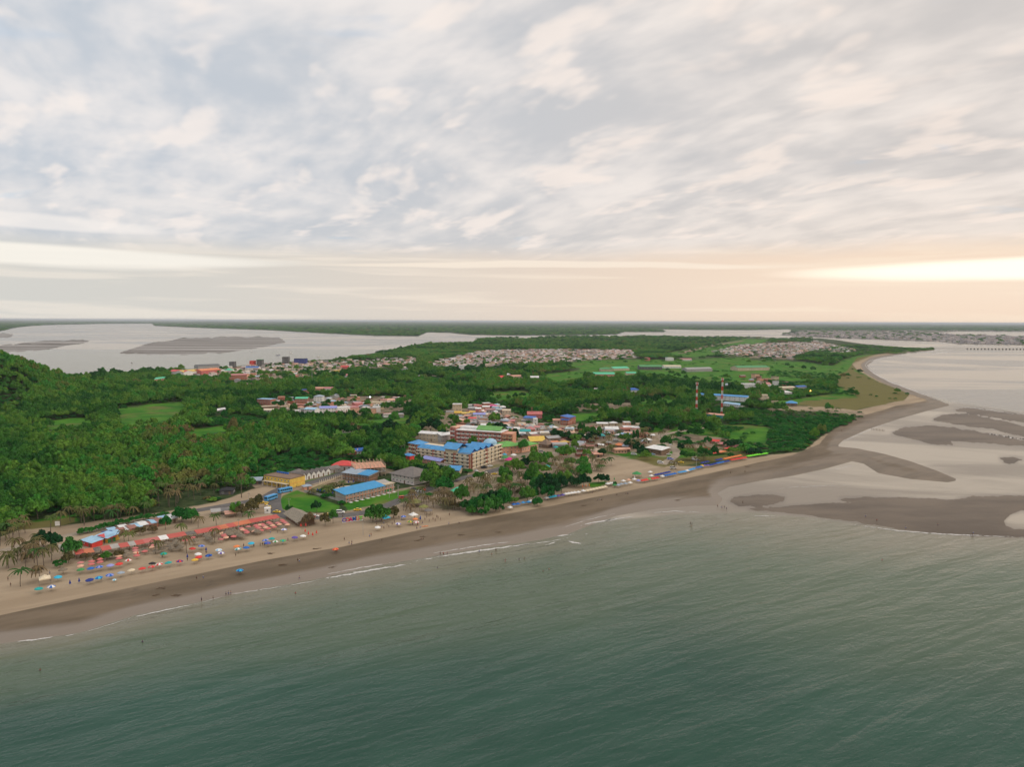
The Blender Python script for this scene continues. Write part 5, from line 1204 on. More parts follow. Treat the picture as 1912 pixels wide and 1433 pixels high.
# lamps that are lit in the photo
for x, y, h, c, lbx in [(1252,722,6,(1.0,.25,.10),'street lamp glowing red over the dark trees left of the masts'),(1513,738,6,(1.0,.50,.10),'street lamp glowing orange among trees near the cape'),(691,752,7,(.9,.95,1.0),'street lamp glowing white beside the long cream house'),(1228,693,0,0,'')]:
    if not h: continue
    p = P(x, y); o = empty('street_lamp', p); tag(o, lbx, 'street lamp'); MB().tube((0,0,-.3),(0,0,h),.12,.08,8).build('pole', m_metal, o)
    m, n, b = mat_new('lamp_glow'); b.inputs['Emission Color'].default_value = (*c, 1); b.inputs['Emission Strength'].default_value = 12; b.inputs['Base Color'].default_value = (*c, 1)
    MB().lathe([(.02,h+.9),(.5,h+.75),(.7,h+.35),(.5,h),(.02,h-.05)], 12).build('lamp', m, o, True)
for i, (x, y) in enumerate([(451,965),(465,945),(452,905),(540,957),(415,990),(446,998),(727,930),(744,930),(906,900),(962,873),(1012,862),(874,882),(1108,860),(743,928),(1300,874),(750,850),(755,848),(678,1000)]):
    p = P(x, y); o = empty('utility_pole', p); tag(o, 'plain grey utility pole by the road or beach', 'pole', 'utility poles along the roads'); h = 8
    MB().tube((0,0,-.4),(0,0,h),.14,.09,8).build('shaft', paint('concrete'), o); MB().box(-.9,.9,-.06,.06,h-.8,h-.66).build('crossarm', m_wood, o); [MB().lathe([(.02,h-.4),(.07,h-.5),(.06,h-.65)], 6, 0, sx).build('insulator', paint('white'), o) for sx in (-.8, 0, .8)]

# ------------------------------------------------------------------ the beach letters, read from the land side
for ch, x, y, c in [('O',643,975.5,'purple'),('C',649.5,975,'red'),('A',655,974.3,'magenta'),('M',661.5,973,'blue'),('U',667.8,972.3,'orange'),('T',674,972,'lime')]:
    cu = bpy.data.curves.new('letter', 'FONT'); cu.body = ch; cu.size = 3.0; cu.extrude = .3; cu.align_x = 'CENTER'; cu.offset = .13; cu.resolution_u = 4
    tmp = bpy.data.objects.new('tmp', cu); COL.objects.link(tmp); me = bpy.data.meshes.new_from_object(tmp.evaluated_get(bpy.context.evaluated_depsgraph_get())); bpy.data.objects.remove(tmp)
    me.transform(Matrix.Rotation(math.pi/2, 4, 'X')); me.transform(Matrix.Scale(1.0 if ch != 'M' else .85, 4, (1,0,0))); me.materials.clear(); me.materials.append(gloss(c))
    p = P(x, y + .5); o = empty('letter', p, math.pi + math.radians(18)); names = dict(purple='purple', red='red', magenta='magenta', blue='blue', orange='orange', lime='lime green')
    tag(o, 'big %s letter %s standing on the beach, back turned to the sea' % (names[c], ch), 'letter sign', 'giant coloured letters on the beach')
    l_ = link('letter_shape', me, o, (0, 0, .25)); MB().bbox(-1.1, 1.1, -.5, .5, -.2, .28, .05).build('base', paint('white'), o); reserve(p, 2)

# ------------------------------------------------------------------ parasols
U = [(72,1101,'teal',None),(96,1097,'blue','white'),(108,1079,'cyan',None),(168,1084,'navy',None),(185,1080,'cyan','blue'),(205,1075,'blue','lavender'),(226,1071,'steel',None),(246,1066,'cream',None),(266,1063,'red',None),
 (284,1059.5,'red','rose'),(298,1054.5,'white','red'),(315,1052,'teal',None),(335,1049,'red','navy'),(170,1063,'blue',None),(186,1060,'lavender','blue'),(206,1057,'lavender',None),(223,1054,'red',None),(240,1047.5,'red','white'),
 (151,1065,'green',None),(306,1034.5,'teal','green'),(213.5,1083.5,'cyan','white'),(369.5,1035.5,'white',None),(371.5,1041,'red',None),(364,1046.5,'yellow',None),(390,1038,'navy','blue'),(408,1027.5,'white','paleblue'),(412.5,1033,'white','purple'),
 (442,1021,'orange',None),(445,1026,'white','teal'),(459.5,1023.5,'blue',None),(469,1015,'cyan',None),(496,1009.5,'blue','lavender'),(499,1014.5,'purple','blue'),(507.5,1006.5,'teal',None),(514.5,1012,'white','green'),(528,1010,'leafgreen','teal'),
 (550,1004,'purple',None),(565.5,1001.5,'white',None),(530,989.5,'white','lavender'),(447.6,1066,'cyan','blue'),(627,1026,'red','orange'),(358.6,1025.5,'red',None),(376,1020.5,'blue','lavender'),
 (705,985,'white',None),(743,978,'white','purple'),(765,974.5,'yellow','green'),(777,975,'rose','white'),(775,969.5,'orange',None),(753.5,965,'blue','lavender'),(284,1053.5,'black',None)]
CN = dict(teal='teal',blue='blue',cyan='light blue',navy='navy',steel='slate grey',cream='cream',red='red',white='white',lavender='lavender blue',green='green',yellow='yellow',orange='orange',purple='purple',leafgreen='leaf green',rose='rosy pink',black='black',paleblue='pale blue')
lowers = {(447.6,1066):'alone on the wet sand, nearest the sea', (627,1026):'alone over a cart'}
ordn = lambda k: ['first','second','third','fourth','fifth','sixth','seventh','eighth','ninth','tenth','eleventh','twelfth','thirteenth','fourteenth','fifteenth','sixteenth','seventeenth','eighteenth','nineteenth','twentieth'][k] if k < 20 else 'number %d' % (k + 1)
cnt = {}
tot = {}
for x, y, c1, c2 in sorted(U): tot[(c1, c2)] = tot.get((c1, c2), 0) + 1
for x, y, c1, c2 in sorted(U):
    k = cnt.get((c1, c2), 0); cnt[(c1, c2)] = k + 1; cc = CN[c1] + (' and ' + CN[c2] if c2 else '')
    lb = 'open %s beach umbrella' % cc
    if (x, y) in lowers: lb += ' ' + lowers[(x, y)]
    elif tot[(c1, c2)] == 1: lb += ', the only one so coloured'
    else: lb += ' on the open sand'
    parasol(x, y, c1, c2, lb, size=1.0 if (x, y) != (213.5,1083.5) else .55)
def z10(x, y, ox=420, oy=940): return ox + x/10.62, oy + y/10.62
PK = [z10(*q) for q in [(325,500),(350,530),(405,550),(440,580),(460,470),(580,560),(615,440),(645,475),(680,500),(720,540),(740,420),(775,450),(810,480),(865,505),(870,385),(910,410),(945,445),(985,475),(1040,395),(1080,425),(1130,340),(1170,370),(1210,395),(1240,425),(20,610),(170,660),(690,430),(1020,360),(0,650)]]
PK += [z10(x, y, 100, 970) for x, y in [(540,870),(540,935),(750,845),(750,900),(920,800),(930,855),(915,730),(1300,690),(1300,735),(1300,785),(1620,580),(1625,625),(1635,670),(1650,725),(1810,640),(860,760)]]
PK += [z10(x, y, 260, 950) for x, y in [(240,735),(240,775),(915,630),(1070,580),(1640,490),(1680,530),(1725,575),(1615,615),(1870,560)]]
for i, (x, y) in enumerate(sorted(PK)):
    c = ['rose','pink','pink','peach'][(i * 7) % 4]; wh = 'left' if x < 200 else 'middle left' if x < 300 else 'middle' if x < 430 else 'right'
    parasol(x, y, c, None, 'faded pink parasol in the %s cluster below the stall roofs' % wh, 'pink parasols in front of the stalls', size=.92)
TH = [z10(x, y, 260, 950) for x, y in [(395,700),(560,680),(730,640),(760,670),(780,700),(820,750),(610,740),(650,780),(800,775),(1340,540),(1370,565),(1400,595),(1440,640),(1465,490),(1750,450),(1800,480),(1850,510),(330,830),(450,800),(690,700),(1100,650)]]
TH += [z10(*q) for q in [(40,590),(80,560),(110,620),(170,540),(300,630),(260,600),(340,650),(520,500),(560,520),(1130,470),(1010,350),(640,560)]] + [z10(x, y, 100, 970) for x, y in [(1430,640),(1440,700),(1790,590),(190,1010),(1110,700),(1060,740)]]
for i, (x, y) in enumerate(TH):
    m_ = mpp(x, y); p = P(x, y + 2.0 / m_); copy_thing(THATCH, p, random.uniform(0, 6), random.uniform(.9, 1.2), 'grey thatched parasol among the pink ones below the stall roofs', 'thatched parasols in front of the stalls')['category'] = 'parasol'; reserve(p, 2)
def fl(poly, n):                                    # n points spread along a polyline
    P_ = np.array(poly, float); s_ = np.r_[0, np.cumsum(np.hypot(*np.diff(P_, axis=0).T))]; q = np.linspace(0, s_[-1], n); return list(zip(np.interp(q, s_, P_[:, 0]), np.interp(q, s_, P_[:, 1])))
TR = [('white', [(952.5,947.5)], 1), ('blue', [(959,942),(967,941)], 2), ('skyblue', [(977,938.6),(987,937.6)], 2), ('white', [(990.7,935),(1004,934)], 3), ('white', [(1020.5,929.7)], 1), ('cyan', [(1027,928.5),(1036,926.5)], 3), ('purple', [(1042,926),(1050,924.5)], 2),
 ('white', [(1056,922.5),(1073,919.7)], 4), ('white', [(1080,919),(1089,916.6)], 2), ('cream', [(1096,916),(1130,909)], 7), ('white', [(1134.6,903.5),(1146,901.5)], 3), ('green', [(1147.5,906)], 1), ('steel', [(1154,906),(1160,904)], 2), ('white', [(1164,898)], 1), ('peach', [(1173.7,896)], 1), ('steel', [(1168,903)], 1), ('white', [(1176.5,901.5),(1184.5,895)], 2), ('lavender', [(1192,897.5)], 1),
 ('red', [(1199,897.5),(1207,896)], 3), ('leafgreen', [(1212,894.7)], 1), ('red', [(1217.5,894),(1227,892.4)], 3), ('white', [(1236.5,889.5)], 1), ('white', [(1216,888.5),(1214,881.5)], 2), ('navy', [(1224.5,887),(1249,881.8)], 6), ('blue', [(1242.5,888),(1260,884.6)], 5), ('skyblue', [(1268,882.4),(1279,880.6)], 4), ('white', [(1283,878.9)], 1), ('skyblue', [(1287,878),(1295,875.6)], 3),
 ('blue', [(1301.5,873.4),(1309,871.8)], 3), ('yellow', [(1311,869.9)], 1), ('purple', [(1315,869.5),(1321,869)], 2), ('navy', [(1326,868.6),(1336,866)], 4), ('blue', [(1339,865.2),(1350,863)], 4), ('navy', [(1352,862.8),(1359.5,861.3)], 3), ('navy', [(1311,864.5),(1321,862.4)], 3), ('navy', [(1338.5,859.4),(1346,857.8)], 3),
 ('orange', [(1353,857),(1382,850.8)], 8), ('red', [(1366,859),(1391,854.8)], 7), ('lime', [(1397,852),(1430.5,846.9)], 9), ('cyan', [(720,966)], 1), ('white', [(772,961)], 1), ('cream', [(84,1081)], 1), ('white', [(1133,897)], 1)]
tc = dict(white='white', blue='blue', skyblue='bright blue', cyan='light blue', purple='purple', cream='cream', green='green', steel='grey blue', peach='peach', lavender='lavender', red='red', leafgreen='light green', navy='dark blue', yellow='yellow', orange='orange', lime='lime green')
for i, (c, pl_, n_) in enumerate(TR):
    for (x, y) in (fl(pl_, n_) if n_ > 1 else pl_):
        big_ = (x, y) in ((720,966), (772,961), (84,1081))
        if big_: lb = {720: 'light blue pop up tent shading a crowd beside the big olive tree', 772: 'white pop up tent with open front among the beach crowd', 84: 'cream pop up tent at the far left of the beach'}[int(x)]
        elif n_ == 1 and len([1 for q in TR if q[0] == c]) == 1: lb = 'single %s tent in the row along the beach' % tc[c]
        else:
            lb = '%s tent in the row along the beach' % tc[c]
        tent(x, y, c, lb, size=1.35 if big_ else 0.84, rz=None)
# folded umbrellas, flags
for i, (x, y, c) in enumerate([(131,1094,'navy'),(148,1090,'navy'),(350,1044,'navy'),(385,1031,'navy'),(785,973,'navy'),(784.8,971,'blue'),(1185/1.0,895,'white'),(570,996,'red'),(576,1001,'red'),(584,1003,'red'),(591,999,'red'),(562,986,'red'),(571,985,'red'),(1088,912,'orange'),(1094,911,'orange'),(1100,910,'orange'),(257,1040,'red'),(1147,898,'green')]):
    p = P(x, y); o = empty('folded_umbrella', p); tag(o, 'folded %s umbrella standing upright on the beach' % CN.get(c, c), 'umbrella', 'folded umbrellas on the beach'); reserve(p, 1)
    MB().tube((0,0,-.2),(0,0,2.5),.04,None,6).build('pole', m_metal, o); MB().lathe([(.03,2.5),(.16,2.0),(.36,1.2),(.44,.8),(.36,.74)], 8).build('canopy', cloth(c), o)

# ------------------------------------------------------------------ vehicles
make_bus(532.5, 920, 48, 'sky blue bus driving away on the shore road, the farther of two'); make_bus(506, 934, 68, 'sky blue bus nearer the beach, at the road bend, the closer of two')
CARS = [(479.5,942,'taxi','yellow taxi under the olive trees, left of a pair',20,'sedan'),(487,941,'taxi','yellow taxi under the olive trees, right of a pair',40,'sedan'),(498,942,'taxi','yellow taxi, farthest of three lined up at the road bend',100,'sedan'),(499,947.5,'cream','cream yellow taxi, middle of three lined up at the road bend',110,'sedan'),(503.5,950,'taxi','yellow taxi, nearest of three lined up at the road bend',110,'sedan'),
 (517,958,'taxi','yellow taxi parked by the thatched restaurant, left of it',-10,'sedan'),(551.5,964,'taxi','yellow taxi behind the thatched restaurant roof',-20,'sedan'),(610,963,'taxi','yellow taxi on the beach road between two small trees',5,'sedan'),(667.6,954,'taxi','yellow taxi on the beach road right of the white van',12,'sedan'),(635.6,959,'white','white van on the beach road below the pool hotel',5,'suv'),(547.6,910,'black','black car behind the blue bus',20,'sedan'),
 (781,919,'white','white car on the dirt lot below the big hall',0,'sedan'),(771.6,915,'darkgrey','dark car left of the white one on the dirt lot',10,'sedan'),(793,916,'red','red car right of the white one on the dirt lot',100,'sedan'),(752,932,'red','red jeep by the olive pavilions',30,'suv'),(588,966,'white','white car stopped beside the row of motorbikes',5,'sedan'),(475,952,'white','white car under the dry trees by the taxis',15,'sedan'),
 (903.6,875,'black','black van at the foot of the balconies, left on the car park',35,'suv'),(915,872,'white','white car beside the black van on the hotel car park',35,'sedan'),(889,881,'white','white car at the corner pier of the blue roofed hotel',120,'sedan'),(904.5,884,'cream','cream car in the lower row of the hotel car park',-15,'sedan'),(891,888,'darkgrey','dark grey car lowest left on the hotel car park',0,'sedan'),(913,889.5,'cream','pale yellow car behind the yellow tree',10,'sedan'),
 (923,887,'taxi','yellow taxi above the yellow flowering tree',10,'sedan'),(948,873,'green','dark green car below the crimson awning',-20,'suv'),(957,870,'grey','grey car right of the dark green one',-20,'sedan'),(968.5,866,'white','white van at the exit of the hotel car park',10,'suv'),(974.7,865,'black','black car just behind the white van at the exit',90,'suv'),(1011,855,'purple','purple jeep crossing the dirt square',-10,'suv'),(1011,845,'grey','silver van at the upper edge of the dirt square',10,'suv'),(1046,847,'white','white pickup at the right of the dirt square',15,'sedan'),(939,883,'darkgrey','dark car alone on the car park road',10,'sedan'),(902,894,'purple','violet car half hidden by dry palms',10,'sedan'),
 (1251.5,859,'lavender','pale lilac van at the end of the village track',-10,'suv'),(1233,865.5,'white','white jeep at the edge of the sandy lot',-12,'suv'),(1257,866,'white','white car under the dark beach palms',-35,'sedan'),(1271.5,865,'taxi','yellow taxi on the grass near the blue tents',-25,'sedan'),(1275,850,'white','white car in the middle of the grass',-15,'sedan'),(1242,827,'white','white car where the village track bends',-15,'sedan'),(1276.6,825,'white','white car above the lollipop tree',0,'sedan'),(1218.6,850,'paleblue','pale blue pickup below the white roofed hall',-10,'sedan'),(1183.5,850,'white','white truck on the strip of lawn',-10,'suv'),(1252,832,'white','small white car beside the track bend',60,'sedan'),(1249,850,'white','white cart at the right of the white roofed hall',0,'sedan'),
 (1296.5,855,'cream','cream van under the beach palms',20,'suv'),(1294,859,'white','white car below the cream van',90,'sedan'),(1302,861,'grey','grey car beside the dark blue tents',0,'sedan'),(1257,876,'white','white pickup behind the tents under palms',20,'suv')]
for x, y, c, lb, ang, kd in CARS: car(x, y, c, lb, ang, kd)
for i in range(7): p = P(563 + i*4.2, 967 + (i % 2)*.8); o = copy_thing(MOTO, p, math.radians(70 + random.uniform(-10, 10)), 1.15, 'motorbike in the parked row between the thatched restaurant and the trees', 'motorbikes parked in a row'); o['category'] = 'motorbike'; reserve(p, 1)
p = P(499.6, 958.5); o = empty('ticket_booth', p, .3); tag(o, 'white box booth at the road bend below the taxis', 'booth'); MB().bbox(-1.6,1.6,-1.3,1.3,-.1,3.0,.08).build('wall', paint('white'), o); link('window', window_mesh(paint('white')), o, (0,-1.3,1.2)); MB().box(-1.75,1.75,-1.45,1.45,3.002,3.12).build('roof', paint('white'), o)
for x, y, h, lb in [(107.5,986,3.4,'square white signboard on the far left grass'),(115,1034,4.2,'tall white signboard left of the round tree')]:
    p = P(x, y); o = empty('signboard', p, .2); tag(o, lb, 'sign'); MB().bbox(-1.1,1.1,-.08,.08,1.1,h,.02).build('board', paint('white'), o); [MB().tube((sx,.0,-.2),(sx,.0,1.12),.06,None,6).build('post', m_wood, o) for sx in (-.8,.8)]
p = P(793.5, 984); o = empty('kayak', p, .3); tag(o, 'bright orange kayak lying on the sand among the crowd', 'kayak'); kb = MB(); kb.lathe([(.02,-2),(.28,-1.4),(.42,0),(.28,1.4),(.02,2)], 10); me = kb.mesh('hull', [gloss('orange')], True); me.transform(Matrix.Rotation(math.pi/2, 4, 'Y')); me.transform(Matrix.Scale(.55, 4, (0,0,1))); me.transform(Matrix.Translation((0,0,.2))); link('hull', me, o); MB().lathe([(.22,.40),(.26,.46),(.20,.42)], 12).build('cockpit', m_tyre, o)
# boats moored on the lagoon and the channel
def boat(px, py, L, c, label):
    p = P(px, py); p.z = 0; o = empty('fishing_boat', p, random.uniform(0, 3)); tag(o, label, 'boat'); n = 9; V = []; F = []
    for i in range(n):
        u = i/(n-1); x = (u-.5)*L; w = L*.14*math.sin(math.pi*min(1, .12+u*.92))**.6; V += [(x,-w,.9+.5*u*u),(x,-w*.55,-.3),(x,w*.55,-.3),(x,w,.9+.5*u*u)]
    for i in range(n-1):
        k = 4*i; F += [(k,k+4,k+5,k+1),(k+1,k+5,k+6,k+2),(k+2,k+6,k+7,k+3),(k,k+3,k+7,k+4)]
    F += [(0,1,2,3),(4*n-1,4*n-2,4*n-3,4*n-4)]; link('hull', new_mesh('hull', V, F, gloss(c)), o); MB().bbox(-L*.18, L*.12, -L*.08, L*.08, .95, .95+L*.16, .1).build('cabin', paint('white'), o); MB().tube((0,0,1),(0,0,1+L*.35),.12,None,6).build('mast', m_metal, o)
for q in [(246,678,14,'darkgrey','small dark boat alone on the left lagoon'),(105,610,60,'darkgrey','distant ship near the far left bank of the lagoon'),(519,664,14,'navy','small navy boat on the lagoon behind the port'),(543,660,14,'white','white boat on the lagoon behind the port'),(470,657,12,'brown','brown canoe shaped boat beside the mudflat'),(595,667,12,'white','white launch near the town jetty')]: boat(*q)
for a_, b_, lb in [((1788-205,676),(1788-190,676),'')]: pass
for x, y, lb in [(553,674,'')]: pass
# bridge
a, b_ = P(1745, 652.5), P(2050, 654.5); d = b_ - a; rz = math.atan2(d.y, d.x); L = math.hypot(d.x, d.y); o = empty('causeway_bridge', (a.x, a.y, 0), rz); tag(o, 'long low concrete bridge on many piers between the bay and the channel', 'bridge')
MB().box(0, L, -5, 5, 4.4, 5.2).build('deck', paint('concrete'), o); MB().box(0, L, -5.0, -4.8, 5.21, 5.7).build('railing', paint('concrete'), o)
for i in range(34): MB().box(130 + i*14.0, 131.6 + i*14.0, -4.2, 4.2, -2, 4.39).build('pier', paint('concrete'), o)
# stakes and rocks in the shallows, driftwood on the sand
for i in range(16): x = 1848 + i*4.4 + random.uniform(-1, 1); p = P(x, 811 + i*.75 + random.uniform(-1, 1)); s_ = random.uniform(.5, 1.2); o = MB().lathe([(.02,.9*s_),(.5*s_,.6*s_),(.8*s_,.1),(.8*s_,-.5)], 7).build('rock', paint('darkgrey' if i % 3 else 'white'), None, False, (p.x, p.y, 0)); tag(o, 'dark or whitened rock in the line of rocks on the right mudflat', 'rock', 'rocks on the right mudflat')
for i in range(9): p = P(1628 + i*2.8, 803 + i*.35); o = MB().tube((0,0,-.5),(0,0,1.9),.22,.18,6).build('stake', m_wood, None, False, (p.x, p.y, 0)); tag(o, 'wooden stake in the short fence row in the shallow channel', 'stake', 'stakes in the shallow channel')
DW = [(505,1035),(590,1026),(527,1056),(790,1003),(1090,945),(300,1100),(290,1112),(328,1113),(860,1000),(1245,882),(1395,872),(1180,895),(620,1060),(780,1010),(930,995),(1265,935)]
for i, (x, y) in enumerate(DW): p = P(x, y); mb = MB(); [mb.tube((random.uniform(-2,0),random.uniform(-.8,.8),.1),(random.uniform(.3,2.6),random.uniform(-.8,.8),random.uniform(.1,.5)),.13,.05,6) for _ in range(4)]; o = mb.build('driftwood', m_wood, None, False, p); tag(o, 'dark tangle of driftwood lying on the sand', 'driftwood', 'driftwood on the beach')

# ------------------------------------------------------------------ people
def zp(x, y, ox, oy, s): return ox + x/s, oy + y/s
PE = [(*zp(x, y+45, 680, 940, 10.62), k) for x, y, k in [(225,355,0),(245,390,1),(320,330,2),(390,370,3),(555,390,4),(455,415,1),(490,450,5),(390,475,1),(350,440,3),(1205,300,1),(1290,330,4),(1365,290,1),(1410,325,5),(1465,265,1),(1515,300,5),(1155,370,2),(1110,460,3),(1045,480,2),(1680,385,3),(600,350,1),(130,290,2),(350,320,4),(580,250,6),(690,260,1),(745,300,3),(1090,290,3),(1240,260,4),(650,410,1),(1060,400,6),(960,400,2),(1000,250,6),(1440,250,1),(1690,210,1),(910,80,3)]]
# more swimmers, walkers and stall guests
PE += [(*q, k) for *q, k in [(537.7,1011,4),(455,1022,4),(474,1023,4),(505,997,3),(518,996,7),(559,1051,3),(556,1050,1),(367,1083,1),(379.6,1082,3),(376.4,1124,4),(398,1121,1),(422,1113,4),(427,1112,3),(431,1111,2),(559,1083,2),(643,1010,1),(652,1017,3),(656.5,1019,2),(657,1016,5),(713,1012,1),(822,1037,1),(828,1038,6),(835,1037,2),(895,1033,3),(926,1031,1),(350,1048,4),(385,1035,4),(303,1043,4),(15,1085,1),(20,1096,1),(1120,934,3),(1124,935,1),(1116,936,5),(1106,921,4),(1349.7,950,2),(1353,950,1),(1347,950,3),(1356.5,953,4),(1340,948,6),(1289,981,1),(1292,982,4),(1387,941,1),(1616,967,3),(1637,975,6),(1691,989,3),(1751,983,2),(1815,1002,1),(1817,998,3),(1364,885,1),(1571,806,1),(94,1083,1),(93,1073,3),(89,1080,5),(490,1020,1),(486,1021,5),(494,1020,2),(414,1003,1),(408,1009,2),(440,1040,1),(447,1072,2),(449,1072,6),(629,1033,6),(626,1033,7),(690,1004,3),(693,1002,6),(195,1017,4),(189,1085,1),(1391,883,1),(600,975,4),(640,967,1)]]
KT = [('grey','darkgrey','grey shirt'),('brown','black','dark top'),('salmon','navy','salmon top'),('white','blue','white shirt'),('navy','black','navy clothes'),('steel','brown','grey blue shirt'),('red','black','red top'),('green','black','green top')]
for i, (x, y, k) in enumerate(PE):
    tp, bt, nm = KT[k]; pose = 'walk' if i % 3 == 0 else 'stand'
    if y < 953 and x > 1100 and x < 1130: pose = 'sit'
    where = 'in the crowd by the tents' if 680 < x < 860 and y < 1000 else 'on the sandbars of the right' if x > 1300 else 'at the water line' if y > 1030 + (420 - x)*.12 and x > 360 else 'on the open sand'
    person(x, y, tp, bt, 'person in %s %s %s' % (nm, 'walking' if pose == 'walk' else 'sitting' if pose == 'sit' else 'standing', where), pose)
for i, (x, y) in enumerate([(1152,925.0),(1169,923),(1172,923),(790.5,1008),(787,1008),(857,978)]): person(x, y, ['brown','salmon','navy'][i % 3], 'darkgrey', 'person sitting on the dry sand near the wet strip', 'sit')
for i, (x, y) in enumerate([(551.7,1109),(817,1062),(1014,1068),(1025,1064),(943.5,1047),(969,1046),(979,1044),(1291,983.5),(1647,1047),(266,1200),(75,1253),(918,1036),(943,1050)]):
    p = unproj(x, y, 0); o = copy_thing(PPL['stand'], (p[0], p[1], -.95), random.uniform(0, 6), 1.0, 'person wading waist deep in the sea', 'bathers in the sea'); o['category'] = 'person'; recolor(o, 'shirt', cloth(['red','navy','brown','salmon'][i % 4]))

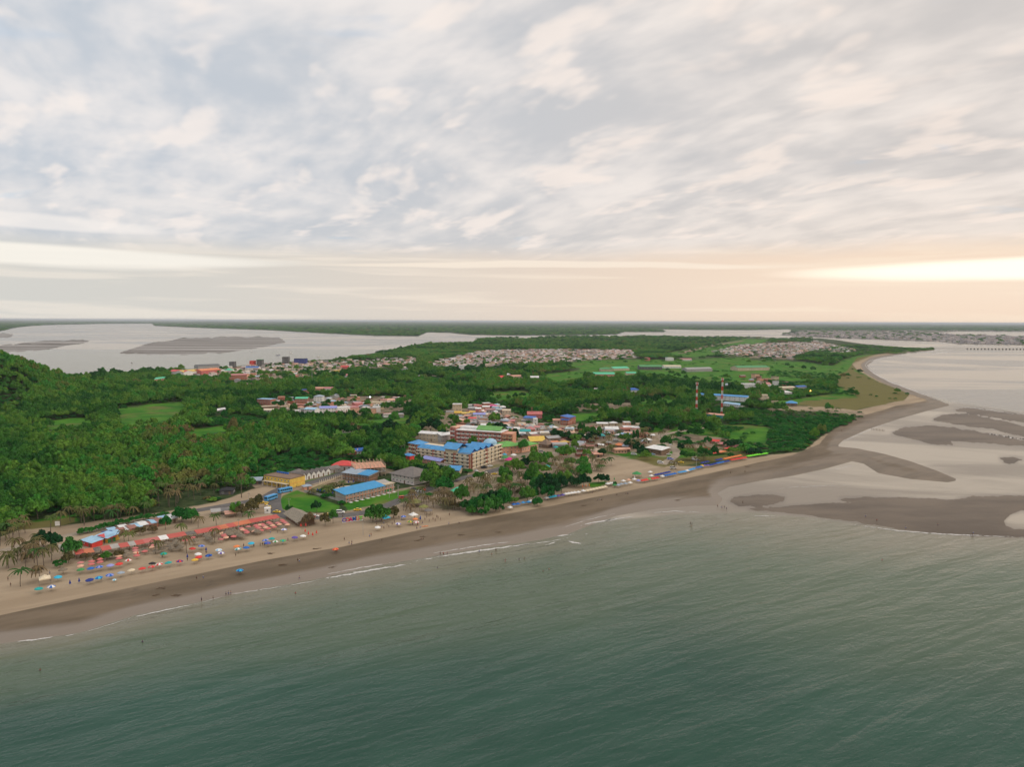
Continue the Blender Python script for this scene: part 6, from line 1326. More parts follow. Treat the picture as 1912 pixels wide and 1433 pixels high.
# ------------------------------------------------------------------ trees placed by eye
OL, BR, DK = m_leafo, m_leafb, m_leafd
T = [(135,1040,15,9.5,BR,'round bright green tree at the left of the red stalls'),(82,1022,14,9,DK,'big shaggy dark green tree on the far left sand'),(100,1025,13,9,DK,'dark green tree joined to the shaggy one on the far left'),(340,975,15,9,BR,'dense green tree with wide crown, left of a pair by the dirt lot'),(357,977,13,8.5,BR,'dense green tree, right of a pair by the dirt lot'),(309,990,9,8,BR,'upright bright green tree in front of the tin roofs'),
 (441,962,12,8,None,'olive tree by the roadside shelters, left one'),(452,966,10,8,OL,'dry olive tree by the roadside shelters'),(470,960,12,9,OL,'dry brownish tree next to the taxis'),(483,950,9,8,OL,'thin dry tree behind the taxis'),(540,956,8,4,None,'low dark bush at the corner of the lawn'),(591,960,9,8,DK,'small round dark green lollipop tree at the edge of the lawn'),(578,983,9,8,OL,'spreading olive tree near the folded red umbrellas'),(570,985,7,6.5,OL,'small olive tree beside the thatched restaurant'),(607,982,10,6.5,OL,'brownish tree left of the round green one by the letters'),(622,978,9,7,BR,'round green tree beside the giant letters'),
 (696,975,16,9,None,'big olive green beach tree, left of the blue tent'),(713,974,17,9.5,None,'broad olive green beach tree over the crowd'),(735,968,12,8,OL,'dry beach tree right of the blue tent'),(805,906,14,8,m_leafb,'bright light green tree below the big hall'),(829,920,18,11,BR,'large vivid green tree between the hall and the marquee'),(851,899,10,7.5,BR,'small vivid green tree at the hotel drive'),(790,890,17,10,DK,'dark green tree right of the big hall'),(815,896,16,10,DK,'dark green tree behind the vivid green one'),(824,893,10,8,DK,'dark tree at the corner of the blue pavilion'),
 (888,958,16,10,BR,'broad green tree on the beach front, left of the group'),(908,960,17,11,BR,'tallest broad green tree of the beach front group'),(925,955,15,10,BR,'broad green tree on the beach front, right of the group'),(940,948,16,11,BR,'dense green tree at the right end of the beach front group'),(870,955,12,7,None,'low dark bush left of the beach front group'),(942,938,14,10,BR,'dark green tree behind the beach front group'),(880,962,11,6,None,'low bushy tree filling the gap at the left of the beach front group'),(899,949,15,9,BR,'green tree in the second line of the beach front group'),(917,945,15,9,DK,'dark tree in the second line of the beach front group'),(932,957,11,6,None,'low bushy tree under the right end of the beach front group'),(900,962,9,4,BR,'low shrub at the foot of the beach front group'),(858,952,10,5,OL,'yellowish bush left of the beach front group'),(845,950,9,4.5,OL,'small yellowish bush near the marquee'),
 (1022,935,14,9,BR,'green tree low in the middle grove'),(1040,918,14,11,None,'olive green tree high in the middle grove'),(972,930,11,7,OL,'dry bush left of the middle grove'),(995,935,12,7,BR,'bush at the foot of the middle grove'),(960,941,9,5,None,'small bush between the two groves'),
 (180,1050,8,4,OL,'dry bush among the left pink parasols'),(198,1047,9,4.5,None,'olive bush behind the left pink parasols'),(222,1043,9,4,OL,'dry bush right of the left pink parasols'),(160,1046,8,4,OL,'dry bush at the left end of the pink parasols'),(128,1052,10,4.5,OL,'low dry bush left of all parasols'),(112,1060,9,4,None,'low olive bush near the dry palms on the left'),(262,1000,9,4,OL,'dry bush between huts and stalls'),(285,996,8,4,OL,'small dry bush between huts and stalls'),(50,1050,8,4,OL,'dry bush on the far left sand'),(70,1070,7,3,OL,'low dry bush near the cream tent'),
 (985,938,15,9,None,'olive green tree behind the first white tents'),(1003,946,11,6,BR,'green bush just above the white tents'),(1012,925,18,12,DK,'large dark green tree of the middle grove'),(1030,929,17,12,DK,'large dark green tree next to the tarpaulin hut'),(1048,921,13,12,DK,'tall narrow dark tree at the right of the middle grove'),(1020,912,17,11,DK,'dark tree at the back of the middle grove'),(1000,918,14,10,BR,'green tree at the back left of the middle grove'),(985,904,11,8,BR,'green tree beside the pink round kiosk'),(990,890,8,6,BR,'small green tree under the green gazebo'),
 (979,872,13,8,DK,'round dark green tree left of the pair on the hotel car park'),(997,868,14,9,DK,'round dark green tree right of the pair on the hotel car park'),(1068,864,8,4,BR,'clipped round green bush on the dirt square'),(1073,911,14,8,DK,'dark green tree with flat crown left of the small lawn'),(1090,909,13,8,DK,'dark green tree with flat crown right of the pair by the lawn'),(1118,903,10,7,DK,'dark bush like tree at the edge of the sandy lot'),(1130,904,9,6,DK,'second dark bush at the edge of the sandy lot'),(1148,909,4,4,BR,'tiny green tree between the white tents'),
 (805,812,26,17,DK,'huge dark tree above the long beige block'),(779,800,20,14,DK,'tall dark tree left of the huge one'),(828,818,11,9,DK,'dark tree in front of the grey torn roof'),(945,818,13,9,DK,'dark green tree behind the red hotel, left of two'),(960,822,13,10,DK,'dark green tree behind the red hotel, right of two'),(925,792,10,11,None,'lone upright olive tree in the middle of the village'),(930,803,16,8,DK,'wide dark tree behind the green gabled roof'),(885,806,10,7,DK,'round dark tree above the red hotel roof'),
 (1190,846,13,10,DK,'dark tree left of the white roofed hall'),(1176,838,12,9,DK,'dark tree in the village palms'),(1201,853,11,8,DK,'low dark tree touching the white roofed hall'),(1271,842,7,6,DK,'small clipped lollipop tree in the middle of the grass'),(1124,852,9,7,DK,'dark green tree at the left end of the lawn strip'),(1086,826,15,9,DK,'dark green tree beside the village sheds'),(1107,824,14,10,DK,'dark tree in front of the white roofed shed'),(1060,822,15,9,DK,'dark tree below the tall blue roofed house'),(1040,818,14,9,DK,'dark tree left of the tall blue roofed house'),(1215,808,6,6,DK,'round bush at the corner of the village field'),
 (1359,838,10,8,DK,'dark round tree beside the coral roofs'),(1372,836,13,9,DK,'dark tree between the coral roofs and the thicket'),(1394,845,17,8,None,'big dark brown green bush at the thicket edge'),(1408,850,14,7,DK,'dark bush at the beach end of the thicket'),(1364,855,6,4,BR,'small round bush by the red canopies'),(1025,862,9,7,None,'olive tree by the teal gazebo'),(660,812,13,12,OL,'reddish brown crowned tree standing out of the forest'),(725,815,22,17,DK,'very large dark tree at the forest edge above the hall'),(708,822,17,14,DK,'large dark tree beside the very large one'),(470,890,9,9,BR,'bright green tree behind the low shack')]
for x, y, r, h, m_, lb in T: make_tree(x, y, r * mpp(x, y), h, lb, m_, None, 'trees standing apart')
sh = [(148,1000),(155,997),(164,996),(172,994),(180,993),(187,990),(196,989),(205,986),(213,984),(222,981),(231,980),(240,978),(249,976),(258,974),(268,972),(278,971),(288,969),(298,968),(307,966)]
for i, (x, y) in enumerate(sh): make_tree(x, y, 5.5 * mpp(x, y) * random.uniform(.9, 1.5), random.uniform(2.6, 4), 'bright green shrub in the hedge behind the tin roofed huts', BR, None, 'shrubs behind the tin roofed huts', squash=.9)
PT = [(38,1096,7,0,'palm with full green crown on the far left sand'),(48,1062,7,1,'yellowish palm on the far left sand'),(16,1062,6,1,'small drooping palm at the left edge'),(82,1058,8,1,'dry palm near the cream tent'),(64,1052,9,1,'dry palm with drooping fronds on the left sand'),(95,1000,10,0,'tall green palm over the shaggy tree'),(131,974,8,1,'palm by the forest edge, leftmost of the row'),(152,978,9,0,'large green palm by the forest edge'),(176,974,8,1,'dry palm by the forest edge behind the hedge'),(205,972,8,1,'wide dry palm by the forest edge'),(215,965,7,0,'green palm by the forest edge above the hedge'),(10,1010,8,0,'palm at the left edge under the forest'),(25,1012,7,1,'dry palm at the left edge under the forest'),
 (232,1012,6,1,'short palm behind the stalls near the yellow shop'),(240,1014,5,0,'small palm next to the short one behind the stalls'),(348,1034,8,1,'dry palm growing through the thatched parasols'),(290,1034,6,1,'drooping palm among the middle parasols'),(404,982,6,0,'small green palm on the dirt lot'),(465,977,6,0,'green palm behind the stall roofs'),(370,986,6,1,'bare palm on the dirt lot'),(340,998,5,0,'small palm behind the white roofed stall'),(401,1014,7,1,'palm between the grey thatches and pink parasols'),(451,930,13,1,'very tall lone palm by the road bend'),(432,915,9,1,'dry palm in the roadside grove'),(448,912,9,1,'yellowish palm at the forest edge by the road'),
 (1253,879,7,1,'dark palm at the edge of the sandy lot, left of two'),(1262,877,6,1,'dark palm at the edge of the sandy lot, right of two'),(1305,862,6,0,'palm above the dark blue tents'),(1317,862,6,0,'palm right of the one above the dark blue tents'),(1203,815,7,1,'brown palm at the field corner'),(1210,812,7,1,'brown palm beside the field corner'),(1233,820,7,1,'palm at the bend of the village track'),(1258,825,7,1,'lone palm by the track bend'),(1240,816,6,1,'short brown palm above the track bend'),(1141,870,6,0,'palm at the edge of the sandy lot')]
for x, y, h, dry, lb in PT: make_palm(x, y, h, lb, bool(dry))
gp = random.Random(5)
def scatter_palms(poly, n, dry, label, group, hmin=5, hmax=9, dmin=3.0):
    Pp = np.array(poly, float); k = 0; tries = 0
    while k < n and tries < n * 60:
        tries += 1; x = gp.uniform(Pp[:,0].min(), Pp[:,0].max()); y = gp.uniform(Pp[:,1].min(), Pp[:,1].max())
        if sdf(poly, np.array([x]), np.array([y]))[0] < 0: continue
        p = P(x, y)
        if any((p.x-a_)**2 + (p.y-b_)**2 < (r_*.8 + 1)**2 for a_, b_, r_ in FOOT): continue
        make_palm(x, y, gp.uniform(hmin, hmax), label, gp.random() < dry, group, at=p); reserve(p, dmin); k += 1
scatter_palms([(250,950),(300,930),(380,905),(470,890),(480,905),(400,928),(330,948)], 26, .75, 'brownish palm in the grove along the forest edge by the road', 'palms in the grove by the road', 7, 11)
scatter_palms([(0,1045),(60,1015),(110,1030),(118,1062),(60,1092),(30,1080)], 12, .85, 'dry palm on the far left sand', 'palms on the far left sand', 5, 8)
scatter_palms([(0,1000),(40,985),(60,1000),(30,1020),(0,1030)], 7, .6, 'palm at the left edge of the picture', 'palms at the left picture edge', 6, 8)
scatter_palms([(100,985),(230,965),(300,955),(300,962),(230,975),(120,990)], 9, .5, 'palm along the forest edge above the hedge', 'palms above the hedge', 6, 9)
scatter_palms([(580,925),(640,900),(650,905),(600,930)], 8, .5, 'small palm in the pool garden', 'palms in the pool garden', 2.5, 4, 1.0)
scatter_palms([(795,945),(830,930),(850,938),(850,955),(800,958)], 14, .9, 'dry palm in the beach grove left of the broad green trees', 'dry palms of the left beach grove', 5, 8)
scatter_palms([(865,925),(880,905),(950,885),(985,905),(970,930),(900,945)], 26, .95, 'dry yellow brown palm in the grove below the hotel car park', 'dry palms below the hotel car park', 5, 8)
scatter_palms([(745,950),(770,935),(790,925),(800,935),(770,962)], 9, .8, 'dry palm around the olive pavilions', 'palms around the olive pavilions', 5, 8)
scatter_palms([(1060,880),(1100,860),(1135,872),(1130,885),(1075,895)], 16, .5, 'small palm in the open palm lot beside the sandy lot', 'palms in the palm lot', 4, 6)
scatter_palms([(1020,875),(1060,865),(1075,890),(1055,915),(1045,900)], 12, .8, 'olive palm right of the middle grove', 'palms right of the middle grove', 5, 8)
scatter_palms([(1060,850),(1140,815),(1240,818),(1200,838),(1150,850),(1090,858)], 24, .75, 'palm in the village between the street and the lawn', 'village palms', 5, 8)
scatter_palms([(1290,838),(1330,835),(1350,842),(1330,850),(1280,848)], 9, .6, 'palm among the coral roofed pavilions', 'palms among the coral roofs', 4, 7)
scatter_palms([(1150,770),(1320,765),(1430,775),(1350,795),(1160,790)], 22, .45, 'palm at the dark forest edge above the fields', 'palms along the forest edge above the fields', 7, 11)
scatter_palms([(1440,775),(1540,768),(1600,772),(1560,778),(1450,785)], 8, .2, 'green palm along the sandy track of the cape', 'palms along the cape track', 6, 9)

# ------------------------------------------------------------------ small houses filling the village and the towns
WALLC = ['white','beige','cream','salmon','grey','brick','concrete','peach']; ROOFC = ['grey','rust','white','rose','steel','salmon','brown','paleblue','concrete','rust','grey']
hproto = []
for k, (L, D, h, rf, rise) in enumerate([(8,7,2.9,'gable',1.5),(10,7,3.0,'gable',1.4),(7,8,3.0,'gabley',1.6),(9,8,5.6,'flat',0),(8,8,3.0,'hip',1.9),(11,8,2.8,'shed',1.0)]):
    mb = MB(); mb.box(-L/2, L/2, -D/2, D/2, -.5, h + (0 if rf in ('flat','hip') else .9)); 
    for i in range(int(L / 2.6)): x = -L/2 + (i + .5) * L / int(L / 2.6); mb.box(x-.5, x+.5, -D/2-.03, -D/2+.02, .9, 2.0, 2)
    r_ = roof_mb(rf, L, D, h, rise, .5); k0 = len(mb.v); mb.add([(x - L/2, y - D/2, z) for x, y, z in r_.v], r_.f, 1); hproto.append((mb.mesh('small_house', [paint('white'), tin('grey'), m_glass]), mb))
def points_in(polys, step, jit=.45, weight=None, margin=0.0):
    allp = np.array([q for p_ in polys for q in p_], float); w0 = [unproj(x, y, 1.5) for x, y in allp]; xs = [q[0] for q in w0]; ys = [q[1] for q in w0]
    gx, gy = np.meshgrid(np.arange(min(xs), max(xs), step), np.arange(min(ys), max(ys), step)); gx = gx.ravel() + RNG.uniform(-jit, jit, gx.size)*step; gy = gy.ravel() + RNG.uniform(-jit, jit, gy.size)*step
    px, py, f = project(gx, gy, 1.5); m = union(polys, px, py) > margin
    return gx[m], gy[m], px[m], py[m]
def free(gx, gy, extra):
    ok = np.ones(gx.shape, bool)
    for (a_, b_, r_) in FOOT: ok &= (gx - a_)**2 + (gy - b_)**2 > (r_ + extra)**2
    return ok
cand = []
cityc = [simple('city_%d' % i, c_, .85, .15, .05) for i, c_ in enumerate([(.55,.50,.47),(.42,.38,.37),(.48,.40,.38),(.33,.31,.31),(.38,.28,.25),(.33,.32,.34),(.62,.59,.56),(.42,.33,.32),(.36,.37,.40),(.40,.31,.28)])]
TOWN = [([(850,800),(880,785),(940,775),(1040,800),(1170,806),(1230,815),(1160,850),(1090,850),(1020,840),(1010,825),(960,815)], 13, .50, 'in the village behind the hotels'), ([DIRT[1]][0], 17, .62, 'in the left town among trees'),
        (DIRT[3], 21, .6, 'in the port quarter by the lagoon'), (DIRT[2], 15, .80, 'in the dense distant town'), (DIRT[4], 19, .78, 'in the far town before the cape'),
        ([(830,775),(880,760),(935,760),(950,775),(880,800)], 12, .6, 'in the upper village'), ([(420,712),(640,705),(900,700),(1100,708),(1240,712),(1180,750),(1000,752),(780,735),(560,735),(430,735)], 40, .20, 'scattered in the middle woods'), ([(660,770),(800,770),(780,800),(700,840),(640,830)], 34, .16, 'hidden in the woods above the hotels'),
        ([(1380,705),(1450,708),(1500,722),(1440,735),(1380,725)], 20, .35, 'in the trees near the cape'), ([(1480,628),(1540,640),(1600,655),(1560,662),(1500,650)], 22, .5, 'on the wooded point before the bay')]
for poly, st_, pr, wh in TOWN:
    gx, gy, px, py = points_in([poly], st_); ok = free(gx, gy, 3.5) & (RNG.random(gx.size) < pr) & (px > -40) & (px < 1950)
    for x, y, u, v_ in zip(gx[ok], gy[ok], px[ok], py[ok]): cand.append((math.hypot(x, y), x, y, wh, st_))
cand.sort(); restm = MB(); rmats = [paint('concrete'), paint('beige'), paint('plaster'), paint('grey'), tin('rust'), tin('grey'), tin('white'), tin('brick'), tin('salmon'), tin('plaster')]
cdesc = {'grey':'grey','rust':'rusty','white':'white','rose':'pink','steel':'blue grey','salmon':'salmon','brown':'brown','paleblue':'pale blue','concrete':'pale grey'}
for i, (d_, x, y, wh, st_) in enumerate(cand):
    z = float(terrain(np.array([x]), np.array([y]))[0]); k = random.randrange(6); rz = random.choice([0.2, 1.77, -.3, 1.2]) + random.uniform(-.15, .15); sc = random.uniform(.8, 1.15) * (1.0 if d_ < 1200 else 1.15)
    if i < 195:
        o = link('small_house', hproto[k][0], None, (x, y, z), rz, sc); wc, rc = random.choice(WALLC), random.choice(ROOFC)
        for s_, m_ in ((0, paint(wc)), (1, tin(rc))): o.material_slots[s_].link = 'OBJECT'; o.material_slots[s_].material = m_
        tag(o, '%s roofed %s house %s' % (cdesc[rc], wc, wh), 'house', 'small houses ' + wh); reserve((x, y), 5.5 * sc)
    else:
        mb = hproto[k][1]; ca, sa = math.cos(rz)*sc, math.sin(rz)*sc; mw_, mr_ = random.randrange(4), 4 + random.randrange(6); k0 = len(restm.v)
        restm.v += [(x + ca*a_ - sa*b_, y + sa*a_ + ca*b_, z + c_*sc) for a_, b_, c_ in mb.v]; restm.f += [tuple(q + k0 for q in f_) for f_ in mb.f]; restm.m += [mw_ if m_ == 0 else mr_ if m_ == 1 else 3 for m_ in mb.m]
        if d_ < 2000: reserve((x, y), 3)
tag(restm.build('distant_houses', rmats), kind='stuff')
# low tin shacks between the village houses
sp = []
for k, (L, D, h, rf, rise) in enumerate([(6,5,2.3,'shed',.7),(7,5,2.3,'gable',1.0),(5,5,2.2,'hip',1.3)]):
    mb = MB(); mb.box(-L/2, L/2, -D/2, D/2, -.4, h - .05); mb.box(-.5, .5, -D/2-.03, -D/2+.02, 0, 1.9, 2); r_ = roof_mb(rf, L, D, h, rise, .6); mb.add([(x - L/2, y - D/2, z) for x, y, z in r_.v], r_.f, 1); sp.append(mb.mesh('tin_shack', [paint('brown'), tin('grey'), m_glass]))
ns_ = 0
for poly, st_, pr, wh in [([(860,800),(890,785),(940,778),(1040,800),(1170,806),(1235,815),(1170,850),(1090,858),(1020,845),(1010,825),(960,815)], 9, .5, 'squeezed between the village houses'), ([(820,785),(880,765),(950,768),(960,785),(900,805)], 9, .5, 'in the upper village'), ([(1170,870),(1100,868),(1060,885),(1060,862),(1120,852)], 10, .12, 'in the palm lot'), ([(500,765),(560,745),(700,745),(760,750),(700,770),(560,775)], 16, .3, 'in the left town')]:
    gx, gy, px, py = points_in([poly], st_); ok = free(gx, gy, 1.2) & (RNG.random(gx.size) < pr)
    for x, y in zip(gx[ok], gy[ok]):
        if ns_ > 170: break
        if any((x-a_)**2 + (y-b_)**2 < (r_ + 2.5)**2 for a_, b_, r_ in FOOT[-60:]): continue
        ns_ += 1; rc = random.choice(['grey','rust','brown','steel','rust','salmon','white','darkgrey','concrete']); wc = random.choice(['brown','brick','beige','concrete']); o = link('tin_shack', random.choice(sp), None, (x, y, float(terrain(np.array([x]), np.array([y]))[0])), random.choice([.2, 1.7, -.4]) + random.uniform(-.2, .2), random.uniform(.85, 1.15))
        for s_, m_ in ((0, paint(wc)), (1, tin(rc))): o.material_slots[s_].link = 'OBJECT'; o.material_slots[s_].material = m_
        tag(o, '%s roofed low tin shack %s' % ({'darkgrey':'dark grey'}.get(rc, cdesc.get(rc, rc)), wh), 'shack', 'tin shacks ' + wh); reserve((x, y), 3)
# city across the channel
city = MB(); g = random.Random(9)
for k in range(5200):
    x = g.uniform(1462, 2250); y = g.triangular(617.5, 650, 629)
    if sdf(FAR, np.array([x]), np.array([y]))[0] < 0.6 or sdf(POOL_FAR, np.array([x]), np.array([y]))[0] > -.3: continue
    if 1480 < x < 1500 and y > 628: continue
    q = unproj(x, y, 1.6); s_ = g.uniform(7, 15) * (1 + (d_ := math.hypot(q[0], q[1])) / 12000); h = g.choice([4,4,5,6,7,9,12]) * g.uniform(.8, 1.2); rz = g.uniform(-.3, .3); ca, sa = math.cos(rz), math.sin(rz); k0 = len(city.v); w_ = s_ * g.uniform(.5, 1)
    b_ = MB(); b_.box(-s_/2, s_/2, -w_/2, w_/2, -1, h); city.v += [(q[0] + ca*u - sa*v_, q[1] + sa*u + ca*v_, 1.5 + c_) for u, v_, c_ in b_.v]; city.f += [tuple(t_ + k0 for t_ in f_) for f_ in b_.f]; m1 = g.randrange(4); m2 = 4 + g.randrange(6); city.m += [m1, m2, m1, m1, m1, m1]
tag(city.build('distant_city', cityc), kind='stuff')

# ------------------------------------------------------------------ forest
def instancer(name, pts, rot, scl, idx, meshes):
    me = bpy.data.meshes.new(name); me.vertices.add(len(pts)); me.vertices.foreach_set('co', np.ascontiguousarray(pts, np.float32).ravel())
    a = me.attributes.new('rot', 'FLOAT_VECTOR', 'POINT'); a.data.foreach_set('vector', np.stack([rot*0, rot*0, rot], -1).astype(np.float32).ravel())
    a = me.attributes.new('scl', 'FLOAT_VECTOR', 'POINT'); a.data.foreach_set('vector', scl.astype(np.float32).ravel())
    a = me.attributes.new('idx', 'INT', 'POINT'); a.data.foreach_set('value', idx.astype(np.int32))
    o = bpy.data.objects.new(name, me); COL.objects.link(o); tag(o, kind='stuff')
    c = bpy.data.collections.new(name + '_kinds')
    for k, m_ in enumerate(meshes): q = bpy.data.objects.new('%s_kind_%02d' % (name, k), m_); c.objects.link(q)
    ng = bpy.data.node_groups.new(name, 'GeometryNodeTree'); ng.interface.new_socket('Geometry', in_out='INPUT', socket_type='NodeSocketGeometry'); ng.interface.new_socket('Geometry', in_out='OUTPUT', socket_type='NodeSocketGeometry')
    N = ng.nodes; gi = N.new('NodeGroupInput'); go = N.new('NodeGroupOutput'); ip = N.new('GeometryNodeInstanceOnPoints'); ci = N.new('GeometryNodeCollectionInfo'); ci.inputs['Collection'].default_value = c; ci.inputs['Separate Children'].default_value = True
    m2p = N.new('GeometryNodeMeshToPoints'); ng.links.new(gi.outputs[0], m2p.inputs[0]); ng.links.new(m2p.outputs[0], ip.inputs['Points']); ng.links.new(ci.outputs[0], ip.inputs['Instance']); ip.inputs['Pick Instance'].default_value = True
    for nm, dt, sk in (('rot','FLOAT_VECTOR','Rotation'),('scl','FLOAT_VECTOR','Scale'),('idx','INT','Instance Index')):
        q = N.new('GeometryNodeInputNamedAttribute'); q.data_type = dt; q.inputs[0].default_value = nm; ng.links.new(q.outputs[0], ip.inputs[sk])
    ng.links.new(ip.outputs[0], go.inputs[0]); md = o.modifiers.new('scatter', 'NODES'); md.node_group = ng; return o
def world_grid(y0, y1, step, xw=.80):
    gx, gy = np.meshgrid(np.arange(-y1*xw, y1*xw, step), np.arange(y0, y1, step)); gx = gx.ravel() + RNG.uniform(-.45, .45, gx.size)*step; gy = gy.ravel() + RNG.uniform(-.45, .45, gy.size)*step
    px, py, f = project(gx, gy, 1.5); m = (px > -160) & (px < 2060) & (py < 1300); return gx[m], gy[m], px[m], py[m]
FP = []   # x, y, radius, height
for (y0, y1, step, r0, r1, h0, h1) in [(330,1150,7.2,3.6,6.2,7,13),(1150,1900,10.5,5.2,8.5,8,14),(1900,3400,17,9,14,9,14)]:
    gx, gy, px, py = world_grid(y0, y1, step); s_l = sdf(LAND, px, py); hh = RNG.uniform(h0, h1, gx.size); rr = RNG.uniform(r0, r1, gx.size); big_ = RNG.random(gx.size) < .06; hh = np.where(big_, hh*1.3, hh); rr = np.where(big_, rr*1.3, rr)
    hpx = hh * FPX / np.hypot(gx, gy); inl = s_l > np.where(py < 660, .4, 3); sg = union(GRASS, px, py); sg2 = union(GRASS, px, py - hpx*.75); sdt = union(DIRT, px, py); sdt2 = union(DIRT, px, py - hpx*.6); ss = sdf(SAND, px, py)
    rnd = RNG.random(gx.size); prob = np.ones(gx.size); prob = np.where(sg2 > 0, .06, prob); prob = np.where(sg > -.5, .006, prob)
    town = (py < 700); prob = np.where(sdt > -1, np.where(town, .17, .26), prob); prob = np.where((sdt2 > 0) & (sdt < 0), np.where(py < 800, .10, .3), prob); prob = np.where(ss > -1.5, 0, prob)
    prob = np.where((px > 480) & (px < 762) & (py > 897), 0, prob); prob = np.where((px > 330) & (px < 520) & (py > 925), 0, prob)
    capept = (px > 1515) & (py < 662); prob = np.where(capept, .30, prob); hh = np.where(capept, 5.5, hh); hh = np.where((py < 668) & (px > 640), np.minimum(hh, 8.5), hh); rr = np.where((py < 700) & (sdt > -2), rr*.6, rr); hh = np.where((py < 700) & (sdt > -2), hh*.7, hh)
    # a soft thinning so the wood has gaps and lanes
    keep = inl & (rnd < prob)
    # the low thicket on the right stays low
    thick = [(1345,800),(1430,785),(1500,775),(1610,772),(1600,782),(1520,815),(1500,842),(1420,852),(1400,845),(1360,825)]; low = sdf(thick, px, py) > -3
    scrub = [(1440,700),(1560,735),(1600,745),(1500,765),(1430,745)]; sc = sdf(scrub, px, py) > 0
    hh = np.where(low, RNG.uniform(2.0, 4.2, gx.size), np.where(sc, hh*.55, hh)); rr = np.where(low, rr*.75, rr)
    fld = np.sin(gx*.021 + 2*np.sin(gy*.009)) + np.sin(gy*.017 + 1.7*np.sin(gx*.013) + 1) + .8*np.sin(gx*.05 + gy*.031) ; scrubby = (fld > 1.25) & (y0 < 1900) & ~low & (py < 900)
    low = low | scrubby; hh = np.where(scrubby, RNG.uniform(1.8, 4.5, gx.size), hh); rr = np.where(scrubby, rr*.8, rr); lonely = scrubby & (rnd < .06); hh = np.where(lonely, 9.0, hh)
    emer = (RNG.random(gx.size) < .018) & ~low & (y0 < 1900); hh = np.where(emer, hh*1.45, hh); rr = np.where(emer, rr*1.6, rr)
    fb = (sg > 0) & inl & (px > 1050) & (fld > -.1) & (RNG.random(gx.size) < np.where(sdf([(1430,690),(1560,700),(1600,722),(1590,745),(1500,752),(1440,745)], px, py) > 0, .75, np.where(px > 1440, .12, .10))) & (ss < -1); keep = keep | fb; low = low | fb; hh = np.where(fb, RNG.uniform(1.2, 4.0, gx.size), hh); rr = np.where(fb, rr*.6, rr)
    ok = keep & free(gx, gy, 3.0 if y0 < 1900 else 0)
    # keep views of big houses clear: no tall tree right in front of a catalogued roof
    for q in VH:
        x0_, x1_ = q[1], q[3]; yb_ = max(q[2], q[4]); ok &= ~((px > x0_ - 1) & (px < x1_ + 1) & (py > yb_ - 1) & (py - hpx*.85 < yb_ - 2) & (py < yb_ + 14))
    for q in [(778,823,845,828),(470,900,545,915),(545,885,640,905),(640,895,690,905),(620,870,657,880),(645,845,684,852),(1035,780,1078,795)]: ok &= ~((px > q[0]) & (px < q[2]) & (py > q[1]) & (py - hpx*.9 < q[3]) & (py < q[3] + 16))
    for a_ in zip(gx[ok], gy[ok], rr[ok], hh[ok], low[ok]): FP.append(a_)
for _ in range(900):                        # the wooded hill at the left
    a_ = RNG.uniform(0, 6.283); q_ = 230 * math.sqrt(RNG.random()); x, y = HILLC[0] + q_*math.cos(a_), HILLC[1] + q_*math.sin(a_); FP.append((x, y, RNG.uniform(4, 8.5), RNG.uniform(8, 16), False))
FP = np.array(FP, float); dist = np.hypot(FP[:, 0], FP[:, 1]); lowm_ = FP[:, 4] > .5
vis = dist / FP[:, 2]; order = np.argsort(np.where(lowm_, 1e9, vis) + RNG.uniform(0, 8, len(FP)))
near = order[:190]; rest = np.ones(len(FP), bool); rest[near] = False
LMK = [(60,'by the left picture edge'),(150,'behind the grass patch and signboard'),(240,'behind the market huts, left half'),(330,'behind the market huts, right half'),(420,'behind the roadside palm grove'),(490,'behind the low blue shack'),(550,'behind the yellow guesthouse'),(625,'behind the white cabins'),(690,'behind the red roofed house'),(745,'behind the unfinished building'),(850,'beside the blue roofed hotel'),(960,'around the red hotel'),(1100,'in the middle of the village'),(1250,'around the white roofed hall'),(9999,'near the thicket')]
def LM(x, r, h):
    sz = 'broad' if r > 5.6 else 'slim' if r < 4.3 else 'middling'; return '%s %s forest edge tree %s' % (sz, 'tall' if h > 10 else 'low', [b for a, b in LMK if x < a][0])
for k in near:
    x, y, r, h, _ = FP[k]; z = float(terrain(np.array([x]), np.array([y]))[0]); px_, _, _ = project(np.array([x]), np.array([y]), 1.5)
    make_tree(0, 0, r, h, LM(px_[0], r, h), m_leaf, None, 'trees at the near edge of the forest', at=Vector((x, y, z)))
for lowf, nm, mats_ in ((False, 'forest', CROWNS), (True, 'thicket', [crown_variant(m_leafb, k) for k in range(6)])):
    S = rest & (lowm_ == lowf); x, y, r, h = FP[S, 0], FP[S, 1], FP[S, 2], FP[S, 3]; z = terrain(x, y); rise = np.where(h > 5, h*.14, 0)
    if len(x): instancer(nm, np.stack([x, y, z + rise], -1), RNG.uniform(0, 6.28, len(x)), np.stack([r, r, (h - rise)/1.25], -1), RNG.integers(0, 6, len(x)), mats_)
# scrub that fills the gaps under and between the trees
gx, gy, px, py = world_grid(380, 1500, 9.0); s_l = sdf(LAND, px, py); ok = (s_l > 4) & (sdf(SAND, px, py) < -2.5) & (union(GRASS, px, py) < -1) & free(gx, gy, 2.0)
sdt = union(DIRT, px, py); ok &= (sdt < 0) | (RNG.random(gx.size) < .10); x, y = gx[ok], gy[ok]; r = RNG.uniform(2.2, 4.2, len(x)); instancer('undergrowth', np.stack([x, y, terrain(x, y) - .2], -1), RNG.uniform(0, 6.28, len(x)), np.stack([r, r, r*.55], -1), RNG.integers(0, 6, len(x)), [crown_variant(m_leafb, k) if k % 2 else CROWNS[k] for k in range(6)])
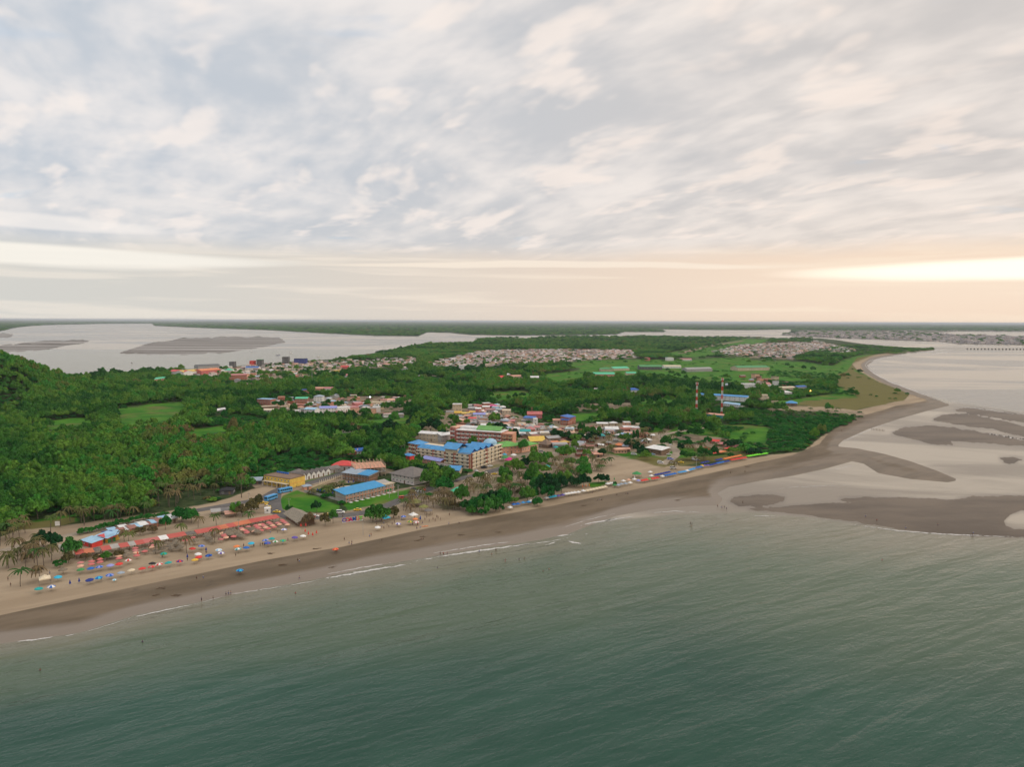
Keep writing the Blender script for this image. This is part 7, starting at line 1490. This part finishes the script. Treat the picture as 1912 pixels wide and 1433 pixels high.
# far woods: groves instead of single trees
pts = []; g = np.random.default_rng(4)
dy = 3.2
while dy < 60:
    rowp = []; stepx = 5.5; xs = np.arange(-180, 2100, stepx) + g.uniform(-2.5, 2.5, len(np.arange(-180, 2100, stepx))); a_ = (xs - 956) / FPX; ys = 599.5 + dy + (xs - 956)*math.tan(ROLL) + g.uniform(-.3, .3, len(xs))
    inn = ((sdf(FAR, xs, ys) > .25) & (sdf(POOL_FAR, xs, ys) < -.3)) | ((sdf(LAND, xs, ys) > .4) & (ys < 655) & (union([DIRT[2], DIRT[4]], xs, ys) < 0) & (union(GRASS, xs, ys) < 0) & (union(GRASS, xs, ys - 5) < 0) & (xs < 1515))
    cityz = (xs > 1462) & (ys > 617) & (sdf(FAR, xs, ys) > .2); inn &= ~cityz | (g.random(len(xs)) < .12)
    for x, y in zip(xs[inn], ys[inn]): q = unproj(x, y, 1.5); pts.append((q[0], q[1], 3.6 * math.hypot(q[0], q[1]) / FPX))
    dy += .7 if dy < 25 else 1.1
pts = np.array(pts); h = g.uniform(9, 15, len(pts)); d_ = np.hypot(pts[:, 0], pts[:, 1])
h = np.where((pts[:,1] > 6000), g.uniform(10, 17, len(pts)), h)
instancer('far_woods', np.stack([pts[:, 0], pts[:, 1], np.full(len(pts), 1.2)], -1), g.uniform(0, 6.28, len(pts)), np.stack([pts[:, 2]*1.15, pts[:, 2]*1.15, h/1.25], -1), g.integers(0, 6, len(pts)), CROWNS)

# ------------------------------------------------------------------ surf
m_foam, n, b = mat_new('foam'); b.inputs['Base Color'].default_value = (.50, .48, .45, 1); b.inputs['Roughness'].default_value = .8
pos = n.new('ShaderNodeNewGeometry').outputs['Position']; fn = n.noise(n.mapping(pos, rot=(0, 0, WROT), scale=(.45, 1, 1)), .55, 5, .7); ua = n.new('ShaderNodeAttribute', attribute_name='edge').outputs['Fac']
fac = n.smooth(n.math('SUBTRACT', fn, n.math('MULTIPLY', ua, .42)), .36, .46); tr = n.new('ShaderNodeBsdfTransparent'); mx = n.new('ShaderNodeMixShader'); n.link(fac, mx.inputs[0]); n.link(tr.outputs[0], mx.inputs[1]); n.link(b.outputs[0], mx.inputs[2]); n.link(mx.outputs[0], m_foam.node_tree.nodes['Material Output'].inputs[0])
def foam(pts, wpx):
    q = fl(pts, max(8, int(sum(math.dist(pts[i], pts[i+1]) for i in range(len(pts)-1)) / 3))); V = []; F = []; E = []; N_ = len(q)
    for i, (x, y) in enumerate(q):
        t_ = i / (N_ - 1); w = wpx * (.35 + .65 * math.sin(math.pi * t_)) * (.8 + .4 * random.random()); yj = y + math.sin(i*.7)*.25
        for s_, e in ((-1, 1.0), (-.3, 0.0), (.3, 0.0), (1, 1.0)): p = unproj(x, yj + s_*w, .07); V.append((p[0], p[1], max(.06, float(terrain(np.array([p[0]]), np.array([p[1]]))[0]) + .03))); E.append(min(1, e + .35*abs(2*t_-1)**3))
        if i: 
            for j in range(3): k = 4*i + j; F.append((k-4, k, k+1, k-3))
    me = new_mesh('foam', V, F, m_foam); a = me.attributes.new('edge', 'FLOAT', 'POINT'); a.data.foreach_set('value', np.array(E, np.float32)); tag(link('foam', me), kind='stuff')
for pts_, w_ in [([(28,1199),(60,1196),(100,1190)],2.2),([(118,1189),(145,1184)],1.4),([(235,1157),(290,1144),(372,1127)],1.6),([(0,1192),(2,1191)],1.5),([(415,1113),(480,1103),(540,1094)],1.0),([(590,1084),(640,1075),(700,1064),(770,1053)],3.0),([(770,1050),(820,1040),(860,1034),(930,1024),(1002,1015)],2.6),([(1015,1020),(1040,1012)],1.5),([(1030,1003),(1055,1000),(1072,998)],1.6),([(1060,1011),(1075,1014),(1085,1016)],3.0),([(1080,984),(1110,976),(1150,970),(1188,964)],2.0),([(1092,998),(1100,997)],1.2),
    ([(150,1184),(235,1158)],.8),([(372,1127),(415,1115)],.7),([(540,1094),(590,1085)],.9),([(600,1076),(680,1060),(740,1050)],1.0),([(800,1036),(900,1020),(960,1012)],1.0),([(960,1021),(1030,1011),(1060,1005)],.9),([(1120,976),(1160,966)],1.2),([(1045,990),(1100,972),(1150,960)],.7),([(1210,959),(1260,955),(1310,957)],1.0),([(1400,964),(1450,964)],.8),([(1590,980),(1680,992),(1760,998),(1912,1004)],1.5),([(1440,915),(1480,910),(1600,906)],.5),
    ([(1775,757),(1740,743),(1700,728),(1660,713),(1630,697),(1615,683),(1622,675),(1650,668),(1690,661)],1.4),([(1775,757),(1800,760),(1860,768),(1912,776)],1.0),([(1563,834),(1580,822),(1620,804),(1660,790)],1.1),([(1604,868),(1575,873),(1545,880)],.8),([(1700,659),(1760,654),(1790,655)],.9),([(1735,662),(1775,657)],.8)]: foam(pts_, w_)

# prototypes are not part of the place
for o in [PARA, THATCH, TENT, CAR, VAN, MOTO] + list(PPL.values()): remove_tree(o)

# every label its own: look-alikes are told apart by their order from the left
from collections import defaultdict
bpy.context.view_layer.update()
grp = defaultdict(list)
for o in scene.objects:
    if o.parent is None and o.get('label'): grp[o['label']].append(o)
ORD = ['first','second','third','fourth','fifth','sixth','seventh','eighth','ninth','tenth','eleventh','twelfth']
for lb, L_ in grp.items():
    if len(L_) < 2: continue
    L_.sort(key=lambda o: float(project(o.location.x, o.location.y, o.location.z)[0]))
    for k, o in enumerate(L_):
        s_ = ORD[k] if k < 12 else '%d%s' % (k + 1, {1:'st',2:'nd',3:'rd'}.get((k + 1) % 10 if (k + 1) % 100 not in (11,12,13) else 0, 'th'))
        if k == len(L_) - 1: s_ = 'last' if k > 1 else 'right'
        o['label'] = lb + (', %s from left' % s_ if s_ not in ('last','right') else ', rightmost')
for o in scene.objects:
    if o.parent is None and o.get('label') and len(o['label'].split()) > 16: pass
